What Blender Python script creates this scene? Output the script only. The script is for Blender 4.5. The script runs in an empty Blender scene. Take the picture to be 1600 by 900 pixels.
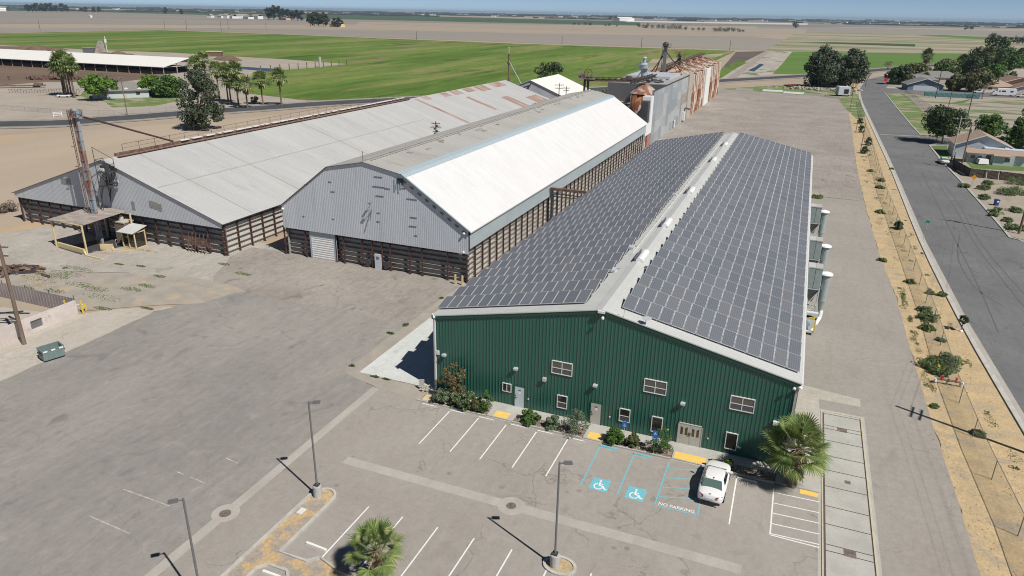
import bpy, bmesh, math, random
from mathutils import Vector, Matrix, noise as mnoise
rnd = random.Random(11)
PI = math.pi
SC = bpy.context.scene
COL = SC.collection

# ------------------------------------------------------------------ camera
def look_camera():
    yaw, pitch, roll = -0.3786, 0.3711, 0.01781
    f = Vector((math.sin(yaw)*math.cos(pitch), math.cos(yaw)*math.cos(pitch), -math.sin(pitch)))
    r = Vector((math.cos(yaw), -math.sin(yaw), 0.0))
    u = r.cross(f)
    r2 = math.cos(roll)*r + math.sin(roll)*u
    u2 = -math.sin(roll)*r + math.cos(roll)*u
    cd = bpy.data.cameras.new('camera')
    cam = bpy.data.objects.new('camera', cd); COL.objects.link(cam)
    m = Matrix((r2, u2, -f)).transposed().to_4x4()
    m.translation = Vector((27.776, -51.234, 32.748))
    cam.matrix_world = m
    cd.sensor_width = 36.0
    cd.lens = 1105.12/1600*36
    cd.clip_start = 0.5; cd.clip_end = 60000
    SC.camera = cam
look_camera()

# ------------------------------------------------------------------ light
SUN = Vector((5.85, -2.6, 7.95)).normalized()
w = bpy.data.worlds.new('World'); SC.world = w; w.use_nodes = True
nt = w.node_tree; nt.nodes.clear()
sky = nt.nodes.new('ShaderNodeTexSky'); sky.sky_type = 'NISHITA'; sky.sun_disc = False
sky.sun_elevation = math.asin(SUN.z)
sky.sun_rotation = math.atan2(SUN.x, SUN.y)
sky.altitude = 60; sky.air_density = 0.3; sky.dust_density = 0.0; sky.ozone_density = 1.0
bg = nt.nodes.new('ShaderNodeBackground'); bg.inputs['Strength'].default_value = 0.076
wo = nt.nodes.new('ShaderNodeOutputWorld')
nt.links.new(sky.outputs[0], bg.inputs[0]); nt.links.new(bg.outputs[0], wo.inputs[0])
sd = bpy.data.lights.new('sun', 'SUN'); sd.energy = 4.75; sd.angle = math.radians(0.5); sd.color = (1.0, 0.955, 0.89)
so = bpy.data.objects.new('sun', sd); COL.objects.link(so)
so.rotation_euler = SUN.to_track_quat('Z', 'Y').to_euler()
SC.view_settings.view_transform = 'Standard'; SC.view_settings.look = 'None'
SC.view_settings.exposure = 0.0; SC.view_settings.gamma = 1.0
SC.cycles.max_bounces = 6; SC.cycles.transparent_max_bounces = 12; SC.cycles.volume_bounces = 0; SC.cycles.filter_width = 1.05

# ------------------------------------------------------------------ materials
def lerp3(a, b, t): return tuple(a[i]*(1-t)+b[i]*t for i in range(3))
class NT:
    def __init__(s, name):
        s.m = bpy.data.materials.new(name); s.m.use_nodes = True
        s.t = s.m.node_tree; s.b = s.t.nodes['Principled BSDF']; s.co = s.t.nodes.new('ShaderNodeTexCoord')
    def n(s, typ, **kw):
        x = s.t.nodes.new(typ)
        for k, v in kw.items():
            if k.startswith('i_'): x.inputs[k[2:].replace('_', ' ')].default_value = v
            else: setattr(x, k, v)
        return x
    def l(s, a, b): s.t.links.new(a, b)
    def mapping(s, scale=(1,1,1), rot=(0,0,0)):
        x = s.n('ShaderNodeMapping'); x.inputs['Scale'].default_value = scale; x.inputs['Rotation'].default_value = rot
        s.l(s.co.outputs['Object'], x.inputs[0]); return x.outputs[0]
    def noise(s, scale, vec=None, detail=5, rough=.55, dist=0):
        x = s.n('ShaderNodeTexNoise'); x.inputs['Scale'].default_value = scale; x.inputs['Detail'].default_value = detail
        x.inputs['Roughness'].default_value = rough; x.inputs['Distortion'].default_value = dist
        s.l(vec or s.co.outputs['Object'], x.inputs[0]); return x.outputs[0]
    def ramp(s, fac, lo, hi, c0=(0,0,0,1), c1=(1,1,1,1)):
        x = s.n('ShaderNodeValToRGB'); x.color_ramp.elements[0].position = lo; x.color_ramp.elements[1].position = hi
        x.color_ramp.elements[0].color = c0; x.color_ramp.elements[1].color = c1; s.l(fac, x.inputs[0]); return x.outputs[0]
    def mix(s, fac, a, b, mode='MIX'):
        x = s.n('ShaderNodeMix', data_type='RGBA', blend_type=mode)
        if hasattr(fac, 'links') or hasattr(fac, 'is_linked'): s.l(fac, x.inputs[0])
        else: x.inputs[0].default_value = fac
        for k, v in ((6, a), (7, b)):
            if isinstance(v, (tuple, list)): x.inputs[k].default_value = (*v[:3], 1)
            else: s.l(v, x.inputs[k])
        return x.outputs[2]
    def math(s, op, a, b=0.0):
        x = s.n('ShaderNodeMath', operation=op)
        for k, v in ((0, a), (1, b)):
            if isinstance(v, (int, float)): x.inputs[k].default_value = v
            else: s.l(v, x.inputs[k])
        return x.outputs[0]
    def bump(s, h, strength=.3, dist=.05):
        x = s.n('ShaderNodeBump'); x.inputs['Strength'].default_value = strength; x.inputs['Distance'].default_value = dist
        s.l(h, x.inputs['Height']); s.l(x.outputs[0], s.b.inputs['Normal'])
    def fin(s, col=None, rough=.8, metal=0.0, spec=None):
        if col is not None:
            if isinstance(col, tuple): s.b.inputs['Base Color'].default_value = (*col[:3], 1)
            else: s.l(col, s.b.inputs['Base Color'])
        s.b.inputs['Roughness'].default_value = rough; s.b.inputs['Metallic'].default_value = metal
        if spec is not None: s.b.inputs['Specular IOR Level'].default_value = spec
        return s.m
def sc3(c, k): return tuple(min(1, v*k) for v in c)

def flat(name, col, rough=.7, metal=0.0, var=.12, scale=1.5, spec=None, bump=0):
    t = NT(name)
    a = t.noise(scale); b = t.noise(scale*9, detail=3)
    c = t.mix(t.ramp(a, .3, .7), sc3(col, 1-var), sc3(col, 1+var))
    c = t.mix(t.ramp(b, .35, .75), c, sc3(col, 1-var*.8)) if var > 0 else c
    if var > 0:
        c = t.mix(t.math('MULTIPLY', t.ramp(b, .35, .75), .5), t.mix(t.ramp(a, .3, .7), sc3(col, 1-var), sc3(col, 1+var)), sc3(col, 1-var*1.2))
    else: c = col
    if bump: t.bump(b, bump, .05)
    return t.fin(c, rough, metal, spec)

def two(name, c1, c2, scale=1.0, lo=.4, hi=.6, rough=.8, stretch=(1,1,1), rot=0, c3=None, s3=6, lo3=.6, hi3=.7, metal=0, fine=.1, det=6, spec=None):
    """two colours meeting in noisy patches, an optional third in smaller ones"""
    t = NT(name)
    v = t.mapping(stretch, (0, 0, rot))
    c = t.mix(t.ramp(t.noise(scale, v, det), lo, hi), c1, c2)
    if c3: c = t.mix(t.ramp(t.noise(s3, v, 5), lo3, hi3), c, c3)
    if fine:
        f = t.ramp(t.noise(4.5, None, 7, .8), .3, .7, (1-fine,)*3+(1,), (1+fine,)*3+(1,))
        c = t.mix(1.0, c, f, 'MULTIPLY')
    return t.fin(c, rough, metal, spec)

def pavement(name, base, dark, light, rot=0.0, stretch=(1,1,1), crack=.5, streak=.5, blot=.5, tar=(.13,.12,.11), med=.25, spots=0, mott=.07):
    t = NT(name)
    o = t.co.outputs['Object']
    v = t.mapping(stretch, (0, 0, rot))
    n1 = t.noise(.09, v, 7, .6, .4); n2 = t.noise(.5, v, 6, .65); n3 = t.noise(26, o, 3, .8)
    c = t.mix(t.ramp(n1, .32, .68), dark, light)
    c = t.mix(t.math('MULTIPLY', t.ramp(n2, .3, .7), .55), c, base)
    nm = t.noise(1.1, t.mapping((1.3, .5, 1), (0, 0, rot)), 8, .72, .3)
    c = t.mix(t.math('MULTIPLY', t.ramp(nm, .52, .66), med), c, sc3(dark, .86))
    c = t.mix(t.math('MULTIPLY', t.ramp(nm, .34, .46, (1,1,1,1), (0,0,0,1)), med*.8), c, sc3(light, 1.12))
    # streaks from traffic
    sv = t.mapping((1.3, .09, 1), (0, 0, rot)); ns = t.noise(.8, sv, 6, .65, .2)
    c = t.mix(t.math('MULTIPLY', t.ramp(ns, .52, .72), streak), c, sc3(dark, .82))
    c = t.mix(t.math('MULTIPLY', t.ramp(ns, .28, .42, (1,1,1,1), (0,0,0,1)), streak*.7), c, sc3(light, 1.08))
    # oil and dust blotches
    nb = t.noise(.33, o, 4, .5, .8)
    c = t.mix(t.math('MULTIPLY', t.ramp(nb, .63, .74), blot), c, sc3(dark, .8))
    c = t.mix(t.math('MULTIPLY', t.ramp(nb, .26, .36, (1,1,1,1), (0,0,0,1)), blot*.6), c, sc3(light, 1.12))
    # cracks: thin lines along distorted cell borders, broken by a mask
    if crack:
        for (cs, wid, lo) in ((.11, .006, .45), (.42, .011, .56)):
            dv = t.n('ShaderNodeVectorMath', operation='ADD')
            nz = t.n('ShaderNodeTexNoise'); nz.inputs['Scale'].default_value = .5; nz.inputs['Detail'].default_value = 5
            t.l(o, nz.inputs[0])
            sv2 = t.n('ShaderNodeVectorMath', operation='SCALE'); t.l(nz.outputs['Color'], sv2.inputs[0]); sv2.inputs['Scale'].default_value = 3.0
            t.l(o, dv.inputs[0]); t.l(sv2.outputs[0], dv.inputs[1])
            vo = t.n('ShaderNodeTexVoronoi', feature='DISTANCE_TO_EDGE'); vo.inputs['Scale'].default_value = cs
            t.l(dv.outputs[0], vo.inputs[0])
            ln = t.ramp(vo.outputs[0], wid*.4, wid, (1,1,1,1), (0,0,0,1))
            mk = t.ramp(t.noise(.12, o, 3), lo, lo+.08)
            c = t.mix(t.math('MULTIPLY', t.math('MULTIPLY', ln, mk), crack), c, tar)
    c = t.mix(1.0, c, t.ramp(n3, .2, .8, (.88,.88,.88,1), (1.1,1.1,1.1,1)), 'MULTIPLY')
    c = t.mix(1.0, c, t.ramp(t.noise(1.7, o, 8, .78), .3, .7, (1-mott*1.6,)*3+(1,), (1+mott*1.6,)*3+(1,)), 'MULTIPLY')
    c = t.mix(1.0, c, t.ramp(t.noise(5.5, o, 4, .8), .3, .7, (1-mott,)*3+(1,), (1+mott,)*3+(1,)), 'MULTIPLY')
    if spots:
        vo = t.n('ShaderNodeTexVoronoi'); vo.inputs['Scale'].default_value = .42; vo.inputs['Randomness'].default_value = 1.0; t.l(o, vo.inputs[0])
        sx = t.n('ShaderNodeSeparateColor'); t.l(vo.outputs['Color'], sx.inputs[0])
        nz2 = t.noise(6, o, 3)
        dd = t.math('ADD', vo.outputs['Distance'], t.math('MULTIPLY', nz2, .12))
        sp = t.math('MULTIPLY', t.ramp(dd, .10, .17, (1,1,1,1), (0,0,0,1)), t.math('GREATER_THAN', sx.outputs[0], .55))
        c = t.mix(t.math('MULTIPLY', sp, spots), c, sc3(dark, .55))
    t.bump(n3, .25, .02)
    return t.fin(c, .92, 0, .25)

def cropmat(name):
    t = NT(name)
    v = t.mapping((1.6,.32,1), (0,0,.03)); u = t.mapping((1.1,.14,1), (0,0,.03))
    c = t.mix(t.ramp(t.noise(.011, v, 10, .62), .36, .62), (.085,.15,.028), (.15,.225,.052))
    c = t.mix(t.math('MULTIPLY', t.ramp(t.noise(.02, u, 8, .6), .50, .60), .85), c, (.225,.24,.085))
    c = t.mix(t.math('MULTIPLY', t.ramp(t.noise(.035, u, 6, .6, .5), .57, .64), .8), c, (.26,.20,.12))
    c = t.mix(t.math('MULTIPLY', t.ramp(t.noise(.06, u, 6, .6), .34, .43, (1,1,1,1), (0,0,0,1)), .75), c, (.042,.095,.02))
    c = t.mix(1.0, c, t.ramp(t.noise(.16, v, 9, .85), .3, .7, (.62,.66,.60,1), (1.35,1.32,1.3,1)), 'MULTIPLY')
    return t.fin(c, .95, 0, .1)
MT = {}
MT['soil'] = two('dry soil', (.40,.33,.25), (.33,.28,.22), .02, .35, .65, .95, c3=(.44,.33,.21), s3=.06, lo3=.5, hi3=.7)
MT['lot'] = pavement('weathered parking asphalt', (.345,.317,.284), (.312,.285,.253), (.378,.35,.316), 0.02, crack=.45, streak=.16, blot=.45, spots=.6, mott=.06)
MT['yard'] = pavement('streaked yard asphalt', (.296,.278,.255), (.238,.226,.211), (.345,.323,.295), -.03, (1, .5, 1), crack=.2, streak=.34, blot=.75, med=.5, mott=.06)
MT['backyard'] = pavement('old yard asphalt', (.335,.303,.27), (.255,.23,.205), (.385,.352,.315), 0.0, crack=.45, streak=.25, blot=1.0, med=.6, mott=.08)
MT['drive'] = pavement('driveway asphalt', (.335,.307,.273), (.308,.28,.248), (.365,.338,.304), 0.0, crack=.35, streak=.3, blot=.3)
MT['street'] = pavement('street asphalt', (.168,.17,.172), (.135,.138,.141), (.20,.201,.202), 0.0, crack=.5, streak=.4, blot=.25, tar=(.04,.04,.04))
MT['highway'] = pavement('highway asphalt', (.075,.08,.09), (.06,.065,.075), (.09,.095,.10), 0.8, crack=.2, streak=.4, blot=.2, tar=(.03,.03,.03))
MT['shoulder'] = two('gravel shoulder', (.36,.32,.27), (.28,.25,.22), .3)
MT['oldconc'] = pavement('old concrete apron', (.47,.43,.375), (.40,.365,.31), (.52,.485,.43), 0.0, crack=.5, streak=.35, blot=.6, tar=(.25,.2,.15))
MT['barnapron'] = pavement('barn apron concrete', (.42,.39,.345), (.34,.32,.285), (.475,.44,.39), 0.3, crack=.4, streak=.3, blot=.8, tar=(.25,.2,.15), med=.6)
MT['conc'] = two('concrete', (.47,.46,.42), (.40,.39,.355), .6, .35, .65, .9)
MT['newconc'] = pavement('pale loading slab', (.58,.60,.58), (.50,.52,.50), (.66,.68,.66), 0.0, crack=.0, streak=.3, blot=.9)
MT['gutter'] = two('valley gutter concrete', (.44,.42,.375), (.385,.36,.32), .9, .35, .65, .9, stretch=(1,.4,1))
MT['gravel'] = two('dirt margin', (.39,.35,.30), (.32,.29,.25), .5, .35, .65, .95, c3=(.45,.36,.25), s3=.35, lo3=.56, hi3=.7)
MT['mulch'] = two('planter bark', (.17,.11,.085), (.26,.21,.17), 5, .4, .6, .95)
MT['drygrass'] = two('dry verge grass', (.55,.415,.235), (.44,.34,.205), .7, .35, .65, .95, c3=(.36,.31,.235), s3=.45, lo3=.54, hi3=.68, fine=.3)
MT['drydirt'] = two('dry field soil', (.43,.355,.265), (.37,.305,.235), .05, .35, .65, .95, stretch=(1,.2,1), rot=1.0, c3=(.47,.345,.215), s3=.05, lo3=.52, hi3=.66)
MT['island'] = two('island soil with straw', (.33,.29,.24), (.38,.33,.265), .9, .4, .6, .95, c3=(.52,.37,.20), s3=.8, lo3=.47, hi3=.56, fine=.3)
MT['curbwhite'] = two('whitish kerb concrete', (.52,.51,.47), (.44,.43,.39), 1.5)
MT['farmdirt'] = two('farmyard dirt', (.35,.31,.26), (.41,.36,.30), .06, .35, .65, .95, c3=(.28,.25,.2), s3=.25, lo3=.58, hi3=.7)
MT['farmdirt2'] = two('rutted lane dirt', (.36,.33,.28), (.43,.395,.34), .08, .4, .6, .95, stretch=(1,.3,1), rot=-.4, c3=(.16,.19,.09), s3=.06, lo3=.56, hi3=.62)
MT['manure'] = two('corral soil', (.14,.095,.068), (.19,.13,.09), .05, .35, .65, .95, stretch=(.3,1,1), c3=(.11,.075,.055), s3=.2)
MT['lawn'] = two('patchy lawn', (.11,.17,.045), (.16,.22,.07), .35, .35, .65, .95, stretch=(.5,1,1), rot=.3, c3=(.35,.31,.22), s3=.22, lo3=.5, hi3=.62)
MT['lawngreen'] = two('watered lawn', (.085,.145,.035), (.13,.19,.055), .35, .35, .65, .95)
MT['park'] = two('worn park ground', (.33,.29,.235), (.38,.33,.28), .08, .35, .65, .95, stretch=(.35,1,1), rot=-.35, c3=(.13,.17,.07), s3=.10, lo3=.50, hi3=.58)
MT['vacant'] = two('vacant lot soil', (.38,.33,.27), (.33,.285,.23), .25, .35, .65, .95, c3=(.24,.22,.13), s3=.3, lo3=.58, hi3=.7)
MT['crop'] = cropmat('green crop rows')
MT['crop2'] = two('bright green crop', (.085,.17,.022), (.115,.21,.032), .02, .35, .65, .95, stretch=(.3,1,1), rot=-.4, fine=.22)
MT['greyfield'] = two('grey fallow field', (.262,.238,.205), (.30,.268,.228), .004, .35, .65, .95, stretch=(.2,1,1), rot=-.4)
MT['tanfield'] = two('tan stubble field', (.385,.318,.235), (.33,.282,.22), .004, .35, .65, .95, stretch=(.2,1,1), rot=-.4)
MT['farfield'] = two('far dry field', (.29,.258,.215), (.24,.22,.185), .0015, .35, .65, .95, stretch=(.12,1,1), rot=-.4, c3=(.15,.17,.10), s3=.002, lo3=.56, hi3=.62)
MT['darkgreen'] = two('far orchard green', (.045,.085,.04), (.07,.12,.055), .003, .35, .65, .95, stretch=(.2,1,1), rot=-.4)
MT['mixfield'] = two('weedy field', (.37,.31,.225), (.20,.22,.11), .012, .42, .56, .95, stretch=(.12,1,1), rot=-.3, c3=(.43,.37,.28), s3=.03, lo3=.58, hi3=.64)
MT['plowed'] = two('dark ploughed soil', (.105,.085,.07), (.13,.105,.085), .02, .35, .65, .95, stretch=(.2,1,1), rot=-1.1)
MT['salt'] = flat('pale salt flat', (.62,.60,.57), .9, var=.03)
MT['water'] = flat('pond water', (.03,.055,.08), .3, var=.2, scale=.05)
MT['white'] = two('worn white road paint', (.82,.82,.80), (.74,.73,.71), 3, .4, .7, .8, c3=(.5,.47,.43), s3=5, lo3=.68, hi3=.74)
MT['fadedwhite'] = two('faded white road paint', (.52,.50,.47), (.35,.32,.29), 2.5, .4, .6, .8)
MT['blue'] = two('pale blue road paint', (.16,.47,.55), (.19,.52,.60), 3, .4, .7, .8, c3=(.24,.42,.46), s3=4, lo3=.66, hi3=.74)
MT['yellow'] = two('yellow tactile paving', (.85,.52,.10), (.80,.57,.17), 2, .35, .65, .8)
MT['darkjoint'] = flat('dark drain grate', (.11,.085,.085), .8, var=.2)
MT['rustmetal'] = two('rusty iron cover', (.14,.10,.08), (.20,.17,.15), 4)
MT['green'] = two('dark green ribbed steel', (.024,.112,.080), (.032,.122,.092), .5, .35, .65, .34, stretch=(1.5,1.5,.15), c3=(.045,.115,.09), s3=.9, lo3=.6, hi3=.75, fine=.04, spec=.6)
MT['greentrim'] = flat('green trim steel', (.012,.075,.052), .45, var=.05)
MT['roofgrey'] = flat('pale galvanised roof', (.55,.56,.545), .5, 0.0, var=.05, scale=.5)
MT['trimwhite'] = flat('white trim', (.74,.74,.72), .5, var=.04)
MT['ventwhite'] = flat('bright white sheet', (.86,.87,.88), .35, var=.03)
MT['galv'] = two('weathered galvanised siding', (.50,.535,.58), (.55,.585,.625), .35, .3, .7, .45, stretch=(1.5,1.5,.12), metal=0, c3=(.44,.465,.495), s3=.9, lo3=.6, hi3=.75)
MT['galvbarn'] = two('dull galvanised siding', (.46,.49,.53), (.51,.54,.57), .3, .3, .7, .5, stretch=(1.2,1.2,.15), metal=0, c3=(.41,.43,.46), s3=.8, lo3=.6, hi3=.75)
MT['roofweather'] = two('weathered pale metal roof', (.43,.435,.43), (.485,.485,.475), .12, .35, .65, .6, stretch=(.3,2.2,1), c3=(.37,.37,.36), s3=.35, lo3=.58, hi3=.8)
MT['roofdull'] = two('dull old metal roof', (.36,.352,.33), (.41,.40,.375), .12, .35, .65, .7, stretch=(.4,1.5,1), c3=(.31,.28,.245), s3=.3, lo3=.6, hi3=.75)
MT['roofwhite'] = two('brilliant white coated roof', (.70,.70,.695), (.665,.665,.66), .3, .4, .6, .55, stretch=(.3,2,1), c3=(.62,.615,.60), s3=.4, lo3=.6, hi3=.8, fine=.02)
MT['bluetrim'] = flat('pale blue flashing', (.38,.46,.50), .5, var=.06)
MT['eavesteel'] = two('blue grey eave sheet', (.36,.42,.45), (.44,.49,.51), .4, .3, .7, .5, stretch=(1,.5,1))
MT['brown'] = flat('oxide brown steel', (.082,.038,.033), .7, var=.25, scale=2)
MT['darkpanel'] = two('shaded siding and patch sheet', (.24,.24,.23), (.31,.305,.285), .8, .35, .65, .7, stretch=(1,1,3), c3=(.13,.12,.11), s3=1.2, lo3=.62, hi3=.7)  # lower siding darkened to carry the shade of the bays; also used for patches
MT['litledge'] = flat('painted light on rail tops', (.30,.28,.25), .8, var=.2)  # pale colour paints the light caught on top of the rails
MT['rust'] = two('patchy rusted sheet', (.27,.12,.07), (.45,.40,.35), .5, .47, .53, .8, stretch=(1,1,.35), c3=(.40,.17,.05), s3=1.1, lo3=.58, hi3=.66, fine=.2)
MT['rustsilo'] = two('peeling rusted silo steel', (.25,.085,.042), (.64,.58,.50), .42, .52, .56, .8, stretch=(1,1,.5), c3=(.42,.2,.09), s3=.7, lo3=.56, hi3=.62, fine=.25, det=10)
MT['rustroof'] = two('rust streaked roof', (.27,.15,.11), (.43,.36,.31), .5, .35, .65, .8, stretch=(.3,2,1), fine=.2)
MT['rustbar'] = two('rusty iron', (.12,.058,.043), (.21,.14,.105), 1.6, .4, .6, .85)
MT['paintpeel'] = two('peeling blue grey tower paint', (.26,.31,.34), (.25,.12,.08), .9, .48, .56, .8, stretch=(1,1,.3), c3=(.14,.26,.36), s3=1.4, lo3=.62, hi3=.7)
MT['iron'] = flat('dark steel', (.06,.062,.065), .6, var=.2)
MT['greysteel'] = flat('grey painted steel', (.19,.195,.20), .5, .3, var=.1)
MT['whitesteel'] = flat('white painted steel', (.70,.72,.72), .4, var=.06)
MT['ductgreen'] = flat('grey green duct steel', (.40,.46,.46), .45, .2, var=.12)
MT['glass'] = flat('window glass', (.035,.032,.026), .06, var=.3, scale=1.2, spec=.8)
MT['blind'] = flat('grey window blind', (.12,.115,.09), .25, var=.15, scale=2, spec=.6)
MT['blinddark'] = flat('dark insect screen', (.10,.10,.105), .4, var=.1, scale=2)
MT['doorpale'] = flat('pale blue grey door', (.55,.62,.65), .5, var=.03)
MT['doorbeige'] = flat('beige painted door', (.50,.48,.43), .5, var=.04)
MT['brick'] = two('old brick wall', (.34,.15,.11), (.42,.22,.17), 1.2)
MT['whitewall'] = flat('white painted wall', (.78,.78,.76), .8, var=.06)
MT['stucco'] = two('pinkish white block wall', (.62,.56,.52), (.54,.48,.45), .5, c3=(.45,.37,.33), s3=1.3, lo3=.62, hi3=.75)
MT['mauvewall'] = two('grey mauve fence sheet', (.27,.235,.235), (.32,.28,.275), .6)
MT['wood'] = two('weathered pole wood', (.15,.105,.075), (.21,.16,.12), 2, stretch=(2,2,.2))
MT['darkwood'] = two('dark creosoted wood', (.055,.036,.028), (.085,.06,.045), 2, stretch=(2,2,.2))
MT['fencewood'] = two('brown fence boards', (.045,.032,.026), (.08,.058,.046), 1.5, stretch=(4,4,.3))
MT['concpole'] = flat('pale concrete pole', (.45,.44,.42), .8, var=.1)
MT['barncream'] = flat('cream barn roof sheet', (.80,.79,.75), .6, var=.03, scale=.1)
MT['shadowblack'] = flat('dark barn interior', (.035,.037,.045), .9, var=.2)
MT['cream'] = flat('cream painted wood', (.66,.53,.30), .7, var=.08)
MT['palecream'] = flat('pale yellowish curb', (.56,.50,.36), .8, var=.12)
MT['sidepanel'] = two('sunlit ribbed side sheet', (.50,.485,.44), (.58,.56,.51), .5, .35, .65, .7, stretch=(1,1,2))  # paler copy of the lower siding, east side sunlight put into its colour
MT['tin'] = two('stained tin sheet', (.42,.38,.34), (.30,.25,.22), .9, .35, .6, .7, stretch=(.5,2,1), c3=(.55,.52,.5), s3=1.2, lo3=.6, hi3=.7)
MT['carpaint'] = flat('white car paint', (.80,.80,.80), .18, var=0, spec=.6)
MT['carglass'] = flat('tinted car glass', (.10,.16,.14), .05, var=0, spec=.9)
MT['cardark'] = flat('dark car glass', (.02,.022,.025), .05, var=0, spec=.9)
MT['rubber'] = flat('black rubber', (.02,.02,.02), .85, var=.1)
MT['chrome'] = flat('bright metal', (.6,.6,.6), .25, 1.0, var=0)
MT['taillight'] = flat('red lamp glass', (.22,.02,.025), .2, var=0, spec=.7)
MT['plate'] = flat('number plate', (.55,.56,.58), .5, var=.1)
MT['dumpster'] = flat('grey green dumpster paint', (.17,.235,.225), .5, var=.14, scale=2)
MT['signblue'] = flat('blue sign face', (.015,.16,.55), .4, var=0)
MT['signwhite'] = flat('white sign face', (.8,.8,.8), .4, var=0)
MT['signorange'] = flat('orange sign face', (.85,.36,.02), .5, var=.05)
MT['signred'] = flat('red sign face', (.6,.02,.015), .5, var=.05)
MT['signgreen'] = flat('green sign face', (.01,.22,.12), .5, var=.05)
MT['hydrant'] = flat('yellow hydrant paint', (.82,.55,.02), .5, var=.06)
MT['redvalve'] = flat('red valve paint', (.45,.03,.025), .5, var=.1)
MT['yellowpaint'] = flat('yellow post paint', (.80,.58,.05), .6, var=.08)
MT['binblue'] = flat('blue plastic bin', (.01,.07,.28), .5, var=.05)
MT['asphaltroof'] = two('grey shingle roof', (.19,.185,.18), (.24,.235,.225), 2)
MT['tanroof'] = two('tan shingle roof', (.36,.265,.20), (.42,.31,.24), 2)
MT['brownroof'] = two('brown shingle roof', (.22,.145,.105), (.27,.18,.13), 2)
MT['bluewall'] = flat('pale blue house wall', (.50,.57,.61), .8, var=.06)
MT['slatewall'] = flat('slate blue house wall', (.17,.22,.29), .8, var=.06)
MT['peachwall'] = flat('peach house wall', (.62,.40,.28), .8, var=.06)
MT['housewhite'] = flat('pale house wall', (.52,.56,.60), .8, var=.05)
MT['tealbox'] = flat('teal container paint', (.12,.25,.25), .6, var=.08)
MT['tarp'] = flat('white tarpaulin', (.75,.76,.80), .6, var=.1)
MT['bark'] = two('grey brown bark', (.16,.12,.09), (.24,.19,.15), 3, stretch=(3,3,.4))
MT['palmbark'] = two('palm trunk', (.14,.10,.075), (.20,.155,.115), 3, stretch=(1,1,4))
MT['palmskirt'] = two('dead frond skirt', (.27,.20,.12), (.19,.13,.08), 4)
def leafmat(name, dark, light, yellow=None, trans=.25, rough=.55):
    t = NT(name)
    g = t.n('ShaderNodeNewGeometry')
    c = t.mix(t.ramp(g.outputs['Random Per Island'], .1, .9), dark, light)
    cl = t.ramp(t.noise(.35, None, 3), .38, .62)
    c = t.mix(t.math('MULTIPLY', cl, .6), c, light)
    if yellow: c = t.mix(t.ramp(g.outputs['Random Per Island'], .86, .9), c, yellow)
    t.fin(c, rough, 0, .3)
    tr = t.n('ShaderNodeBsdfTranslucent'); t.l(c, tr.inputs[0])
    mx = t.n('ShaderNodeMixShader'); mx.inputs[0].default_value = trans
    out = t.t.nodes['Material Output']
    t.l(t.b.outputs[0], mx.inputs[1]); t.l(tr.outputs[0], mx.inputs[2]); t.l(mx.outputs[0], out.inputs[0])
    return t.m
MT['leaf_euc'] = leafmat('eucalyptus leaves', (.045,.066,.035), (.11,.14,.085))
MT['leaf_dark'] = leafmat('dark evergreen leaves', (.03,.055,.02), (.07,.11,.04))
MT['leaf_green'] = leafmat('mid green leaves', (.05,.11,.022), (.11,.20,.05))
MT['leaf_lime'] = leafmat('yellow green leaves', (.08,.16,.02), (.16,.27,.045))
MT['leaf_olive'] = leafmat('olive leaves', (.08,.10,.035), (.16,.18,.075))
MT['leaf_grey'] = leafmat('grey green leaves', (.11,.15,.09), (.20,.25,.15))
MT['leaf_red'] = leafmat('reddish green leaves', (.10,.10,.04), (.19,.18,.075), (.30,.17,.12))
MT['leaf_flower'] = leafmat('flowering shrub leaves', (.05,.10,.03), (.12,.19,.07), (.55,.40,.40))
MT['leaf_bare'] = leafmat('bare grey twigs', (.14,.11,.09), (.22,.18,.15), trans=0)
MT['palmleaf'] = leafmat('palm fronds', (.085,.14,.035), (.28,.37,.13), (.46,.44,.2), trans=.3, rough=.4)
MT['palmleafdark'] = leafmat('dusty palm fronds', (.055,.085,.03), (.13,.165,.065), (.25,.22,.10), trans=.2)
MT['tyre'] = flat('tyre darkened asphalt', (.115,.115,.117), .9, var=.1)
MT['petiole'] = leafmat('palm leaf stalks', (.20,.24,.10), (.30,.32,.15), trans=0)
MT['weed'] = leafmat('green weeds', (.10,.15,.055), (.19,.25,.11))
MT['weeddark'] = leafmat('dark green weeds', (.055,.10,.03), (.10,.16,.055))
MT['straw'] = leafmat('straw grass', (.52,.39,.23), (.66,.52,.33), trans=.35)
MT['leaf_far'] = flat('distant tree foliage', (.045,.062,.04), .9, var=.3, scale=.05)

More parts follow.
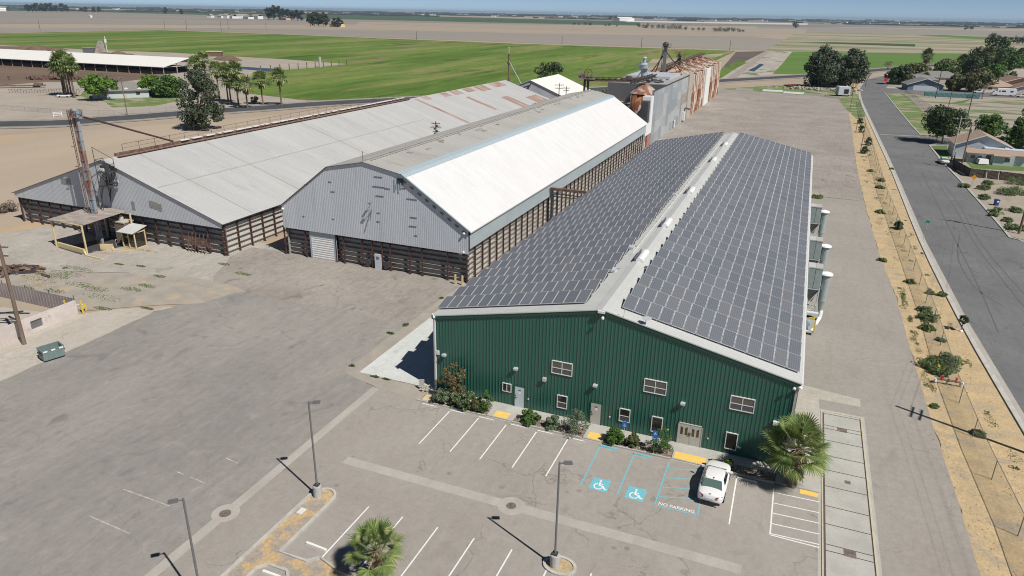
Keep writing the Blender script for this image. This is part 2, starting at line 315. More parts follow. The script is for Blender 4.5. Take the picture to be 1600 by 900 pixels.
def panelmat():
    t = NT('solar cells behind glass')
    g = t.n('ShaderNodeNewGeometry')
    oi = t.n('ShaderNodeObjectInfo')
    r = t.math('FRACT', t.math('ADD', g.outputs['Random Per Island'], oi.outputs['Random']))
    c = t.mix(t.ramp(r, .1, .95), (.138,.152,.176), (.172,.180,.194))
    c = t.mix(t.math('MULTIPLY', t.ramp(r, .88, .92), .5), c, (.15,.175,.205))
    wv = t.n('ShaderNodeTexWave', bands_direction='X'); wv.inputs['Scale'].default_value = 1.98
    t.l(t.co.outputs['Object'], wv.inputs[0])
    c = t.mix(t.math('MULTIPLY', t.ramp(wv.outputs[1], .82, .98), .35), c, (.30,.31,.33))
    t.fin(c, .22, 0, .5)
    return t.m
MT['cells'] = panelmat()
MT['frame'] = flat('silver panel frame', (.66,.67,.69), .4, .2, var=.03)
def linkmat():
    t = NT('chain link mesh')
    o = t.mapping((1,1,1))
    sx = t.n('ShaderNodeSeparateXYZ'); t.l(t.co.outputs['UV'], sx.inputs[0])
    a = t.math('ADD', sx.outputs[0], sx.outputs[1]); b = t.math('SUBTRACT', sx.outputs[0], sx.outputs[1])
    fa = t.math('LESS_THAN', t.math('FRACT', a), .12); fb = t.math('LESS_THAN', t.math('FRACT', b), .12)
    m = t.math('MAXIMUM', fa, fb)
    tr = t.n('ShaderNodeBsdfTransparent'); mx = t.n('ShaderNodeMixShader')
    t.fin((.42,.43,.43), .5, .2)
    out = t.t.nodes['Material Output']
    t.l(m, mx.inputs[0]); t.l(tr.outputs[0], mx.inputs[1]); t.l(t.b.outputs[0], mx.inputs[2]); t.l(mx.outputs[0], out.inputs[0])
    return t.m
MT['link'] = linkmat()

# ------------------------------------------------------------------ mesh builder
class MB:
    def __init__(s): s.v = []; s.f = []; s.mi = []; s.uv = {}
    def add(s, vs, fs, mi=0):
        o = len(s.v); s.v.extend([tuple(p) for p in vs])
        for f in fs: s.f.append([i+o for i in f]); s.mi.append(mi)
        return s
    def face(s, pts, mi=0): return s.add(pts, [list(range(len(pts)))], mi)
    def box(s, x0, y0, z0, x1, y1, z1, mi=0):
        v = [(x0,y0,z0),(x1,y0,z0),(x1,y1,z0),(x0,y1,z0),(x0,y0,z1),(x1,y0,z1),(x1,y1,z1),(x0,y1,z1)]
        return s.add(v, [(0,3,2,1),(4,5,6,7),(0,1,5,4),(1,2,6,5),(2,3,7,6),(3,0,4,7)], mi)
    def obox(s, c, size, rz=0, mi=0, tilt=None):
        M = Matrix.Rotation(rz, 4, 'Z')
        if tilt: M = M @ tilt
        hx, hy, hz = size[0]/2, size[1]/2, size[2]/2
        v = [Vector(c) + M @ Vector((sx*hx, sy*hy, sz*hz)) for sz in (-1,1) for sx, sy in ((-1,-1),(1,-1),(1,1),(-1,1))]
        return s.add(v, [(0,3,2,1),(4,5,6,7),(0,1,5,4),(1,2,6,5),(2,3,7,6),(3,0,4,7)], mi)
    def bar(s, p, q, w, h=None, mi=0, up=(0,0,1)):
        p = Vector(p); q = Vector(q); h = h or w; d = (q-p).normalized()
        u = Vector(up)
        if abs(d.dot(u)) > .98: u = Vector((0,1,0))
        a = d.cross(u).normalized()*w/2; b = a.cross(d).normalized()*h/2
        v = [p-a-b, p+a-b, p+a+b, p-a+b, q-a-b, q+a-b, q+a+b, q-a+b]
        return s.add(v, [(0,1,2,3),(7,6,5,4),(0,4,5,1),(1,5,6,2),(2,6,7,3),(3,7,4,0)], mi)
    def tube(s, p, q, r, r2=None, n=10, mi=0, cap=True):
        p = Vector(p); q = Vector(q); r2 = r if r2 is None else r2; d = (q-p).normalized()
        u = Vector((0,0,1)) if abs(d.z) < .95 else Vector((0,1,0))
        a = d.cross(u).normalized(); b = d.cross(a).normalized()
        v = [p + (a*math.cos(2*PI*i/n)+b*math.sin(2*PI*i/n))*r for i in range(n)] + [q + (a*math.cos(2*PI*i/n)+b*math.sin(2*PI*i/n))*r2 for i in range(n)]
        f = [(i, (i+1) % n, n+(i+1) % n, n+i) for i in range(n)]
        if cap: f += [tuple(range(n))[::-1], tuple(range(n, 2*n))]
        return s.add(v, f, mi)
    def lathe(s, c, prof, n=16, mi=0):
        v = []; f = []
        for (r, z) in prof: v += [(c[0]+r*math.cos(2*PI*i/n), c[1]+r*math.sin(2*PI*i/n), c[2]+z) for i in range(n)]
        for k in range(len(prof)-1):
            f += [(k*n+i, k*n+(i+1) % n, (k+1)*n+(i+1) % n, (k+1)*n+i) for i in range(n)]
        f += [tuple(range(n))[::-1], tuple(range((len(prof)-1)*n, len(prof)*n))]
        return s.add(v, f, mi)
    def prism(s, poly, z0, z1, mi=0):
        n = len(poly); v = [(x,y,z0) for x,y in poly]+[(x,y,z1) for x,y in poly]
        f = [tuple(range(n))[::-1], tuple(range(n,2*n))]+[(i,(i+1)%n,n+(i+1)%n,n+i) for i in range(n)]
        return s.add(v, f, mi)
    def slab(s, pts, t, mi=0):
        """a flat polygon in space given thickness t downwards along its normal"""
        P = [Vector(p) for p in pts]; nrm = (P[1]-P[0]).cross(P[2]-P[0]).normalized()
        if nrm.z < 0: P.reverse(); nrm = -nrm
        n = len(P); v = P+[p-nrm*t for p in P]
        return s.add(v, [tuple(range(n)), tuple(range(2*n-1, n-1, -1))]+[(i, n+i, n+(i+1)%n, (i+1)%n) for i in range(n)], mi)
    def build(s, name, mats, parent=None, smooth=False):
        me = bpy.data.meshes.new(name); me.from_pydata(s.v, [], s.f)
        if not isinstance(mats, (list, tuple)): mats = [mats]
        for m in mats: me.materials.append(MT[m] if isinstance(m, str) else m)
        if len(mats) > 1: me.polygons.foreach_set('material_index', s.mi)
        if smooth: me.polygons.foreach_set('use_smooth', [True]*len(s.f))
        me.update()
        o = bpy.data.objects.new(name, me); COL.objects.link(o)
        if parent: o.parent = parent
        return o
def tag(o, label, cat, group=None, kind=None):
    if label: o['label'] = label
    if cat: o['category'] = cat
    if group: o['group'] = group
    if kind: o['kind'] = kind
    return o
def thing(name, label, cat, loc=(0,0,0), rz=0.0, group=None):
    o = bpy.data.objects.new(name, None); COL.objects.link(o); o.location = loc if len(loc) == 3 else (*loc, 0); o.rotation_euler = (0,0,rz)
    o.empty_display_size = .2
    return tag(o, label, cat, group)
def struct(name, mb, mat):
    o = mb.build(name, mat); o['kind'] = 'structure'; return o
def dup(root, label, loc=None, rz=None, scale=None, group=None):
    def cp(o, par):
        c = o.copy(); COL.objects.link(c)
        if par: c.parent = par
        for ch in list(o.children): cp(ch, c)
        return c
    c = cp(root, None)
    c['label'] = label
    if group: c['group'] = group
    if loc is not None: c.location = loc if len(loc) == 3 else (*loc, 0)
    if rz is not None: c.rotation_euler = (0,0,rz)
    if scale is not None: c.scale = (scale,)*3 if isinstance(scale, (int, float)) else scale
    return c
ORD = ['first','second','third','fourth','fifth','sixth','seventh','eighth','ninth','tenth','eleventh','twelfth','thirteenth','fourteenth','fifteenth','sixteenth','seventeenth','eighteenth','nineteenth','twentieth']

def sheet(name, pts, z, mat, edge=0.0):
    """a flat ground polygon; long sides can be given a slightly uneven edge"""
    P = [Vector((p[0], p[1])) for p in pts]
    if edge:
        Q = []
        for i in range(len(P)):
            a, b = P[i], P[(i+1) % len(P)]; L = (b-a).length; k = max(1, int(L/max(.5, edge*4)))
            nn = Vector((-(b-a).y, (b-a).x)).normalized()
            for j in range(k):
                t = j/k; off = 0 if j == 0 else (mnoise.noise(Vector((a.x*.3+t*L*.35, a.y*.3, z*90)))*edge*1.6 + rnd.uniform(-1,1)*edge*.25)
                Q.append(a.lerp(b, t)+nn*off)
        P = Q
    m = MB(); m.face([(p.x, p.y, z) for p in P])
    return struct(name, m, mat)
def strip(pts, w):
    """polygon of a strip of width w along a polyline"""
    P = [Vector((p[0], p[1])) for p in pts]; L = []; Rr = []
    for i, p in enumerate(P):
        d = (P[min(i+1, len(P)-1)]-P[max(i-1, 0)]).normalized(); n = Vector((-d.y, d.x))*w/2
        L.append(p+n); Rr.append(p-n)
    return L, Rr
def road(name, pts, w, z, mat):
    L, Rr = strip(pts, w); m = MB()
    for i in range(len(L)-1): m.face([(*Rr[i], z), (*Rr[i+1], z), (*L[i+1], z), (*L[i], z)])
    return struct(name, m, mat)
def smoothline(pts, k=6):
    """catmull-rom through the points"""
    P = [Vector((p[0], p[1])) for p in pts]; P = [2*P[0]-P[1]]+P+[2*P[-1]-P[-2]]; out = []
    for i in range(1, len(P)-2):
        for j in range(k):
            t = j/k; a, b, c, d = P[i-1:i+3]
            out.append(.5*((2*b)+(c-a)*t+(2*a-5*b+4*c-d)*t*t+(3*b-a-3*c+d)*t**3))
    out.append(P[-2]); return out
def kerb(name, pts, w, h, mat='conc'):
    L, Rr = strip(pts, w); m = MB()
    for i in range(len(L)-1):
        a, b, c, d = Rr[i], Rr[i+1], L[i+1], L[i]
        m.add([(*a,0),(*b,0),(*c,0),(*d,0),(*a,h),(*b,h),(*c,h),(*d,h)], [(4,5,6,7),(0,1,5,4),(2,3,7,6)]+([(3,0,4,7)] if i == 0 else [])+([(1,2,6,5)] if i == len(L)-2 else []))
    return struct(name, m, mat)

# corrugated sheet: strips standing along U, each going from bottom(s) to top(s) along V
def ribbed(mb, O, U, V, N, L, bot, top, pitch=.3, rib=.1, depth=.03, edge=.03, breaks=(), mi=0):
    O, U, V, N = Vector(O), Vector(U).normalized(), Vector(V).normalized(), Vector(N).normalized()
    ss = []; k = 0
    while k*pitch < L+1e-6:
        b = k*pitch
        for ds, h in ((0, 0), (pitch-rib-2*edge, 0), (pitch-rib-edge, depth), (pitch-edge, depth)):
            if b+ds <= L: ss.append((b+ds, h))
        k += 1
    for b in breaks: ss.append((b, 0))
    ss.append((L, 0)); ss.sort()
    v = []
    for s_, h in ss:
        base = O+U*s_+N*h
        v.append(base+V*bot(s_)); v.append(base+V*top(s_))
    f = [(2*i, 2*i+2, 2*i+3, 2*i+1) for i in range(len(ss)-1)]
    mb.add(v, f, mi); return mb

# ================================================================== the setting
g = MB(); GL = [0, 60, 120, 200, 320, 500, 800, 1300, 2100, 3400, 5500, 9000, 14000, 21000]; GL = [-a for a in GL[:0:-1]]+GL; nG = len(GL)
g.add([(x, y, -.04) for y in GL for x in GL], [(j*nG+i, j*nG+i+1, (j+1)*nG+i+1, (j+1)*nG+i) for j in range(nG-1) for i in range(nG-1)]); struct('ground', g, 'soil')
# far fields
sheet('far_field', [(-1523.79, -182.53), (-1719.06, 520.52), (-1924.36, 1259.72), (-1542.97, 1771.65), (-831.9, 2071.36), (84.32, 3357.16), (1397.65, 4934.25), (1440.35, 3178.47), (5013.16, 11407.51), (2386.62, 10951.38), (-400.44, 7272.12), (-1687.52, 4182.48), (-3943.39, 4565.7), (-5654.73, 3780.2), (-4502.87, 1447.37), (-4660.99, -423.72)], .30, 'farfield')
sheet('dark_field', [(-3649.55, 2425.37), (-3675.84, 2855.24), (-2148.31, 2555.55), (-1996.01, 2450.01), (-3877.5, 4780.08), (-4056.64, 4697.52), (-5842.75, 4217.61), (-6550.99, 4385.76)], .45, 'darkgreen')
sheet('dark_field', [(-1731.99, 2230.09), (-1430.41, 2313.56), (-939.36, 2336.5), (-518.58, 2430.08), (-832.71, 3849.68), (-1687.52, 4182.48), (-2915.07, 4905.16), (-3826.04, 4642.01)], .45, 'darkgreen')
sheet('salt_flat', [(-832.55, 3499.29), (-18.9, 4042.67), (-32.09, 5084.41), (-1000.1, 4347.2)], .55, 'salt')
sheet('dark_field', [(-55.62, 6942.84), (1562.08, 7092.7), (2733.39, 6985.61), (4530.56, 11676.62), (2440.72, 11204.55), (-93.31, 9920.47)], .5, 'darkgreen')
sheet('fallow_field', [(-885.72, 280.8), (-888.37, 559.74), (-903.54, 814.18), (-689.05, 803.94), (-306.52, 775.05), (-49.15, 777.67), (-19.82, 777.62), (-4.39, 1231.36), (-93.91, 1348.28), (-454.64, 1140.51), (-715.78, 1068.95), (-936.09, 910.68), (-1056.58, 673.39), (-1018.76, 330.55)], .06, 'greyfield')
sheet('stubble_field', [(-1018.76, 330.55), (-1056.58, 673.39), (-936.09, 910.68), (-740.43, 1106.21), (-454.64, 1140.51), (-93.91, 1348.28), (-56.32, 1449.61), (-107.29, 1567.66), (-566.76, 1417.16), (-972.09, 1456.34), (-1109.13, 1084.5), (-1258.7, 809.95), (-1123.41, 369.69)], .09, 'tanfield')
sheet('fallow_field', [(-1146.89, 378.48), (-1299.91, 837.8), (-1129.89, 1105.36), (-1017.02, 1524.24), (-1495.18, 2246.92), (-2098.82, 2078.65), (-2126.72, 1396.45), (-1714.68, 590.84)], .15, 'greyfield')
sheet('stubble_field', [(-1066.15, 1598.5), (-616.54, 1539.99), (-118.62, 1622.95), (6.7, 1802.89), (-2.13, 2428.07), (-882.49, 2196.18), (-1495.18, 2246.92)], .12, 'tanfield')
sheet('weedy_field', [(4.64, 2183.13), (535.43, 2288.15), (852.49, 1824.48), (463.19, 927.83), (239.06, 901.15), (7.28, 784.54), (-19.21, 778.16), (-17.45, 1939.91)], .075, 'mixfield')
sheet('fallow_field', [(-193.24, 2976.98), (-7.66, 3154.69), (738.4, 3238), (1168.76, 2552.94), (852.49, 1824.48), (491.46, 2082.38), (7.24, 1977.74), (-70.64, 1691.85)], .08, 'greyfield')
sheet('green_strip', [(237.95, 1861.22), (334.08, 1612.66), (375.67, 1844.17), (307.87, 2025.34)], .11, 'crop2')
sheet('green_strip', [(4.1, 1085.43), (150.6, 1054.94), (163.01, 1172.98), (51.25, 1150.32)], .11, 'weeddark')
# near fields
sheet('crop_field', [(-474, 54.97), (-616.29, 375.9), (-496.31, 370.32), (-427.74, 380.83), (-338.83, 370.04), (-316.09, 369.56), (-250.29, 354.37), (-248.31, 314.78), (-254.86, 269.76), (-185.74, 186.12), (-149.75, 178.53), (-102.2, 204), (-75.38, 214.78), (-69.9, 268.99), (-50.98, 316.97), (-40.81, 416.81), (-46.07, 746.17), (-292.4, 740.21), (-670.94, 782.2), (-878.15, 790.41), (-868.49, 546.3), (-831.02, 137.93)], .05, 'crop')
sheet('crop_field', [(6.19, 437.03), (7.76, 768.64), (239.06, 901.15), (379.57, 841.61), (312.67, 666.97), (189.75, 670.43), (144.6, 675.5), (85.34, 552.72), (22.2, 442.04)], .05, 'crop2')
sheet('ploughed_strip', [(-25.07, 421.62), (-43.9, 724.05), (-18.22, 762.3), (-21.87, 498.83), (-21.38, 390.82)], .055, 'plowed')
sheet('crop_margin', [(-48.82, 417.37), (-49.7, 538.15), (-47.65, 736.64), (-56.02, 669.75), (-73.26, 592.53), (-91.15, 545.6), (-66.69, 371.03)], .058, 'mixfield')
sheet('lane_weeds', [(-20.9, 380.97), (-28.5, 471.53), (-25.43, 576.19), (-18.63, 543.2), (-17.96, 438.68), (-17.61, 383.14)], .057, 'crop')
sheet('dirt_lane', [(-18.52, 372.79), (-19.16, 471.05), (-15.37, 756.66), (7.52, 776.52), (7.28, 544.85), (6.43, 425.66), (-7.23, 385.02)], .06, 'farmdirt2')
sheet('lane_track', [(-15.96, 384.23), (-17.86, 746.53), (-13.15, 750.6), (-10.98, 387.51)], .066, 'shoulder')
sheet('puddle', [(-10.44, 456.72), (-5.69, 447.16), (-5.07, 495.64), (-4.54, 527.65), (-8.39, 537.57), (-8.34, 493.29)], .072, 'water')
sheet('dry_field', [(-141.32, 2.38), (-169.43, 73.97), (-143.64, 114.66), (-123.17, 173.29), (-102.2, 204), (-87.38, 207.77), (-67.11, 196.84), (-66.92, 53.54), (-82.26, 18.05), (-89.84, -4.86)], .008, 'drydirt')
sheet('farmyard', [(-205.05, 63.49), (-191.16, 88.66), (-168.62, 113.55), (-143.58, 159.41), (-140.25, 181.68), (-181.97, 185.56), (-226.59, 232.6), (-257.76, 273.11), (-250.29, 354.37), (-311.7, 364.13), (-421.39, 374.72), (-488.82, 364.19), (-606.35, 369.19), (-535.48, 175.93)], .012, 'farmdirt')
sheet('corral', [(-267.65, 49.63), (-292.49, 157.12), (-293.09, 177.79), (-266, 195.22), (-272.66, 228.25), (-286.95, 232.71), (-409.81, 236.39), (-438.44, 113.51)], .02, 'manure')
sheet('corral', [(-511.68, 194.14), (-536.61, 322.07), (-509.52, 358.55), (-548.93, 377.67), (-596.71, 362.68), (-614.22, 242.52)], .02, 'manure')
sheet('pond', [(-306.71, 298.76), (-256.98, 296.36), (-249.41, 278.87), (-289.44, 285.45)], .03, 'water')
sheet('grass_patch', [(-232.21, 147.23), (-244.93, 158.74), (-242.84, 168.96), (-209.85, 174.35), (-189.89, 157.33), (-184.43, 138.02), (-193.45, 128.74), (-207.31, 137.78)], .024, 'lawn')
for i, (pts, h) in enumerate([([(-548.86, 349.47), (-525.65, 344.17), (-502.51, 339.95)], 3.5), ([(-437.1, 329.57), (-424.85, 329.66), (-413.43, 329.24)], 3.0), ([(-342.73, 340.03), (-334.03, 338.31), (-326.44, 335.9)], 3.0)]):
    m = MB(); rg = random.Random(i)
    for p, rr in zip(pts, (.7, 1, .6)):
        n = 14; prof = [(1,0),(.8,.35),(.45,.8),(.12,1.0)]
        m.lathe((p[0], p[1], 0), [(a*h*2.6*rr, b*h*rr) for a, b in prof], n)
    struct('dirt_mound', m, 'manure')

# highway
hw = smoothline([(-420,-40), (-300,25), (-190,86), (-171.26, 108.83), (-160.78, 131.88), (-148.16, 154.69), (-136.69, 176.66), (-108.26, 215.96), (-83.8, 247.88), (-48.72, 306.76), (-15.59, 365.34), (22.56, 425.41), (48.74, 472.08), (84.66, 544.66), (122.47, 616.55), (170.8, 665.79), (234.93, 676.38)], 5)
road('highway_shoulder', hw, 19, .07, 'shoulder')
road('highway', hw, 11, .085, 'highway')

# yard and parking
sheet('west_yard', [(-37.7,-60), (-5.6,-60), (-5.6,-1.9), (-9.6,-.4), (-9.6,26.5), (-44.5,26.5), (-44.5,21.5), (-37,6), (-38,2.5)], .004, 'yard', .12)
sheet('barn_apron', [(-130,22), (-120,8), (-80,7), (-60,8), (-45,13), (-37.0,8), (-33,12), (-36,22), (-36,30), (-90,24)], .0075, 'barnapron', .5)
sheet('old_apron', [(-62,-60), (-37.6,-60), (-37.8,-2.4), (-38.1,2.9), (-37,4.8), (-43,1.5), (-45.5,-1.8), (-60,-4)], .008, 'oldconc', .15)
sheet('weedy_ground', [(-110,-4), (-59,-.5), (-45.6,-.4), (-42,2.5), (-35,7), (-33.5,12.5), (-45,13), (-60,8), (-75,9), (-110,12)], .011, 'gravel', .8)
sheet('front_apron', [(-38,12), (-9.6,12), (-9.6,26.3), (-44.3,26.3), (-44.3,21.9)], .0085, 'backyard', .9)
sheet('parking_lot', [(-5.6,-60), (33.15,-60), (33.15,-2.6), (-5.6,-1.9)], .006, 'lot')
sheet('gravel_margin', [(-9.8,-.5), (-8.35,-.1), (-8.3,100), (-9.8,100)], .012, 'gravel', .12)
sheet('gravel_margin', [(-9.8,-.6), (-5.4,-1.9), (-1.0,-2.5), (-.3,-2.1), (-.5,-.1), (-8.4,-.1)], .013, 'gravel', .12)
sheet('loading_slab', [(-8.35,-.1), (-.1,-.1), (-.1,101), (-8.35,101)], .03, 'newconc')
sheet('driveway', [(30.5,-60), (42.5,-60), (42.6,0), (42.2,17), (42.2,45), (41.5,62), (41.2,98), (30.5,98)], .005, 'drive', .12)
sheet('back_yard', [(-10,98), (41.2,98), (41.4,135), (42.8,204), (43.6,260), (44.2,294), (41,300), (36,304), (22,309), (-1,314), (-11,312)], .007, 'backyard', .2)
m = MB(); m.box(33.25,-60,0,33.35,10.4,.06); m.box(36.45,-60,0,36.57,10.4,.06); m.box(33.35,10.3,0,36.45,10.4,.06); struct('pad_curb', m, 'palecream')
sheet('pad_border', [(33.0,-60), (36.8,-60), (36.8,10.7), (33.0,10.7)], .0105, 'conc')
sheet('service_pad', [(33.35,-60), (36.45,-60), (36.45,10.2), (33.35,10.2)], .012, 'conc')
sheet('side_walk', [(30.6,-2.4), (33.1,-2.4), (33.1,12.5), (36.6,12.5), (36.6,14), (30.6,15)], .011, 'oldconc')
m = MB()
for y in (9.95, 7.9, 7.35, 5.4, 3.0, .9, -1.3, -3.8, -5.9, -8.1, -8.75, -11.4, -14, -16.5): m.box(33.4,y,.013,36.4,y+.07,.022)
m.box(33.37,-26,.013,33.5,10.1,.021); m.box(36.38,-60,.013,36.44,10.1,.021)
struct('drain_grate', m, 'darkjoint')
m = MB()
for x, y, a, b in ((34.55,7.3,.75,.65), (34.6,-8.8,.75,.7), (34.9,-.35,.4,.4)): m.box(x,y,.014,x+a,y+b,.03)
struct('drain_cover', m, 'rustmetal')
# valley gutters, manholes
m = MB(); m.box(-5.6,-60,.0,-4.85,-2.1,.018); struct('valley_gutter', m, 'gutter')
m = MB(); m.box(-1.3,-13.2,.0,28.5,-12.3,.018); m.lathe((12.7,-12.75,0), [(1.0,0),(1.0,.019),(.95,.021)], 24); m.lathe((-5.25,-21.3,0), [(.95,0),(.95,.019),(.9,.021)], 24)
struct('valley_gutter', m, 'gutter')
m = MB(); m.lathe((12.7,-12.75,0), [(.36,0),(.36,.03),(.34,.034)], 24); m.lathe((-5.25,-21.35,0), [(.4,0),(.4,.03),(.38,.034)], 24)
struct('manhole_cover', m, 'rustmetal')
# sidewalk, planting bed, kerb along the green building
m = MB(); m.box(-.4,-1.25,0,30.6,-.03,.12)
for x0, x1 in ((6.2,8.6), (14.9,16.6), (22.2,25.1), (30.0,33.1)): m.box(x0,-2.45,0,x1,-1.25,.118)
struct('front_sidewalk', m, 'conc')
m = MB(); m.box(-.4,-2.42,0,30.6,-1.25,.05); struct('planting_bed', m, 'mulch')
m = MB()
for x0, x1 in ((-.6,6.15), (8.65,14.85), (16.65,22.15), (25.15,29.95)): m.box(x0,-2.58,0,x1,-2.43,.13)
m.box(6.15,-2.56,0,8.65,-2.46,.03); m.box(14.85,-2.56,0,16.65,-2.46,.03); m.box(22.15,-2.56,0,25.15,-2.46,.03)
struct('front_kerb', m, 'conc')
m = MB()
for x0, x1 in ((6.75,8.05), (15.2,16.35), (22.35,24.75)): m.box(x0,-2.35,.118,x1,-1.4,.126)
m.box(31.75,-3.0,0,33.0,-2.46,.02)
struct('tactile_ramp', m, 'yellow')
# painted lines
def line(m, p, q, w=.1, z=.012):
    p = Vector((*p, 0)); q = Vector((*q, 0)); d = (q-p).normalized(); a = Vector((-d.y, d.x, 0))*w/2
    m.face([(*(p+a)[:2], z), (*(p-a)[:2], z), (*(q-a)[:2], z), (*(q+a)[:2], z)][::-1])
m = MB()
for x in (2.9, 5.7, 8.3, 11.05, 13.8): line(m, (x, -3.05), (x, -8.5))
line(m, (27.25,-2.9), (27.3,-8.6))
line(m, (29.95,-3.05), (29.99,-8.62)); line(m, (29.99,-8.6), (33.1,-8.62))
for y in (-3.6,-4.9,-6.1,-7.3,-8.4): line(m, (30.05,y-.05), (33.1,y+.1), .09)
for x in (3.47, 6.22, 8.95, 11.68, 14.4, 17.1, 19.8): line(m, (x, -16.8), (x, -22.2))
struct('stall_line', m, 'white')
m = MB()
for x in (16.55, 19.35, 22.12): line(m, (x, -3.0), (x, -8.6))
line(m, (22.12,-8.6), (25.1,-8.5)); line(m, (25.0,-2.6), (25.12,-8.5))
for y in (-3.9,-5.15,-6.4,-7.6): line(m, (22.15,y+.05), (25.05,y+1.0), .09)
for x in (17.2, 19.9): m.face([(x,-8.6,.012), (x+1.37,-8.6,.012), (x+1.37,-7.12,.012), (x,-7.12,.012)])
struct('accessible_stall_marking', m, 'blue')
m = MB()
for p, q in (((-13.9,-22.15),(-9.4,-22.25)), ((-10.6,-19.15),(-9.0,-19.3)), ((-13.5,-25.2),(-9.6,-25.4)), ((-9.9,-16.2),(-8.6,-16.4)), ((-12.0,-19.05),(-11.3,-19.1))): line(m, p, q, .09, .008)
struct('faded_stall_line', m, 'fadedwhite')
# wheelchair symbols, built from strokes
def stroke(m, pts, w, z, o, s):
    for a, b in zip(pts[:-1], pts[1:]): line(m, (o[0]+a[0]*s, o[1]+a[1]*s), (o[0]+b[0]*s, o[1]+b[1]*s), w*s, z); z += .0003
WC = dict(head=(.46,.84), back=[(.45,.72),(.47,.40),(.70,.40),(.84,.14),(.95,.20)], arm=[(.46,.57),(.66,.57)],
          wheel=[(.44+.25*math.cos(a), .30+.26*math.sin(a)) for a in [math.radians(d) for d in range(110, 371, 20)]])
def wheelchair(m, o, s, z):
    m.face([(o[0]+(WC['head'][0]+.075*math.cos(2*PI*i/10))*s, o[1]+(WC['head'][1]+.075*math.sin(2*PI*i/10))*s, z) for i in range(10)])
    stroke(m, WC['back'], .10, z+.0008, o, s); stroke(m, WC['arm'], .08, z+.002, o, s); stroke(m, WC['wheel'], .085, z+.003, o, s)
m = MB()
for x in (17.25, 19.95): wheelchair(m, (x, -8.5), 1.28, .0165)
struct('wheelchair_symbol', m, 'white')
def lettering(name, txt, loc, size, mat, rot=(0,0,0), parent=None, depth=.001, align='CENTER', xs=1.0):
    cu = bpy.data.curves.new(name, 'FONT'); cu.body = txt; cu.size = size; cu.extrude = depth; cu.align_x = align; cu.offset = size*.012
    o = bpy.data.objects.new(name, cu); COL.objects.link(o)
    dg = bpy.context.evaluated_depsgraph_get(); me = bpy.data.meshes.new_from_object(o.evaluated_get(dg))
    bpy.data.objects.remove(o); me.materials.clear(); me.materials.append(MT[mat])
    q = bpy.data.objects.new(name, me); COL.objects.link(q); q.location = loc; q.rotation_euler = rot; q.scale = (xs,1,1)
    if parent: q.parent = parent
    return q
lt = lettering('no_parking_lettering', 'NO PARKING', (23.62,-8.42,.017), .46, 'white', (0,0,.03), xs=.92); lt['kind'] = 'structure'

# parking island with kerb
isl = [(3.42,-22.35), (2.8,-22.95), (.72,-22.95), (.72,-17.3), (.66,-16.9), (.5,-16.6), (.25,-16.4), (-.1,-16.3), (-.45,-16.4), (-.75,-16.6), (-.98,-16.95), (-1.08,-17.4), (-1.15,-30), (-1.15,-60)]
low = [(.35,-60), (.3,-24.6), (.8,-24.1), (2.2,-24.1), (2.7,-24.6), (2.9,-26)]
sheet('island_ground', isl+[(2.9,-60), (2.9,-26), (5.5,-24), (5.5,-22.4)], .02, 'island')
sheet('stall_paving', [(.4,-60), (.4,-24.7), (.85,-24.2), (2.15,-24.2), (2.6,-24.7), (2.75,-60)], .026, 'lot')
kerb('island_kerb', isl, .19, .14, 'curbwhite'); kerb('island_kerb', low, .19, .13, 'curbwhite')
m = MB(); m.box(-.75,-19.4,.02,-.35,-18.8,.08); struct('valve_box_lid', m, 'whitesteel')
kerb('island_kerb', [(3.42,-22.35),(5.2,-22.9),(9.5,-23.0),(20,-23.1)], .14, .14)
sheet('island_ground', [(3.4,-22.45),(5.2,-23),(9.5,-23.1),(20,-23.2),(20,-24.2),(2.8,-24.2)], .022, 'island')

# streets on the right
kl = [(52.0,-60), (51.0,-20), (50.0,4), (49.4,16), (48.5,39), (48.1,73), (48.7,120), (49.0,157), (49.5,288), (50.4,323), (51.6,358), (56.6,410)]
kr = [(61.99, 126.24), (61.62, 154.1), (61.92, 178.08)]
kr2 = [(69.06, 195.3), (62.97, 195.37), (61.91, 198.18), (61.74, 218.81), (61.97, 277.46), (62.43, 341.48)]
sheet('verge', [(42.4,-60)]+[(p[0], p[1]) for p in kl]+[(57.34, 454.24), (47.39, 425.99), (38.56, 303.42), (44.2,294), (42.8,204), (41.4,135), (41.2,98), (41.5,62), (42.2,45), (42.2,17), (42.6,0)], .009, 'drygrass', .1)
sheet('verge_green', [(40.54, 310.6), (47.64, 337.58), (51.17, 316.97), (48.66, 237.93), (45.32, 228.6), (42.3, 268.53)], .014, 'lawn')
sheet('yard_end_verge', [(-10.85, 315.65), (8.86, 346.81), (39.75, 383.05), (48.89, 372.01), (41.75, 305.33), (35.92, 304.82), (5.19, 311.63)], .0135, 'lawn')
sheet('street', [(p[0], p[1]) for p in kl]+[(57.99, 417.88), (68.05, 453.02), (78.69, 474.36), (77.16, 456.33), (67.66, 387.97), (64.97, 368.26), (83.74, 364.99), (126.3, 373.46), (176.84, 373.53), (165.63, 339.51), (120.83, 347.87), (78.04, 339.39), (63.01, 341.83), (61.97, 277.46), (61.91, 198.18), (63.61, 195.05), (87.95, 194), (84.96, 180.01), (66.77, 181.18), (62, 178.69), (61.62, 154.1), (61.99, 126.24), (62.03, 86.93), (61.94, 81.36), (63.53, 79.72), (71.58, 72.5), (110,-60)], .013, 'street')
kerb('street_kerb', smoothline(kl, 3), .45, .14, 'curbwhite')
road('gutter_pan', [(p[0]+.5, p[1]) for p in kl], .6, .0165, 'gutter')
kerb('street_kerb', [(87.67, 192.67), (68.86, 193.91)]+kr2[2:], .35, .13, 'conc')
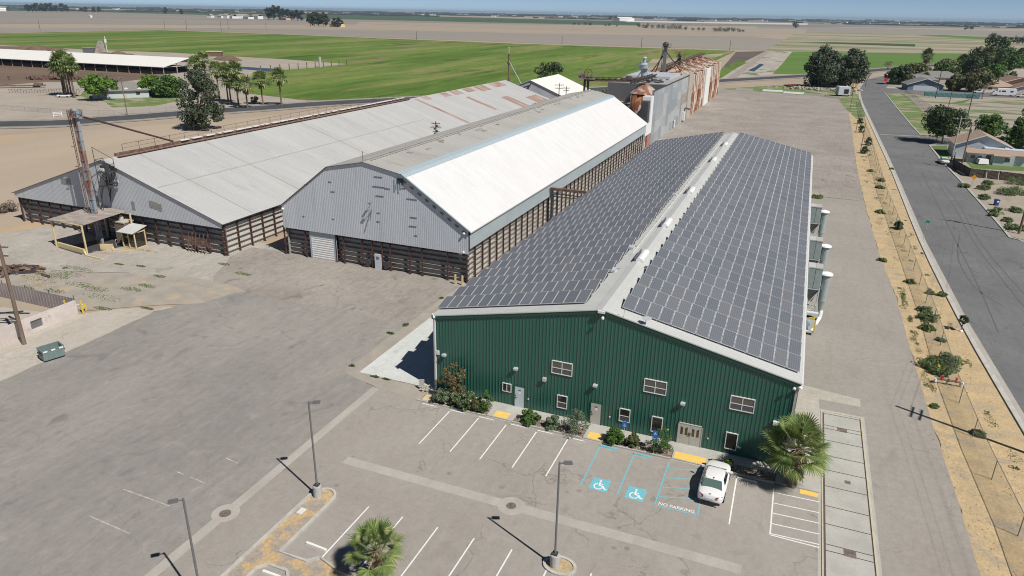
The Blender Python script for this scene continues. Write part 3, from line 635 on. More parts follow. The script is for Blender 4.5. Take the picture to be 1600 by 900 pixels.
kerb('street_kerb', [(63.22, 80.32), (61.94, 81.36), (62.03, 86.93), (62.07, 104.43), (61.99, 126.24), (61.62, 154.1), (61.92, 178.08), (63.78, 180.21)], .4, .13, 'conc')
for pts in ([(56.99, 121.73), (56.73, 97.22), (56.14, 82.49), (55.95, 70.15), (56.24, 58.92), (56.56, 47.1)], [(58.03, 122.24), (57.96, 101.92), (57.15, 85.89), (56.92, 72.31), (57.31, 60.54), (57.86, 49.97)], [(55.06, 133.81), (53.96, 95.9), (53.22, 70.59), (52.7, 52.5), (51.91, 36.83)], [(54.74, 80.62), (52.58, 68.58), (51.93, 58.93), (52.47, 51.13), (54.34, 46.1)]):
    road('tyre_mark', smoothline(pts, 4), .16, .018, 'tyre')
m = MB(); line(m, (50.45, 193.45), (61.59, 195.3), .7, .019); struct('cross_gutter', m, 'gutter')
sheet('street_lawn', [(62.88, 340.07), (70.69, 341.47), (70.89, 258.28), (67.98, 196.04), (63.13, 196.79), (62.07, 199.64), (61.97, 277.46)], .02, 'lawn')
sheet('fence_shade_band', [(70.69, 341.47), (72.43, 342.53), (73.17, 259.56), (70, 198.43), (67.99, 197.36), (70.44, 258.03)], .024, 'shoulder')  # grey ground band painted for the fence's windscreen and its shadow
sheet('park_field', [(71.59, 333.91), (119.03, 339.45), (164.61, 336.4), (129.37, 188.54), (88.24, 195.36), (70.19, 198.53), (73.17, 259.56)], .016, 'park')
sheet('grass_patch', [(86.91, 309.51), (97.89, 332.79), (90.68, 309.06), (83.5, 302.27)], .02, 'lawngreen')
sheet('corner_lawn', [(62.28, 177.11), (66.6, 179.94), (64.02, 158.15), (62.23, 154.41)], .018, 'lawngreen')
sheet('back_lawn', [(67.1, 155.05), (74.08, 154.1), (79.86, 156.14), (77.86, 146.78), (66.92, 145.37)], .018, 'lawngreen')
sheet('vacant_lot', [(61.97, 138.83), (64.83, 134.86), (74.66, 131.79), (91.48, 130.82), (75.4, 77.5), (63.4, 81.17), (62.17, 82.52), (62.3, 88.32), (62.23, 127.75)], .016, 'vacant')
sheet('house_plot', [(67.11, 180.2), (84.45, 177.62), (101.95, 165.53), (91.48, 130.82), (74.66, 131.79), (64.83, 134.86), (62.72, 144.1), (63.72, 157.05)], .012, 'vacant')
sheet('house_plot', [(66.99, 371.44), (68, 392.4), (77.66, 462.21), (101.46, 514.55), (178.85, 619.4), (301.56, 637.98), (201.3, 376.28), (127.56, 379.37), (84.44, 370.9)], .011, 'park')
sheet('side_walk', [(66.52, 373.1), (84.92, 374.93), (127.99, 381.37), (126.88, 376.2), (84.21, 368.91), (65.81, 367.63)], .03, 'conc')

# haze: one closed box round the camera and everything built
def haze():
    m = MB(); m.box(-21500,-21500,-1,21500,21500,62); o = m.build('haze', 'white'); o.data.materials.clear()
    mt = bpy.data.materials.new('valley haze'); mt.use_nodes = True; t = mt.node_tree; t.nodes.clear()
    pv = t.nodes.new('ShaderNodeVolumePrincipled'); pv.inputs['Color'].default_value = (.62,.80,1.0,1); pv.inputs['Density'].default_value = HAZE
    pv.inputs['Anisotropy'].default_value = .2
    ou = t.nodes.new('ShaderNodeOutputMaterial'); t.links.new(pv.outputs[0], ou.inputs['Volume'])
    o.data.materials.append(mt); o['kind'] = 'stuff'; o['label'] = 'pale valley haze over the far fields'
HAZE = .00006
haze()

# ================================================================== green building
XW, EV, RG, LEN = 30.48, 7.45, 10.68, 100.9
XR = XW/2
def roofz(x): return EV+(RG-EV)*(1-abs(x-XR)/XR)
gb = thing('solar_roofed_warehouse', 'long dark green ribbed steel building with solar panels on its roof', 'warehouse', (0,0,0))
m = MB()
ribbed(m, (0,0,0), (1,0,0), (0,0,1), (0,-1,0), XW, lambda s: .1, lambda s: roofz(s)-.05, .305, .045, .04, .022, (XR,))
m.build('front_wall', 'green', gb)
m = MB()
ribbed(m, (XW,0,0), (0,1,0), (0,0,1), (1,0,0), LEN, lambda s: .1, lambda s: EV-.05, .61, .11, .045, .035)
m.build('side_wall', 'green', gb)
m = MB()
ribbed(m, (0,LEN,0), (0,-1,0), (0,0,1), (-1,0,0), LEN, lambda s: .1, lambda s: EV-.05, .61, .11, .045, .035)
m.build('side_wall', 'green', gb)
m = MB(); ribbed(m, (XW,LEN,0), (-1,0,0), (0,0,1), (0,1,0), XW, lambda s: .1, lambda s: roofz(XW-s)-.05, .305, .045, .04, .022, (XR,)); m.build('rear_wall', 'green', gb)
m = MB(); m.box(-.02,-.02,0,XW+.02,LEN+.02,.1); m.build('foundation', 'conc', gb)
sl = math.hypot(XR+.15, RG-EV)
slope = (RG-EV)/XR
for s in (-1, 1):
    m = MB(); x0 = XR+s*(XR+.25); z0 = EV-.25*slope
    V = Vector((-s*(XR+.25), 0, RG-z0)).normalized(); Ls = math.hypot(XR+.25, RG-z0)
    N = Vector((s*slope, 0, 1)).normalized()
    O = (x0, -.1, z0+.02)
    ribbed(m, O, (0,1,0), V, N, LEN+.2, lambda q: 0, lambda q: Ls, .305, .06, .035, .02)
    o = m.build('roof_slope', 'roofgrey', gb)
    # the sheet's underside
    m = MB(); m.slab([(x0,-.1,z0), (XR,-.1,RG-.0), (XR,LEN+.18,RG-.0), (x0,LEN+.18,z0)], .06); m.build('roof_deck', 'trimwhite', gb)
    m = MB(); m.bar((x0,-.105,z0-.13), (XR,-.105,RG-.13), .07, .26); m.build('rake_trim', 'greentrim', gb)
    m = MB(); m.bar((x0,-.12,z0+.06), (XR,-.12,RG+.06), .14, .09); m.build('rake_cap', 'roofgrey', gb)
    m = MB(); m.box(x0-.07 if s > 0 else x0-.1, -.2, z0-.17, x0+.1 if s > 0 else x0+.07, LEN+.2, z0-.01); m.build('gutter', 'trimwhite', gb)
m = MB(); m.slab([(XR-.55,-.2,RG-.02), (XR,-.2,RG+.1), (XR,LEN+.2,RG+.1), (XR-.55,LEN+.2,RG-.02)], .03); m.slab([(XR,-.2,RG+.1), (XR+.55,-.2,RG-.02), (XR+.55,LEN+.2,RG-.02), (XR,LEN+.2,RG+.1)], .03)
m.build('ridge_cap', 'roofgrey', gb)
m = MB(); m.box(-.07,-.1,0,.1,.0,EV-.2); m.box(-.1,-.1,0,-.03,.12,EV-.2); m.build('corner_trim', 'trimwhite', gb)
m = MB(); m.box(XW-.12,-.1,0,XW+.07,.0,EV-.2); m.box(XW+.045,-.1,0,XW+.1,.14,EV-.2); m.build('corner_trim', 'concpole', gb)
# ridge vents
for y in (14.3, 27.2, 44.6, 68.4, 84.8):
    m = MB(); L2 = 1.5
    prof = [(-.34,0),(-.34,.16),(-.22,.28),(0,.33),(.22,.28),(.34,.16),(.34,0)]
    v = [(XR+.12+a, y+t, RG+.08+b) for t in (-L2, L2) for a, b in prof]; n = len(prof)
    m.add(v, [(i, n+i, n+i+1, i+1) for i in range(n-1)]+[tuple(range(n)), tuple(range(2*n-1, n-1, -1))]); vt = m.build('ridge_vent', 'ventwhite', gb)
    m = MB(); m.box(XR-.38,y-L2,RG+.1,XR-.32,y+L2,RG+.42); m.build('vent_slot', 'greysteel', vt)
# conduit and boxes beside the ridge
m = MB(); m.bar((XR-1.15,15.5,RG-.1), (XR-1.15,LEN-12,RG-.1), .07, .06)
for i in range(34): m.box(XR-1.3,15.5+i*2.2,RG-.28,XR-1.0,15.6+i*2.2,RG-.12)
m.build('conduit', 'trimwhite', gb)
for y in (10.2, 17.8, 43, 62, 80):
    m = MB(); m.obox((XR-1.75,y,RG-.2), (.5,.9,.22), .0); m.obox((XR-1.5,y+.6,RG-.2), (.7,.12,.15)); m.build('combiner_box', 'galvbarn', gb)
m = MB(); m.obox((XR+1.3,12.0,RG-.12), (.95,.45,.14)); m.build('combiner_box', 'greysteel', gb)
# solar panels, tilted rows following the roof
def panel_mesh(mb, X, Y, s, frames=True):
    """one module 1.0 x 1.98 m: silver frame (0) and glass (1)"""
    tilt = math.radians(13.0); a = .99/2; L2 = 1.98
    zc = roofz(X)+.20
    U = Vector((1, 0, -s*slope)).normalized(); V = Vector((0, math.cos(tilt), math.sin(tilt))); N = U.cross(V).normalized()
    C = Vector((X, Y, zc))
    def q(u, v, h): return C+U*u+V*v+N*h
    mb.add([q(-a,0,0), q(a,0,0), q(a,L2,0), q(-a,L2,0), q(-a,0,.045), q(a,0,.045), q(a,L2,.045), q(-a,L2,.045)], [(0,3,2,1),(4,5,6,7),(0,1,5,4),(1,2,6,5),(2,3,7,6),(3,0,4,7)], 0)
    b = .03
    mb.add([q(-a+b,b,.049), q(a-b,b,.049), q(a-b,L2-b,.049), q(-a+b,L2-b,.049)], [(0,1,2,3)], 1)
pan = []
ROWS = 36; PITCH = 2.76
for r in range(ROWS):
    Y = 1.35+r*PITCH
    if Y+2 > LEN: break
    for k in range(14):
        pan.append((1, 17.0+k, Y)); pan.append((-1, .05+k*.995, Y))
cam = Vector((27.78,-51.23,32.75))
pan.sort(key=lambda p: (Vector((p[1], p[2], 9))-cam).length)
for s, X, Y in pan[:100]:
    m = MB(); panel_mesh(m, X, Y, s); m.build('solar_panel', ['frame', 'cells'], gb)
m = MB()
for s, X, Y in pan[100:]: panel_mesh(m, X, Y, s)
o = m.build('solar_panel_rows', ['frame', 'cells'], gb); o['kind'] = 'stuff'
m = MB()
for r in range(ROWS):
    Y = 1.35+r*PITCH
    for s, xa, xb in ((1, 16.5, 30.4), (-1, -.35, 13.4)):
        for yy, dz in ((.35, .20), (1.6, .47)):
            if Y+yy < LEN: m.bar((xa-.05, Y+yy, roofz(xa)+dz-.04), (xb+.05, Y+yy, roofz(xb)+dz-.04), .05, .07)
        for k in range(0, 15, 2):
            x = xa+k*(xb-xa)/14
            m.bar((x, Y+1.6, roofz(x)), (x, Y+1.6, roofz(x)+.36), .05, .05)
            m.bar((x, Y+.35, roofz(x)), (x, Y+.35, roofz(x)+.16), .05, .05)
        xe = xa if s > 0 else xb     # dark wedge for the legs and the painted shade under the row's ridge end
        m.slab([(xe, Y+.3, roofz(xe)+.03), (xe, Y+1.9, roofz(xe)+.03), (xe, Y+1.9, roofz(xe)+.5), (xe, Y+1.2, roofz(xe)+.34)], .03)
m.build('panel_rack', 'iron', gb)
# windows and doors in the front wall
def framed(name, x0, z0, x1, z1, bars=(), fmat='trimwhite', glasses=('glass',), y=0, fw=.07, split=None, parent=gb):
    m = MB(); yo = y-.10; yi = y+.0
    m.box(x0,yo,z0,x1,yi,z0+fw); m.box(x0,yo,z1-fw,x1,yi,z1); m.box(x0,yo,z0+fw,x0+fw,yi,z1-fw); m.box(x1-fw,yo,z0+fw,x1,yi,z1-fw)
    for b in bars:
        if b[0] == 'v': m.box(b[1]-.03,yo+.012,z0+fw,b[1]+.03,yi,z1-fw)
        else: m.box(x0+fw,yo+.014,b[1]-.03,x1-fw,yi,b[1]+.03)
    fr = m.build(name, fmat, parent)
    return fr
def pane(fr, x0, z0, x1, z1, mat, y=-.066):
    m = MB(); m.box(x0,y,z0,x1,y+.012,z1); return m.build('pane', mat, fr)
for x0 in (11.18, 19.1, 25.87):
    z0, z1, x1 = 4.16, 5.38, x0+1.84; xm, zm = (x0+x1)/2, z0+.57
    fr = framed('window', x0, z0, x1, z1, (('v', xm), ('h', zm)), fw=.06)
    pane(fr, x0+.05, zm, x1-.05, z1-.05, 'blind'); pane(fr, x0+.05, z0+.05, x1-.05, zm, 'blinddark', -.062)
fr = framed('window', 6.68, 1.38, 7.52, 2.22, (('v', 7.1),), fw=.05); pane(fr, 6.72, 1.42, 7.48, 2.18, 'glass')
for x0 in (11.79, 17.28):
    fr = framed('window', x0, .93, x0+.92, 2.18, (('h', 1.5),), fw=.06); pane(fr, x0+.05, 1.5, x0+.87, 2.13, 'glass'); pane(fr, x0+.05, .98, x0+.87, 1.5, 'blinddark', -.062)
for x0, zb in ((20.0, .62), (25.93, .56)):
    fr = framed('window', x0, zb, x0+.92, 2.08, fw=.06); pane(fr, x0+.05, zb+.05, x0+.87, 2.03, 'glass')
for x0, mt, lab in ((7.88, 'doorpale', 'pale blue grey door with a notice'), (14.84, 'doorbeige', 'beige door with a notice')):
    m = MB(); m.box(x0,-.09,.12,x0+.9,0,2.16); d = m.build('door', mt, gb); d['label'] = lab
    m = MB(); m.box(x0-.05,-.11,.12,x0,0,2.22); m.box(x0+.9,-.11,.12,x0+.95,0,2.22); m.box(x0-.05,-.11,2.16,x0+.95,0,2.22); m.build('door_frame', 'greentrim', d)
    m = MB(); m.box(x0+.06,-.13,1.0,x0+.18,-.09,1.08); m.box(x0+.06,-.115,1.2,x0+.12,-.09,1.32); m.build('handle', 'iron', d)
    m = MB(); m.box(x0+.32,-.094,1.72,x0+.56,-.09,1.86); m.build('notice', 'greysteel', d)
    m = MB(); m.box(x0+.34,-.095,1.45,x0+.56,-.09,1.70); m.build('notice', 'signwhite', d)
for i in range(2):
    x0 = 22.24+i*.91
    m = MB(); m.box(x0,-.09,.12,x0+.895,0,2.0); d = m.build('double_door_leaf', 'doorbeige', gb)
    for k in range(2):
        a = x0+.16+k*.36
        m = MB(); m.add([(a,-.098,1.0),(a+.2,-.098,1.0),(a+.2,-.098,1.75 if k else 1.62),(a,-.098,1.62 if k else 1.75),(a,-.085,1.0),(a+.2,-.085,1.0),(a+.2,-.085,1.75 if k else 1.62),(a,-.085,1.62 if k else 1.75)],
                        [(0,1,2,3),(0,4,5,1),(3,2,6,7),(0,3,7,4),(1,5,6,2)]); m.build('pane', 'glass', d)
        m = MB(); m.box(a,-.094,.3,a+.2,-.088,.85); m.build('panel_relief', 'doorbeige', d)
    m = MB(); xx = x0+(.84 if i == 0 else .05); m.box(xx-.02,-.15,1.0,xx+.02,-.09,1.3); m.build('handle', 'iron', d)
m = MB(); m.box(22.18,-.11,.12,22.235,0,2.06); m.box(24.05,-.11,.12,24.11,0,2.06); m.box(22.18,-.11,2.0,24.11,0,2.06); m.build('door_frame', 'doorbeige', gb)
for x, z in ((7.95,3.9), (15.1,3.85), (22.35,3.84), (.98,3.8)):
    m = MB(); m.box(x-.18,-.36,z-.06,x+.18,0,z+.09); m.box(x-.14,-.3,z-.16,x+.14,-.05,z-.06); m.build('wall_light', 'galvbarn', gb)
m = MB(); m.box(10.45,-.28,3.28,10.75,0,3.58); m.build('speaker_box', 'doorbeige', gb)
m = MB(); m.box(.15,-.12,3.68,.42,0,4.05); m.build('meter_box', 'trimwhite', gb)
m = MB(); m.box(29.2,-.3,3.66,29.62,0,3.92); m.build('wall_box', 'trimwhite', gb)
m = MB(); m.box(XR-.28,-.42,RG-.16,XR+.28,-.2,RG+.03); m.lathe((XR+.18,-.5,RG-.62), [(.02,0),(.12,.05),(.13,.16),(.06,.26)], 10); m.build('security_camera', 'trimwhite', gb)
m = MB(); m.lathe((XW-.25,-.42,EV-.45), [(.02,0),(.11,.05),(.12,.15),(.06,.24)], 10); m.lathe((XW+.16,-.25,EV-.42), [(.02,0),(.15,.06),(.16,.2),(.06,.28)], 10); m.build('security_camera', 'trimwhite', gb)
m = MB(); m.lathe((.1,-.3,EV-.12), [(.02,0),(.12,.05),(.12,.15),(.06,.2)], 8); m.bar((.1,-.3,EV), (-.1,-.2,EV+.3), .06); m.build('security_camera', 'trimwhite', gb)
m = MB(); m.tube((17.0,-.1,roofz(17)), (17.05,-.1,roofz(17)+.95), .02, n=6); m.build('antenna', 'concpole', gb)
m = MB(); m.tube((18.75,.1,roofz(18.7)), (18.75,.1,roofz(18.7)+.5), .03, n=6)
prof = [(.02,0),(.2,.03),(.36,.09),(.40,.12)]; m.lathe((18.8,.05,roofz(18.7)+.5), prof, 14); m.build('dish', 'galvbarn', gb)
m = MB(); m.lathe((27.05,-.06,.9), [(.1,0),(.16,.03),(.16,.06)], 12); m.build('hose_reel', 'trimwhite', gb)
for x in (9.15, 16.5, 21.4, 24.6):
    m = MB(); m.box(x-.05,-.09,1.05,x+.05,-.02,1.15); m.build('door_button', 'trimwhite', gb)
# air conditioners on the east wall
for i, (y, z) in enumerate(((1.2, 3.2), (1.2, 1.3), (2.6, 2.3))):
    t = thing('air_conditioner', ['topmost grey air conditioner outdoor unit at the palm corner of the green building', 'lowest grey air conditioner outdoor unit at the palm corner of the green building', 'rear grey air conditioner outdoor unit on the east wall of the green building'][i], 'air conditioner', (XW+.1, y, z), 0, 'air conditioners on the east wall')
    m = MB(); m.box(0,-.45,0,.42,.45,.75); m.build('casing', 'greysteel', t)
    m = MB(); m.lathe((.21,0,.75), [(.3,0),(.3,.03),(.1,.05)], 14); m.build('fan_grille', 'rubber', t)
    m = MB(); m.box(-.1,-.3,-.08,.3,-.25,0); m.box(-.1,.25,-.08,.3,.3,0); m.build('bracket', 'greysteel', t)

# dust collectors standing along the east wall
PY1, PY2, PY3 = (32.46, 29.56, 6.9)[1], (32.44, 40.53, 6.9)[1], (32.36, 58.37, 6.9)[1]
def collector(y, label, blower=False):
    t = thing('dust_collector', label, 'dust collector', (XW+.35, y, 0), 0, 'dust collectors along the east wall of the green building')
    m = MB()
    for sx in (.1, 1.5):
        for sy in (-.8, .8): m.bar((sx,sy,0), (sx,sy,5.0), .11, .11)
    for z in (.2, 2.4, 4.9):
        m.bar((.1,-.8,z), (1.5,-.8,z), .1, .1); m.bar((1.5,-.8,z), (1.5,.8,z), .1, .1); m.bar((.1,.8,z), (1.5,.8,z), .1, .1)
    for z in (.25, 2.45): m.bar((.1,-.8,z), (1.5,-.8,z+2.3), .08, .08); m.bar((1.5,-.8,z), (.1,-.8,z+1.2), .07, .07); m.bar((1.5,-.8,z), (1.5,.8,z+2.3), .08, .08)
    m.build('frame', 'whitesteel', t)
    m = MB(); m.box(.05,-.85,5.0,.78,.85,7.3); m.box(.82,-.85,5.0,1.5,.85,7.25); m.build('filter_housing', 'ductgreen', t)
    m = MB(); m.box(.0,-.88,7.31,.79,.88,7.42); m.build('housing_lid', 'roofgrey', t)
    m = MB(); m.box(.81,-.88,7.26,1.53,.88,7.4); m.build('housing_lid', 'doorbeige', t)
    m = MB(); m.add([(.1,-.8,4.99),(1.5,-.8,4.99),(1.5,.8,4.99),(.1,.8,4.99),(.65,-.2,3.2),(.95,-.2,3.2),(.95,.2,3.2),(.65,.2,3.2)], [(4,5,1,0),(5,6,2,1),(6,7,3,2),(7,4,0,3),(4,7,6,5)]); m.build('hopper', 'greysteel', t)
    m = MB(); m.lathe((2.0,-.1,2.2), [(.2,0),(.38,1.2),(.44,1.25),(.44,4.1),(.38,4.2)], 18); m.build('cyclone', 'ductgreen', t)
    m = MB(); m.lathe((2.0,-.1,6.3), [(.3,0),(.3,.2),(.68,.28),(.60,.42),(.1,.58)], 18); m.build('rain_cap', 'ventwhite', t)
    m = MB()
    for a, b in (((2.1,-.1,2.3),(2.05,-.3,1.5)), ((2.05,-.3,1.5),(1.7,-1.0,.9)), ((1.7,-1.0,.9),(1.2,-1.4,.8))): m.tube(a, b, .24, n=10)
    m.build('duct', 'ventwhite', t)
    if blower:
        m = MB(); m.lathe((0,0,0), [(.01,0)], 3) if 0 else None
        v = MB(); n = 18
        pts = [(.9+.85*math.cos(2*PI*i/n), 1.35+.85*math.sin(2*PI*i/n)) for i in range(n)]
        vv = [(p[0], -1.9, p[1]) for p in pts]+[(p[0], -1.35, p[1]) for p in pts]
        v.add(vv, [tuple(range(n)), tuple(range(2*n-1, n-1, -1))]+[(i, n+i, n+(i+1) % n, (i+1) % n) for i in range(n)])
        v.box(.1,-2.3,.3,1.7,-1.2,.5); v.box(.6,-1.9,1.9,1.8,-1.35,2.5); v.build('blower', 'whitesteel', t)
        m = MB(); m.tube((.9,-2.5,1.35), (.9,-1.9,1.35), .25, n=12); m.build('motor', 'bluetrim', t)
        m = MB(); m.box(1.55,-2.35,.3,1.7,-2.2,2.1); m.box(.9,-2.35,1.9,1.7,-2.2,2.1); m.build('guard', 'yellowpaint', t)
    return t
collector(PY1, 'nearest dust collector on the east wall, with a blower and yellow guard at its foot', True)
collector(PY2, 'middle one of the three dust collectors along the east wall')
collector(PY3, 'farthest of the three dust collectors along the east wall')

# ================================================================== old barns
def profz(prof, x):
    for (x0, z0), (x1, z1) in zip(prof[:-1], prof[1:]):
        if x0 <= x <= x1: return z0+(z1-z0)*(x-x0)/(x1-x0)
    return prof[0][1] if x < prof[0][0] else prof[-1][1]
def lower_bay(t, p, q, out, ztop, posts, rails, railh=.18, front=False, inset=.35, pname='wall_post', pm='darkpanel'):
    """pale recessed sheets, protruding dark rails and full-height brown posts between p and q"""
    p = Vector((*p, 0)); q = Vector((*q, 0)); d = (q-p).normalized(); L = (q-p).length; o = Vector((*out, 0))
    m = MB(); a = p-o*inset; b = q-o*inset
    ribbed(m, a, d, (0,0,1), o, L, lambda s: 0, lambda s: ztop, .4, .1, .03, .04)
    m.build('lower_siding', pm, t)
    for z in rails:
        m = MB(); m.bar(p-o*(inset-.12)+Vector((0,0,z)), q-o*(inset-.12)+Vector((0,0,z)), .22, .08); r = m.build('wall_rail', 'brown', t)
        m = MB(); m.bar(p-o*(inset-.13)+Vector((0,0,z+.05)), q-o*(inset-.13)+Vector((0,0,z+.05)), .21, .015); m.build('lit_rail_top', 'litledge', r)  # pale strip paints the lit top of each rail
    for s in posts:
        c = p+d*s
        m = MB(); m.bar(c-o*.06, c-o*.06+Vector((0,0,ztop)), .09, .20, up=o); m.bar(c+o*.05, c+o*.05+Vector((0,0,ztop)), .16, .03, up=o); m.bar(c, c+Vector((0,0,.06)), .32, .32)
        m.build(pname, 'brown', t)
b2 = thing('curved_roof_barn', 'middle barn with a many-sided roof, one slope brilliant white, galvanised gable and brown posts', 'barn', (0,0,0), 0, None)
Y0, Y1 = 26.1, 131.0
P2 = [(-38.1,7.0), (-29.6,13.4), (-23.8,14.55), (-18.0,13.45), (-8.5,7.05)]
m = MB()
ribbed(m, (-37.7,Y0-.25,0), (1,0,0), (0,0,1), (0,-1,0), 28.8, lambda s: 4.05+.0*s, lambda s: profz(P2, -37.7+s)-.12, .27, .07, .013, .03, [37.7+a for a, b in P2[1:-1]])
m.build('gable_siding', 'galv', b2)
m = MB(); ribbed(m, (-8.9,Y1,0), (-1,0,0), (0,0,1), (0,1,0), 28.8, lambda s: 0, lambda s: profz(P2, -8.9-s)-.12, .27, .07, .013, .03, [-8.9-a for a, b in P2[1:-1]]); m.build('gable_siding', 'galv', b2)
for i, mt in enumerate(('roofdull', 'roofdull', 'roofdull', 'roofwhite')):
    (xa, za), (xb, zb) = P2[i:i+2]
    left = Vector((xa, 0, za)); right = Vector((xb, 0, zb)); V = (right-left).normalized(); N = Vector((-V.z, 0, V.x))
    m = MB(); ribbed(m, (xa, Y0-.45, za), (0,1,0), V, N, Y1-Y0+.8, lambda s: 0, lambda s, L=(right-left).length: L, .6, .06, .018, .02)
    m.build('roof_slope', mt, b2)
    m = MB(); m.slab([(xa, Y0-.45, za-.01), (xb, Y0-.45, zb-.01), (xb, Y1+.35, zb-.01), (xa, Y1+.35, za-.01)], .07); m.build('roof_edge', 'greysteel', b2)
m = MB(); m.slab([(-18.9,Y0-.5,13.67), (-17.9,Y0-.5,13.43), (-17.9,Y1+.4,13.43), (-18.9,Y1+.4,13.67)], .03); m.slab([(-18.02,Y0-.5,13.5), (-17.5,Y0-.5,13.17), (-17.5,Y1+.4,13.17), (-18.02,Y1+.4,13.5)], .03); m.build('roof_flashing', 'bluetrim', b2)
m = MB()
for dx, dz in ((-.5,.03), (.35,.03)): m.bar((-23.8+dx, Y0+1, 14.58+dz), (-23.8+dx, Y1-1, 14.58+dz), .12, .12)
for i in range(40): m.bar((-24.5, Y0+2+i*2.6, 14.55), (-23.2, Y0+2+i*2.6, 14.6), .06, .06)
m.build('ridge_pipe', 'roofdull', b2)
m = MB(); rg = random.Random(3)
for i in range(26):
    y = rg.uniform(Y0+3, Y1-5); x = rg.gauss(-22.9, .5); z = profz(P2, x)+.035
    m.slab([(x,y,z+.0), (x+rg.uniform(.2,.9),y,z-.05), (x+rg.uniform(.2,.8),y+rg.uniform(.3,1.5),z-.05), (x,y+rg.uniform(.2,1.4),z)], .02)
m.build('rust_scab', 'tin', b2)
m = MB(); m.tube((-23.9,Y0-.2,14.5), (-23.9,Y0-.2,15.9), .04, n=6); m.build('mast', 'rustbar', b2)
m = MB(); m.slab([(-8.6,Y0-.3,7.0), (-8.5,Y0-.3,7.0), (-8.5,Y1,7.0), (-8.6,Y1,7.0)], .1); m.build('gutter', 'trimwhite', b2)
m = MB(); ribbed(m, (-8.75,Y0-.2,0), (0,1,0), (0,0,1), (1,0,0), Y1-Y0, lambda s: 4.75, lambda s: 6.9, .3, .08, .02, .03); m.build('eave_siding', 'eavesteel', b2)
m = MB(); ribbed(m, (-37.75,Y1,0), (0,-1,0), (0,0,1), (-1,0,0), Y1-Y0, lambda s: 4.4, lambda s: 6.9, .3, .08, .02, .03); m.build('eave_siding', 'eavesteel', b2)
# loose sheets and gaps at the gable's right shoulder
m = MB(); m.box(-18.9,Y0-.34,12.1,-18.0,Y0-.26,12.9); m.build('gable_hole', 'iron', b2)
m = MB()
for i, (x, w_, z0, z1) in enumerate(((-19.3,.12,11.2,12.8), (-19.05,.1,11.5,12.1), (-18.75,.16,11.1,12.2), (-18.4,.1,11.6,12.3))): m.box(x,Y0-.36,z0,x+w_,Y0-.31,z1)
m.bar((-18.2,Y0-.5,13.62), (-8.5,Y0-.5,7.15), .25, .05); m.build('loose_strip', 'bluetrim', b2)
m = MB()
for i in range(9):
    t_ = i/9; a = Vector((-18.2,Y0-.4,13.1)).lerp(Vector((-8.8,Y0-.4,6.8)), t_+.02); b = Vector((-18.2,Y0-.4,13.1)).lerp(Vector((-8.8,Y0-.4,6.8)), t_+.07)
    m.bar(a-Vector((0,0,.28)), b-Vector((0,0,.28)), .05, .12)
m.build('gable_gap', 'iron', b2)
m = MB(); rg = random.Random(4)
for (x, z, w_) in ((-33.5,10.5,.5), (-29.5,11.3,.5), (-29.2,10.0,.6), (-29.3,6.2,.3), (-22.3,12.7,1.2), (-22.6,11.4,1.8), (-20.8,11.3,.8), (-22.2,10.2,1.2), (-18.6,11.6,.9), (-17.6,10.3,1.5), (-17.2,7.9,1.0), (-17.4,6.7,1.1), (-22.2,7.9,.5), (-22.3,6.7,.5), (-16.7,5.5,.5), (-34.2,6.0,.3)):
    m.box(x,Y0-.30,z,x+w_,Y0-.268,z+.12)
m.build('siding_patch', 'greysteel', b2)
m = MB(); m.bar((-22.9,Y0-.9,6.9), (-22.9,Y0-.4,8.3), .08); m.bar((-22.9,Y0-.3,8.3), (-22.9,Y0-1.0,8.4), .06); m.obox((-22.9,Y0-.8,9.25), (.25,.3,.15)); m.obox((-23.3,Y0-.8,8.2), (.3,.2,.14)); m.bar((-22.9,Y0-.3,9.2), (-22.9,Y0-1.0,9.3), .05); m.build('gable_lamp', 'greysteel', b2)
m = MB(); m.lathe((-37.3,Y0-.5,6.7), [(.02,0),(.18,.08),(.18,.2),(.02,.28)], 8); m.lathe((-9.4,Y0-.5,6.7), [(.02,0),(.18,.08),(.18,.2),(.02,.28)], 8); m.lathe((-9.5,Y0-.5,4.2), [(.02,0),(.15,.08),(.15,.2),(.02,.28)], 8); m.build('corner_lamp', 'ventwhite', b2)
fx = [(-37.9, 26.1, 4.14)[0]+.0, (-34.29, 26.1, 4.12)[0], (-29.2, 26.1, 4.04)[0], (-27.94, 26.1, 4.11)[0], (-24.97, 26.1, 4.14)[0], (-23.41, 26.1, 4.16)[0], (-21.87, 26.1, 4.1)[0], (-20.6, 26.1, 3.91)[0], (-17.64, 26.1, 3.87)[0], (-15.78, 26.1, 3.95)[0], (-12.04, 26.1, 4.03)[0], -9.25]
lower_bay(b2, (-37.9,Y0), (-33.6,Y0), (0,-1), 4.2, [x+37.9 for x in fx[:2]], (.35,1.0,1.65,2.3,2.95,3.6), inset=.6)
lower_bay(b2, (-29.2,Y0), (-9.2,Y0), (0,-1), 4.2, [x+29.2 for x in fx[2:]], (.35,1.0,1.65,2.3,2.95,3.6), inset=.6)
m = MB(); m.box(-33.55,Y0-.02,3.35,-29.15,Y0+.1,4.3); m.box(-33.55,Y0-.02,0,-33.25,Y0+.1,3.35); m.box(-29.5,Y0-.02,0,-29.15,Y0+.1,3.35); m.build('door_surround', 'bluetrim', b2)
m = MB(); ribbed(m, (-33.25,Y0+.05,0), (0,0,1), (1,0,0), (0,-1,0), 3.35, lambda s: 0, lambda s: 3.75, .32, .12, .03, .04); m.build('roller_door', 'trimwhite', b2)
m = MB(); m.box(-23.0,Y0-.15,.0,-22.0,Y0+.1,2.1); d = m.build('door', 'doorpale', b2)
m = MB(); m.box(-22.75,Y0-.17,1.4,-22.3,Y0-.15,1.8); m.build('notice', 'greysteel', d)
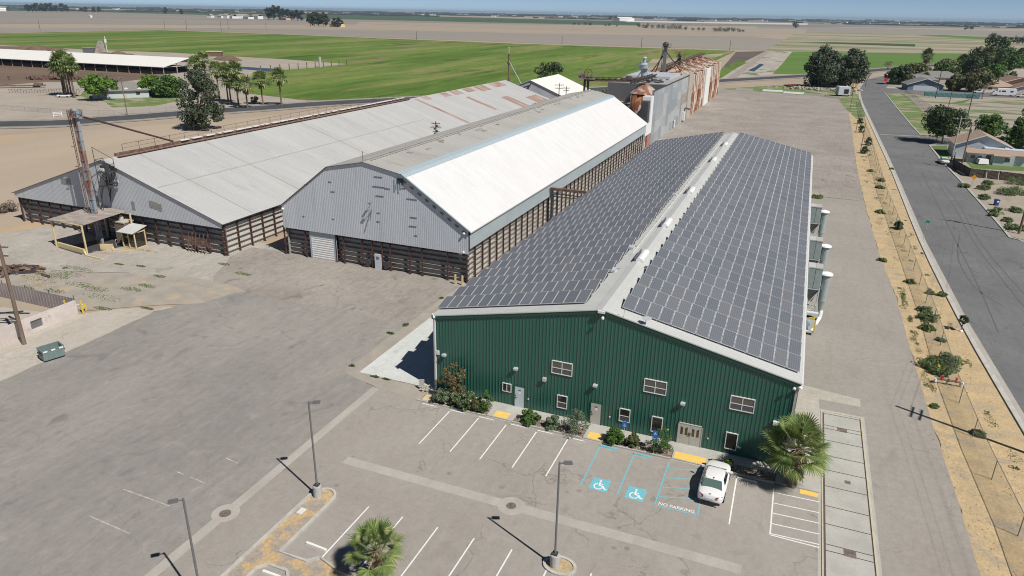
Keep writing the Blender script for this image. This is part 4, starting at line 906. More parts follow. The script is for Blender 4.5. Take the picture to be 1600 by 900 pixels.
for x in (-24.1, -21.2):
    m = MB(); v = [(x+.5*math.cos(2*PI*i/14), Y0-.22, .75+.5*math.sin(2*PI*i/14)) for i in range(14)]+[(x+.5*math.cos(2*PI*i/14), Y0-.05, .75+.5*math.sin(2*PI*i/14)) for i in range(14)]
    m.add(v, [tuple(range(14)), tuple(range(27,13,-1))]+[(i,14+i,14+(i+1)%14,(i+1)%14) for i in range(14)]); m.build('vent_fan', 'iron', b2)
lower_bay(b2, (-9.0,Y0), (-9.0,Y1), (1,0), 4.8, [2.4*i+2.0 for i in range(43)], (.4,1.1,1.8,2.5,3.2,3.9,4.5), pm='sidepanel')
lower_bay(b2, (-37.7,Y1), (-37.7,Y0), (-1,0), 4.5, [4.8*i+1 for i in range(21)], (.4,1.5,2.6,3.7))
# side frame bridging towards the green building
t = thing('pipe_rack', 'rusty pipe frame reaching from the middle barn to the green building', 'pipe rack', (-8.4,56.5,0))
m = MB(); m.bar((.1,0,0), (.1,0,6.1), .35, .35); m.bar((.9,0,0), (.9,0,6.0), .12, .12)
for i in range(9): m.bar((.1,0,.3+i*.65), (.9,0,.95+i*.65 if i % 2 else .3+i*.65), .07, .07)
m.build('column', 'iron', t)
m = MB(); m.bar((-.2,0,6.1), (7.6,0,6.1), .5, .4); m.build('beam', 'rustbar', t)
m = MB()
for z in (4.9, 5.3): m.tube((.4,0,z), (7.6,0,z), .08, n=8)
m.build('pipe', 'iron', t)

# left barn
b1 = thing('low_wide_barn', 'wide low-pitched old barn with a pale metal roof and brown posts, leftmost of the barns', 'barn', (0,0,0))
Y0, Y1 = 21.8, 174.0
P1 = [(-87.1,4.75), (-65.6,11.9), (-44.3,4.8)]
m = MB(); ribbed(m, (-86.7,Y0-.3,0), (1,0,0), (0,0,1), (0,-1,0), 42.0, lambda s: 4.1, lambda s: max(4.1, profz(P1, -86.7+s)-.1), .27, .07, .013, .03, [86.7-65.6]); m.build('gable_siding', 'galvbarn', b1)
m = MB(); ribbed(m, (-44.7,Y1,0), (-1,0,0), (0,0,1), (0,1,0), 42.0, lambda s: 0, lambda s: max(4.1, profz(P1, -44.7-s)-.1), .27, .07, .013, .03, [65.6-44.7]); m.build('gable_siding', 'galvbarn', b1)
for i, segs in enumerate(([(Y0-.5, Y1+.3, 'roofweather')], [(Y0-.5, 112, 'roofweather'), (112.01, 128, 'roofweather'), (128.01, 150, 'roofweather'), (150.01, Y1+.3, 'roofweather')])):
    (xa, za), (xb, zb) = P1[i:i+2]; V = (Vector((xb,0,zb))-Vector((xa,0,za))); L = V.length; V.normalize(); N = Vector((-V.z,0,V.x))
    for (ya, yb, mt) in segs:
        m = MB(); ribbed(m, (xa, ya, za), (0,1,0), V, N, yb-ya, lambda s: 0, lambda s: L, .75, .07, .02, .02); m.build('roof_slope', mt, b1)
    m = MB(); m.slab([(xa,Y0-.5,za-.01), (xb,Y0-.5,zb-.01), (xb,Y1+.3,zb-.01), (xa,Y1+.3,za-.01)], .08); m.build('roof_edge', 'greysteel', b1)
def onroof(x, up=.04): return profz(P1, x)+up
m = MB()
for (ya, yb, xa, xb) in ((112,113.5,-65,-50), (116,119,-65.3,-63.5), (126,130,-65.3,-63.2), (132,137,-65.4,-63), (134,136,-61,-52), (140.5,146,-65.4,-63), (148,155,-65.4,-62), (150,155,-57,-46), (159,168,-65.4,-62.5), (163,172,-54,-45), (158,161,-50,-45)):
    m = MB(); m.slab([(xa,ya,onroof(xa)), (xb,ya,onroof(xb)), (xb,yb,onroof(xb)), (xa,yb,onroof(xa))], .02); m.build('rust_sheet', 'rustroof', b1)
m = MB()
for (ya, yb, xa, xb) in ((128,149,-48.5,-45.3), (160,163,-50,-48)): m.slab([(xa,ya,onroof(xa,.045)), (xb,ya,onroof(xb,.045)), (xb,yb-14 if yb > 140 and yb < 150 else yb,onroof(xb,.045)), (xa,ya+1.2,onroof(xa,.045))], .02)
m.build('roof_hole', 'iron', b1)
m = MB()
for y in (27.5, 40.5, 66, 88): m.slab([(-65.3,y,onroof(-65.3,.03)), (-44.4,y,onroof(-44.4,.03)), (-44.4,y+.22,onroof(-44.4,.03)), (-65.3,y+.22,onroof(-65.3,.03))], .01)
m.slab([(-56.0,Y0,onroof(-56,.03)), (-55.8,Y0,onroof(-55.8,.03)), (-55.8,100,onroof(-55.8,.03)), (-56.0,100,onroof(-56,.03))], .01)
m.build('roof_seam', 'roofdull', b1)
# ridge conveyor
m = MB(); m.bar((-65.6,Y0+2,12.2), (-65.6,108,12.2), .4, .4); m.bar((-65.1,Y0+2,11.95), (-65.1,110,11.95), .4, .06)
cv = m.build('ridge_conveyor', 'rustbar', b1)
m = MB(); rg = random.Random(5)
y = 36.0
while y < 108:
    l_ = rg.uniform(.6, 2.4); m.bar((-65.5,y,12.5), (-65.5,y+l_,12.5), .66, .14); y += l_+rg.uniform(.2,1.0)
m.build('conveyor_cover', 'trimwhite', cv)
m = MB()
for i in range(28): m.bar((-66.3,Y0+4+i*3,12.1), (-66.3,Y0+4+i*3,13.4), .05)
m.bar((-66.3,Y0+4,13.4), (-66.3,Y0+85,13.4), .05); m.bar((-66.3,Y0+4,12.8), (-66.3,Y0+85,12.8), .03)
m.build('handrail', 'rustbar', cv)
for y in (106.5, 112.5, 116.8):
    m = MB(); m.bar((-65.6,y,11.8), (-65.6,y,12.7), .12); m.build('ridge_stub', 'rustbar', b1)
lower_bay(b1, (-86.5,Y0), (-44.9,Y0), (0,-1), 4.3, [.15]+[2.45*i+2.0 for i in range(16)]+[41.4], (.4,1.2,2.0,2.8,3.5), inset=.6)
lower_bay(b1, (-44.8,Y0), (-44.8,Y1), (1,0), 4.6, [2.6*i+.2 for i in range(18)]+[60,80,100,120,140], (.4,1.2,2.0,2.8,3.5,4.2), pm='sidepanel')
lower_bay(b1, (-86.7,Y1), (-86.7,Y0), (-1,0), 4.3, [8*i+1 for i in range(19)], (.4,1.6,2.8))
m = MB()
for dx, dz in ((0,0), (.78,-.12), (1.56,-.3)): px_ = (-57.67, 21.8, 5.79); m.box(px_[0]+dx,Y0-.36,px_[2]+dz-.1,px_[0]+dx+.75,Y0-.33,px_[2]+dz+.9)
m.box(-61.2,Y0-.37,5.0,-60.6,Y0-.33,6.2); m.box(-75.2,Y0-.35,7.4,-73.2,Y0-.33,8.3); m.build('siding_patch', 'darkpanel', b1)
m = MB(); m.add([(-70.6,Y0-.345,9.6),(-68.6,Y0-.345,10.3),(-67.8,Y0-.345,4.2),(-69.6,Y0-.345,4.2)], [(0,1,2,3)]); m.build('dark_siding_quad', 'greysteel', b1)  # dark grey leaning quad laid on the gable siding
m = MB()
for i in range(5): m.box(-51.8+i*.2,Y0-.7,2.1-.25*i,-47.8+.3*i,Y0-.62,2.16-.25*i+.1)
for i in range(6): m.bar((-51+i*.6,Y0-.8,.2), (-50.6+i*.7,Y0-.7,3.0), .08)
m.build('bent_rail', 'rustbar', b1)

# elevator tower with its canopy in front of the left barn
t = thing('grain_elevator_leg', 'tall peeling grey and rust elevator leg rising through the tin canopy', 'elevator tower', (-65.48, 18.61, 4.6)[:2])
m = MB(); m.box(-.42,-.2,0,-.08,.2,18.6); m.box(.12,-.2,0,.46,.2,18.6)
for i in range(13): m.box(-.46,-.24,1+i*1.4,.5,.24,1.08+i*1.4)
m.build('leg_casing', 'paintpeel', t)
m = MB(); m.bar((-.8,-.2,.2), (-.8,-.2,18.8), .07); m.bar((-1.1,-.2,.2), (-1.1,-.2,18.8), .07)
for i in range(46): m.bar((-1.1,-.2,.4+i*.4), (-.8,-.2,.4+i*.4), .05)
for i in range(6): m.bar((-1.3,-.5,3+i*2.8), (-.7,-.5,3+i*2.8), .08)
m.build('ladder', 'rustbar', t)
m = MB(); m.box(-.8,-.7,18.3,.9,.7,18.36); m.box(-.5,-.3,18.36,.55,.3,19.2); m.obox((.1,.5,18.8), (.5,.5,.6)); m.obox((-.55,0,18.9), (.4,.5,.4)); m.lathe((0.02,0,19.2), [(.5,0),(.45,.2),(.2,.32)], 10)
h_ = m.build('head', 'paintpeel', t)
m = MB()
for i in range(12):
    a = 2*PI*i/12; m.bar((.95*math.cos(a),.85*math.sin(a),18.35), (.95*math.cos(a),.85*math.sin(a),19.2), .05)
    b = a+2*PI/12; m.bar((.95*math.cos(a),.85*math.sin(a),19.2), (.95*math.cos(b),.85*math.sin(b),19.2), .05)
m.build('guard_rail', 'rustbar', h_)
m = MB(); m.tube((.6,.4,18.4), (-65.4-t.location.x, 34.5-t.location.y, 12.6), .14, n=10); m.build('spout', 'brown', t)
PD = 21.3-t.location.y
m = MB(); m.box(.5,1.2,10.4,2.6,PD,10.5); m.box(.5,1.2,8.3,2.4,PD,8.4)
for i in range(4):
    for yy in (1.2, PD-.1): m.bar((.5+i*.65,yy,10.4), (.4,yy,4.9+i*.6), .07)
    m.bar((.5+i*.65,1.2,10.4), (.5+i*.65,PD,8.4), .06)
for xx in (.5,2.5):
    for yy in (1.2, PD-.1): m.bar((xx,yy,8.3), (xx,yy,12.2), .07)
m.bar((.5,1.2,12.2), (.5,PD,12.2), .06); m.bar((2.5,1.2,11.6), (2.5,PD,11.6), .06); m.bar((.5,1.2,12.2), (2.5,1.2,11.6), .06); m.bar((.5,1.2,14.0), (2.5,PD,12.2), .06); m.bar((.5,1.2,12.2), (.5,1.2,14.0), .06)
m.obox((1.0,2.2,10.9), (1.0,.7,.8)); m.obox((1.9,3.0,10.8), (.7,.7,.5)); m.obox((1.2,2.4,8.8), (1.1,.5,.5)); m.build('platform', 'iron', t)
m = MB(); m.obox((1.8,3.0,8.9), (1.2,.4,.3)); m.obox((.9,1.9,10.7), (.8,.5,.4)); m.build('gearbox', 'whitesteel', t)

t = thing('tin_canopy', 'tin roofed canopy on cream posts over the truck pit', 'canopy', (0,0,0))
m = MB(); m.slab([(-70.16, 14.57, 4.1), (-62.69, 14.45, 4.3), (-61.95, 21.06, 4.8), (-68.98, 21.37, 4.7)], .1); m.build('roof', 'tin', t)
for (x, y, z) in ((-69.8,14.9,4.0), (-62.9,14.3,4.2), (-60.9,20.6,4.6), (-67.2,21.3,4.5)):
    m = MB(); m.bar((x,y,0), (x,y,z), .18); m.build('post', 'cream', t)
m = MB(); m.bar((-70.2,14.9,3.95), (-62.8,14.2,4.2), .2, .12); m.build('beam', 'cream', t)
t = thing('pit_kerb', 'cream painted concrete kerb beside the canopy pit', 'kerb', (0,0,0))
m = MB(); m.bar((-69.6,15.0,.35), (-63.2,14.2,.35), .25, .7); m.bar((-63.2,14.2,.3), (-62.2,13.6,.05), .22, .3); m.bar((-62.2,13.6,.1), (-58.9,13.4,.1), .2, .2); m.build('kerb', 'cream', t)
t = thing('pit_guard', 'stepped cream concrete guard beside the elevator foot', 'guard', (0,0,0))
m = MB(); m.bar((-63.0,16.6,.4), (-61.4,17.3,.4), .3, .8); m.bar((-61.4,17.3,.2), (-60.9,16.9,.15), .25, .4); m.bar((-60.9,16.9,.1), (-57.8,17.6,.1), .22, .2); m.build('guard_wall', 'cream', t)
m = MB(); m.bar((-62.6,18.8,.9), (-60.0,20.0,.9), .06); m.bar((-62.6,18.8,0), (-62.6,18.8,.9), .06); m.bar((-60.0,20.0,0), (-60.0,20.0,.9), .06); m.bar((-60.0,20.0,.9), (-58.6,18.9,.1), .06); m.build('rail', 'whitesteel', t)
sheet('truck_pit', [(-69.2,14.6), (-63.4,13.7), (-60.5,20.8), (-66.6,21.6)], .014, 'iron')
t = thing('brick_hopper_block', 'square brown brick block beside the small glazed booth', 'brick block', (-62.5,20.4,0))
m = MB(); m.box(-1.0,-.6,0,1.0,1.0,3.2); m.build('brickwork', 'bark', t)
m = MB(); m.box(-1.08,-.68,3.2,1.08,1.08,3.35); m.lathe((-.3,.2,3.35), [(.35,0),(.3,.5),(.12,.8)], 8); m.build('cap', 'oldconc', t)
t = thing('weigh_booth', 'small cream framed glazed booth with a white tin roof', 'booth', (-59.7,19.6,0))
m = MB()
for x, y in ((-1.2,-.9), (0,-.9), (1.2,-.9), (1.2,.9), (-1.2,.9)): m.bar((x,y,0), (x,y,2.5), .14)
for z in (.1, 2.4): m.bar((-1.2,-.9,z), (1.2,-.9,z), .14); m.bar((1.2,-.9,z), (1.2,.9,z), .14); m.bar((-1.2,-.9,z), (-1.2,.9,z), .14)
m.build('frame', 'cream', t)
m = MB(); m.box(-1.15,-.86,.1,1.15,-.82,2.4); m.box(1.13,-.86,.1,1.16,.86,2.4); m.box(-1.16,-.86,.1,-1.13,.86,2.4); m.build('pane', 'glass', t)
m = MB(); m.slab([(-1.5,-1.5,2.5), (1.5,-1.5,2.5), (1.5,1.2,3.1), (-1.5,1.2,3.1)], .08); m.build('roof', 'roofgrey', t)

# far white-roofed shed
t = thing('white_roofed_shed', 'white roofed shed behind the middle barn', 'shed', (0,0,0))
PS = [(-78.5,4.5), (-62,11.0), (-45.5,4.5)]; ya, yb = 188.6, 219
m = MB(); ribbed(m, (-78,ya,0), (1,0,0), (0,0,1), (0,-1,0), 32, lambda s: 0, lambda s: profz(PS, -78+s)-.05, .4, .1, .03, .03, [16]); m.build('gable_siding', 'galv', t)
m = MB(); m.box(-78,ya+.1,0,-77.8,yb,4.4); m.box(-46.2,ya+.1,0,-46,yb,4.4); m.box(-78,yb-.2,0,-46,yb,4.4); m.build('side_wall', 'galv', t)
m = MB(); m.slab([(-78.5,ya-.3,4.5), (-62,ya-.3,11), (-62,yb,11), (-78.5,yb,4.5)], .1); m.slab([(-62,ya-.3,11), (-45.5,ya-.3,4.5), (-45.5,yb,4.5), (-62,yb,11)], .1); m.build('roof', 'barncream', t)
t = thing('wooden_elevator_mast', 'rusty mast with a long diagonal pipe running down to the white roofed shed', 'mast', (-81.1,215,0))
m = MB(); m.tube((0,0,0), (0,0,18), .45, .35, n=8); m.lathe((0,0,14.3), [(.5,0),(.8,.1),(.8,.6),(.5,.7)], 8); m.build('pole', 'rustbar', t)
m = MB(); m.tube((0,0,18), (0,0,20), .05, n=5); m.lathe((0,0,20), [(.05,0),(.22,.15),(.05,.35)], 8); m.build('lamp', 'ventwhite', t)
m = MB(); m.tube((.2,0,15), (81.1-66.3,-24,9.0), .16, n=8); m.build('pipe', 'galv', t)
t = thing('gable_pipework', 'dark pipe struts on the gable of the white roofed shed', 'pipework', (-62,187.5,0))
for a, b in (((0,0,9.3),(-8,0,6.4)), ((0,0,9.3),(-4,-1,4.0)), ((-.6,0,8.2),(.4,.5,9.8))):
    m = MB(); m.tube(a, b, .22, n=8); m.build('pipe', 'iron', t)

# ================================================================== mill row
t = thing('near_rusty_silo', 'round silo with a cone roof, peeling to rust, nearest the middle barn', 'silo', (-13.75,150.5,0), 0)
m = MB(); m.lathe((0,0,0), [(4.0,0),(4.0,12.6)], 36); m.build('shell', 'rustsilo', t, True)
m = MB(); m.lathe((0,0,12.55), [(4.2,0),(4.1,.1),(.9,2.2),(.9,2.7),(.1,2.8)], 36)
for i in range(12):
    a = 2*PI*i/12; m.bar((4.0*math.cos(a),4.0*math.sin(a),12.75), (.9*math.cos(a),.9*math.sin(a),14.8), .12, .1)
m.build('cone_roof', 'rust', t)
t = thing('brown_roofed_lean_to', 'low brown rusty lean-to between the middle barn and the near silo', 'shed', (0,0,0))
m = MB(); m.box(-27.5,156,0,-19.6,166,8.6); m.build('wall', 'rustbar', t); m = MB(); m.slab([(-28,155.4,8.6), (-19.2,155.4,8.9), (-19.2,166,9.4), (-28,166,9.1)], .15); m.build('roof', 'rustroof', t)
t = thing('white_brick_entry', 'white panelled block over a red brick base beside the galvanised mill', 'building', (0,0,0))
m = MB(); m.box(-11.6,131.6,0,-9.4,134.7,3.4); m.box(-11.6,136.6,0,-9.4,141.0,3.4); m.build('brick_base', 'brick', t)
m = MB(); m.box(-11.6,131.6,3.4,-9.35,141.0,6.3); m.box(-11.6,137.9,6.3,-9.35,141.0,13.0); m.build('white_panel', 'ventwhite', t)
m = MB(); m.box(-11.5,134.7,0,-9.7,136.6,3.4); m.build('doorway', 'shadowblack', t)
m = MB(); m.box(-11.4,135.3,6.3,-9.6,137.9,12.0); m.build('dark_bay', 'iron', t)
m = MB(); m.box(-9.34,132.3,.5,-9.28,133.4,2.1); m.build('panel', 'ventwhite', t)
t = thing('galvanised_mill', 'tall flat topped mill clad in patched galvanised sheets', 'mill building', (0,0,0))
m = MB(); m.box(-27,160,0,-9.4,205.5,14.1); m.box(-9.9,141.05,0,-9.4,160,14.1); m.build('core', 'greysteel', t)
rg = random.Random(8)
ys = [141.0]
while ys[-1] < 197: ys.append(min(197.5, ys[-1]+rg.uniform(3.5, 6.5)))
tones = [flat('patched sheet %s' % w_, c, .5, .1, var=.05, scale=.3) for w_, c in (('blue', (.34,.38,.41)), ('grey', (.38,.40,.41)), ('pale', (.43,.45,.46)), ('dull', (.31,.34,.36)), ('light', (.46,.47,.47)))]
pm = MB()
for a, b in zip(ys[:-1], ys[1:]):
    z = 0
    while z < 13.9:
        z2 = min(14.2, z+rg.choice((2.3, 2.9, 3.4))); k = rg.randrange(5)
        ribbed(pm, (-9.38+rg.uniform(0,.03), a, 0), (0,1,0), (0,0,1), (1,0,0), b-a-.02, lambda s, z=z: z, lambda s, z2=z2: z2, .5, .1, .03, .03, mi=k); z = z2
pm.build('cladding', tones, t)
m = MB(); m.box(-9.35,197.6,0,-8.9,205.5,14.9); m.box(-9.33,197.5,9.0,-9.2,197.9,14.5); m.build('corner_pier', 'oldconc', t)
m = MB(); m.box(-9.33,186.5,5.9,-9.2,196.5,9.2); m.build('louvre_panel', 'tin', t)
m = MB(); m.box(-9.33,186.5,0,-9.15,197.4,5.8); m.build('lower_cladding', 'conc', t)
m = MB(); m.box(-9.1,190.2,.6,-8.4,192.6,3.2); m.box(-9.14,175,.2,-8.9,176.5,2.4); m.build('service_box', 'whitesteel', t)
m = MB(); m.slab([(-9.0,193,4.2), (-7.4,193,3.8), (-7.4,196,3.8), (-9.0,196,4.2)], .12); m.build('awning', 'iron', t)
m = MB(); m.box(-27,160,14.1,-9.4,205.5,14.35); m.build('roof', 'roofdull', t)
m = MB(); rg = random.Random(9)
for i in range(60): m.obox((rg.uniform(-25,-11), rg.uniform(165,178) if i % 2 else rg.uniform(162,200), 14.5), (rg.uniform(.3,1.5), rg.uniform(.3,1.5), rg.uniform(.1,.5)), rg.uniform(0,3))
m.build('roof_debris', 'iron', t)
m = MB(); m.box(-26,178,14.35,-12,197,15.0); m.build('roof_housing', 'galvbarn', t)
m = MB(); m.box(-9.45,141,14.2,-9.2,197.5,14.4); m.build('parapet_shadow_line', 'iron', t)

grp = 'rust streaked silos in the long row'
for i, y in enumerate((214.2, 230.6, 247.0, 263.4, 279.8)):
    t = thing('rusty_silo', ['nearest', 'second', 'third', 'fourth', 'farthest'][i]+' tall rust and white silo of the long row of five', 'silo', (-17.3,y,0), 0, grp)
    m = MB(); m.lathe((0,0,0), [(8.15,0),(8.15,14.2)], 40); m.build('shell', 'rustsilo' if i != 2 else 'rustsilo', t, True)
    m = MB(); m.lathe((0,0,14.15), [(8.4,0),(8.3,.15),(1.2,2.1),(1.2,2.5),(.1,2.6)], 40)
    for k in range(20):
        a = 2*PI*k/20; m.bar((8.2*math.cos(a),8.2*math.sin(a),14.35), (1.2*math.cos(a),1.2*math.sin(a),16.4), .14, .14)
    m.build('cone_roof', 'rust', t)
    m = MB(); m.box(4.5,-6.4,0,8.2,6.4,13.9)
    m.build('flat_cladding', 'whitewall' if i in (2,) else 'rustsilo', t)
t = thing('silo_link_wall', 'rusty infill sheets joining the long row of silos', 'wall', (0,0,0))
for i, y in enumerate((222.4, 238.8, 255.2, 271.6)):
    m = MB(); m.box(-11.6,y-3.6,0,-11.0,y+3.6,14.0); m.build('infill_sheet', 'rustsilo', t)
def truss(name, label, a, b, wdt, hgt, mat, cat='conveyor', n=18, legs=()):
    t = thing(name, label, cat, (0,0,0)); a = Vector(a); b = Vector(b)
    d = (b-a).normalized(); sd_ = d.cross(Vector((0,0,1))).normalized()*wdt/2; up = Vector((0,0,hgt))
    m = MB()
    for o in (sd_, -sd_, sd_+up, -sd_+up): m.bar(a+o, b+o, .2)
    for i in range(n):
        p = a.lerp(b, i/n); q = a.lerp(b, (i+1)/n)
        for o in (sd_, -sd_): m.bar(p+o, q+o+up, .13); m.bar(p+o, p+o+up, .13)
        m.bar(p+sd_+up, p-sd_+up, .1)
    m.build('truss', mat, t)
    m = MB(); m.bar(a+up*.4, b+up*.4, wdt*.6, .3); m.build('belt_casing', 'rustbar', t)
    for p in legs:
        m = MB(); z = a.z
        m.bar((p[0]-.4,p[1],0), (p[0]-.4,p[1],z), .25); m.bar((p[0]+.4,p[1],0), (p[0]+.4,p[1],z), .25); m.build('leg', 'iron', t)
    return t
truss('silo_top_conveyor', 'dark rusty conveyor truss running along the tops of the long silo row', (-18.3,200,16.0), (-17.3,288,16.8), 1.4, .9, 'rustbar')
truss('conveyor_bridge', 'rusty conveyor bridge between the wheel headed leg and the near silo', (-30.6,150,15.2), (-15.4,151,15.5), 1.2, .9, 'rustbar', n=9)
truss('silo_walkway', 'dark inclined walkway over the near silo cone', (-16.5,146,15.4), (-14.5,166,15.8), 1.2, .8, 'iron', n=8)
t = thing('wheel_head_leg', 'dark elevator leg topped by a platform with a big wheel behind the middle barn', 'elevator tower', (-30.7,150,0))
m = MB(); m.box(-.7,-.3,0,-.2,.3,16); m.box(.3,-.3,0,.8,.3,16); m.build('leg_casing', 'iron', t)
m = MB(); m.box(-2.2,-1,15.6,2.6,1,15.75)
for x in (-2.2,-1.1,0,1.2,2.6):
    for y in (-1,1): m.bar((x,y,15.7), (x,y,17.2), .08)
for y in (-1,1): m.bar((-2.2,y,17.2), (2.6,y,17.2), .1); m.bar((-2.2,y,16.5), (2.6,y,16.5), .07)
m.build('platform', 'tin', t)
m = MB()
for i in range(18):
    a = 2*PI*i/18; b = 2*PI*(i+1)/18
    m.bar((.4+1.15*math.cos(a),.2,17.2+1.15*math.sin(a)), (.4+1.15*math.cos(b),.2,17.2+1.15*math.sin(b)), .18)
for i in range(6): a = 2*PI*i/6; m.bar((.4,.2,17.2), (.4+1.1*math.cos(a),.2,17.2+1.1*math.sin(a)), .09)
m.build('wheel', 'rustbar', t)
m = MB(); m.obox((-.9,0,16.4), (1.2,.9,.9)); m.obox((-2.0,0,16.3), (.5,1.0,.8)); m.build('motor', 'rustbar', t)
def tower(name, label, x, y, z0, z1, mat, head='galvbarn', braces=(), w_=.55, cat='elevator tower'):
    t = thing(name, label, cat, (x,y,0))
    m = MB(); m.box(-w_,-.4,z0,w_,.4,z1); m.bar((-w_-.35,0,z0), (-w_-.35,0,z1), .12)
    for i in range(int((z1-z0)/.6)): m.bar((-w_-.6,0,z0+.3+i*.6), (-w_-.3,0,z0+.3+i*.6), .06)
    m.build('leg_casing', mat, t)
    m = MB(); m.lathe((0,0,z1-.6), [(w_,0),(w_*1.8,.2),(w_*1.9,.9),(w_*1.2,1.4),(.1,1.6)], 10); m.box(-1.1,-.9,z1-.8,1.6,.9,z1-.68)
    for dx in (-1.1,1.6): m.bar((dx,-.9,z1-.7), (dx,-.9,z1+.4), .08); m.bar((dx,.9,z1-.7), (dx,.9,z1+.4), .08)
    m.bar((-1.1,-.9,z1+.4), (1.6,-.9,z1+.4), .08); m.build('head', head, t)
    for a, b in braces:
        m = MB(); m.tube(a, b, .17, n=8); m.build('brace', 'iron', t)
    return t
tower('elevator_leg', 'tall grey elevator leg with dark braces on the mill roof', -18.1,199, 14.2,23.6, 'greysteel', 'iron', (((-.4,0,22.2),(-3.8,4,13.6)), ((-.3,0,20.5),(-5.2,0,13.0)), ((.4,0,21.4),(4.6,10,14.2)), ((3.4,15,18.2),(-3.2,-3,13.6))))
tower('elevator_leg', 'shorter dark elevator leg with a reddish head beside the long silos', -15.7,215, 14.5,19.8, 'iron', 'rustbar', (((-.4,0,18.6),(-3.4,0,14.2)),), .4)
t = thing('cyclone_separator', 'pale blue cyclone on struts above the near silo', 'cyclone', (-17.7,165,0))
m = MB(); m.lathe((0,0,14.2), [(.5,0),(.55,.3),(.85,3.2),(1.1,3.6),(1.25,5.0),(.9,5.4),(.5,5.5),(.5,6.6),(.75,6.8),(.5,7.2)], 14); m.build('body', 'bluetrim', t)
m = MB(); m.tube((-.3,0,17.8), (-2.4,0,14.4), .14, n=6); m.tube((.3,0,17.8), (2.6,0,15), .14, n=6)
for z in (18.6, 19.8):
    for i in range(10):
        a = 2*PI*i/10; b = 2*PI*(i+1)/10; m.bar((1.7*math.cos(a),1.7*math.sin(a),z), (1.7*math.cos(b),1.7*math.sin(b),z), .08)
        if z < 19: m.bar((1.7*math.cos(a),1.7*math.sin(a),18.3), (1.7*math.cos(a),1.7*math.sin(a),19.8), .06)
m.lathe((0,0,18.2), [(1.75,0),(1.75,.08)], 10); m.build('railing', 'eavesteel', t)
m = MB(); m.box(-.4,-.4,14.3,.4,.4,14.5); m.build('base', 'iron', t)

# ================================================================== plants
def leaf_cards(mb, c, r, n, size, rg, flat_=1.0, squash=.8, mi=0):
    c = Vector(c)
    for _ in range(n):
        while 1:
            d = Vector((rg.uniform(-1,1), rg.uniform(-1,1), rg.uniform(-1,1)))
            if .05 < d.length < 1: break
        rr = d.length**.45; d.normalize()
        p = c+Vector((d.x*r*rr, d.y*r*rr, d.z*r*squash*rr))
        nrm = (d+Vector((rg.uniform(-1,1), rg.uniform(-1,1), rg.uniform(-.6,1.2)))*.9).normalized()
        a = nrm.orthogonal().normalized(); a = (Matrix.Rotation(rg.uniform(0, 2*PI), 3, nrm) @ a); b = nrm.cross(a)
        s = size*rg.uniform(.6, 1.4); l = s*1.5
        mb.add([p-a*s*.5-b*l*.15, p+b*l*-.5, p+a*s*.5-b*l*.15, p+b*l*.6], [(0,1,2,3)], mi)
def branches(mb, base, h, r, rg, crown_c, n=6, lean=0.0):
    """a tapered trunk with limbs reaching into the crown"""
    p = Vector(base); top = Vector((crown_c[0]*.5+p.x*.5, crown_c[1]*.5+p.y*.5, base[2]+h)); q = p; k = 5; r0 = r
    prev = p
    for i in range(1, k+1):
        t = i/k; nx = p.lerp(top, t)+Vector((rg.uniform(-1,1), rg.uniform(-1,1), 0))*h*.03
        mb.tube(prev, nx, r0*(1-.7*(i-1)/k), r0*(1-.7*i/k), n=8, cap=(i == 1)); prev = nx
    for i in range(n):
        a = 2*PI*i/n+rg.uniform(-.4,.4); s = p.lerp(top, rg.uniform(.45,.95)); e = s+Vector((math.cos(a), math.sin(a), rg.uniform(.5,1.4)))*h*rg.uniform(.25,.5)
        mb.tube(s, e, r*.35, r*.1, n=5, cap=False)
def tree_mesh(name, h, cr, leafmat_, seed, leaf=.35, trunk_h=.25, clumps=34, per=90, shape='round', bark='bark', parent=None):
    """crown of clumps of small leaves spread through an uneven volume"""
    rg = random.Random(seed); m = MB()
    z0 = h*trunk_h; zc = (h+z0)/2; hz = (h-z0)/2
    for i in range(clumps):
        t = rg.uniform(-1, 1); a = rg.uniform(0, 2*PI)
        if shape == 'round': prof = math.sqrt(max(.05, 1-t*t))
        elif shape == 'tall': prof = math.sqrt(max(.04, 1-t*t))*(1.0-.42*t)
        elif shape == 'cone': prof = (1-t)*.5+.1
        elif shape == 'bush': prof = math.sqrt(max(.1, 1-max(0, t)**2))
        rad = prof*cr*(rg.random()**.5)*rg.uniform(.62, 1.02)
        c = (rad*math.cos(a), rad*math.sin(a), zc+t*hz*.86)
        leaf_cards(m, c, cr*rg.uniform(.2, .38), per, leaf, rg)
    crown = m.build('crown' if shape != 'bush' else 'foliage', leafmat_, parent)
    tb = MB()
    if shape != 'bush': branches(tb, (0,0,-.05), h*.72, max(.07, h*.022), rg, (0,0,0), 7)
    else:
        for i in range(6): a = 2*PI*i/6; tb.tube((0,0,-.02), (cr*.5*math.cos(a), cr*.5*math.sin(a), h*.6), .02, .008, n=4, cap=False)
    tb.build('trunk' if shape != 'bush' else 'stem', bark, parent)
def tree(name, label, pos, h, cr, mat, seed, cat='tree', group=None, **kw):
    t = thing(name, label, cat, (pos[0], pos[1], 0), rnd.uniform(0, 6), group)
    tree_mesh(name, h, cr, mat, seed, parent=t, **kw); return t

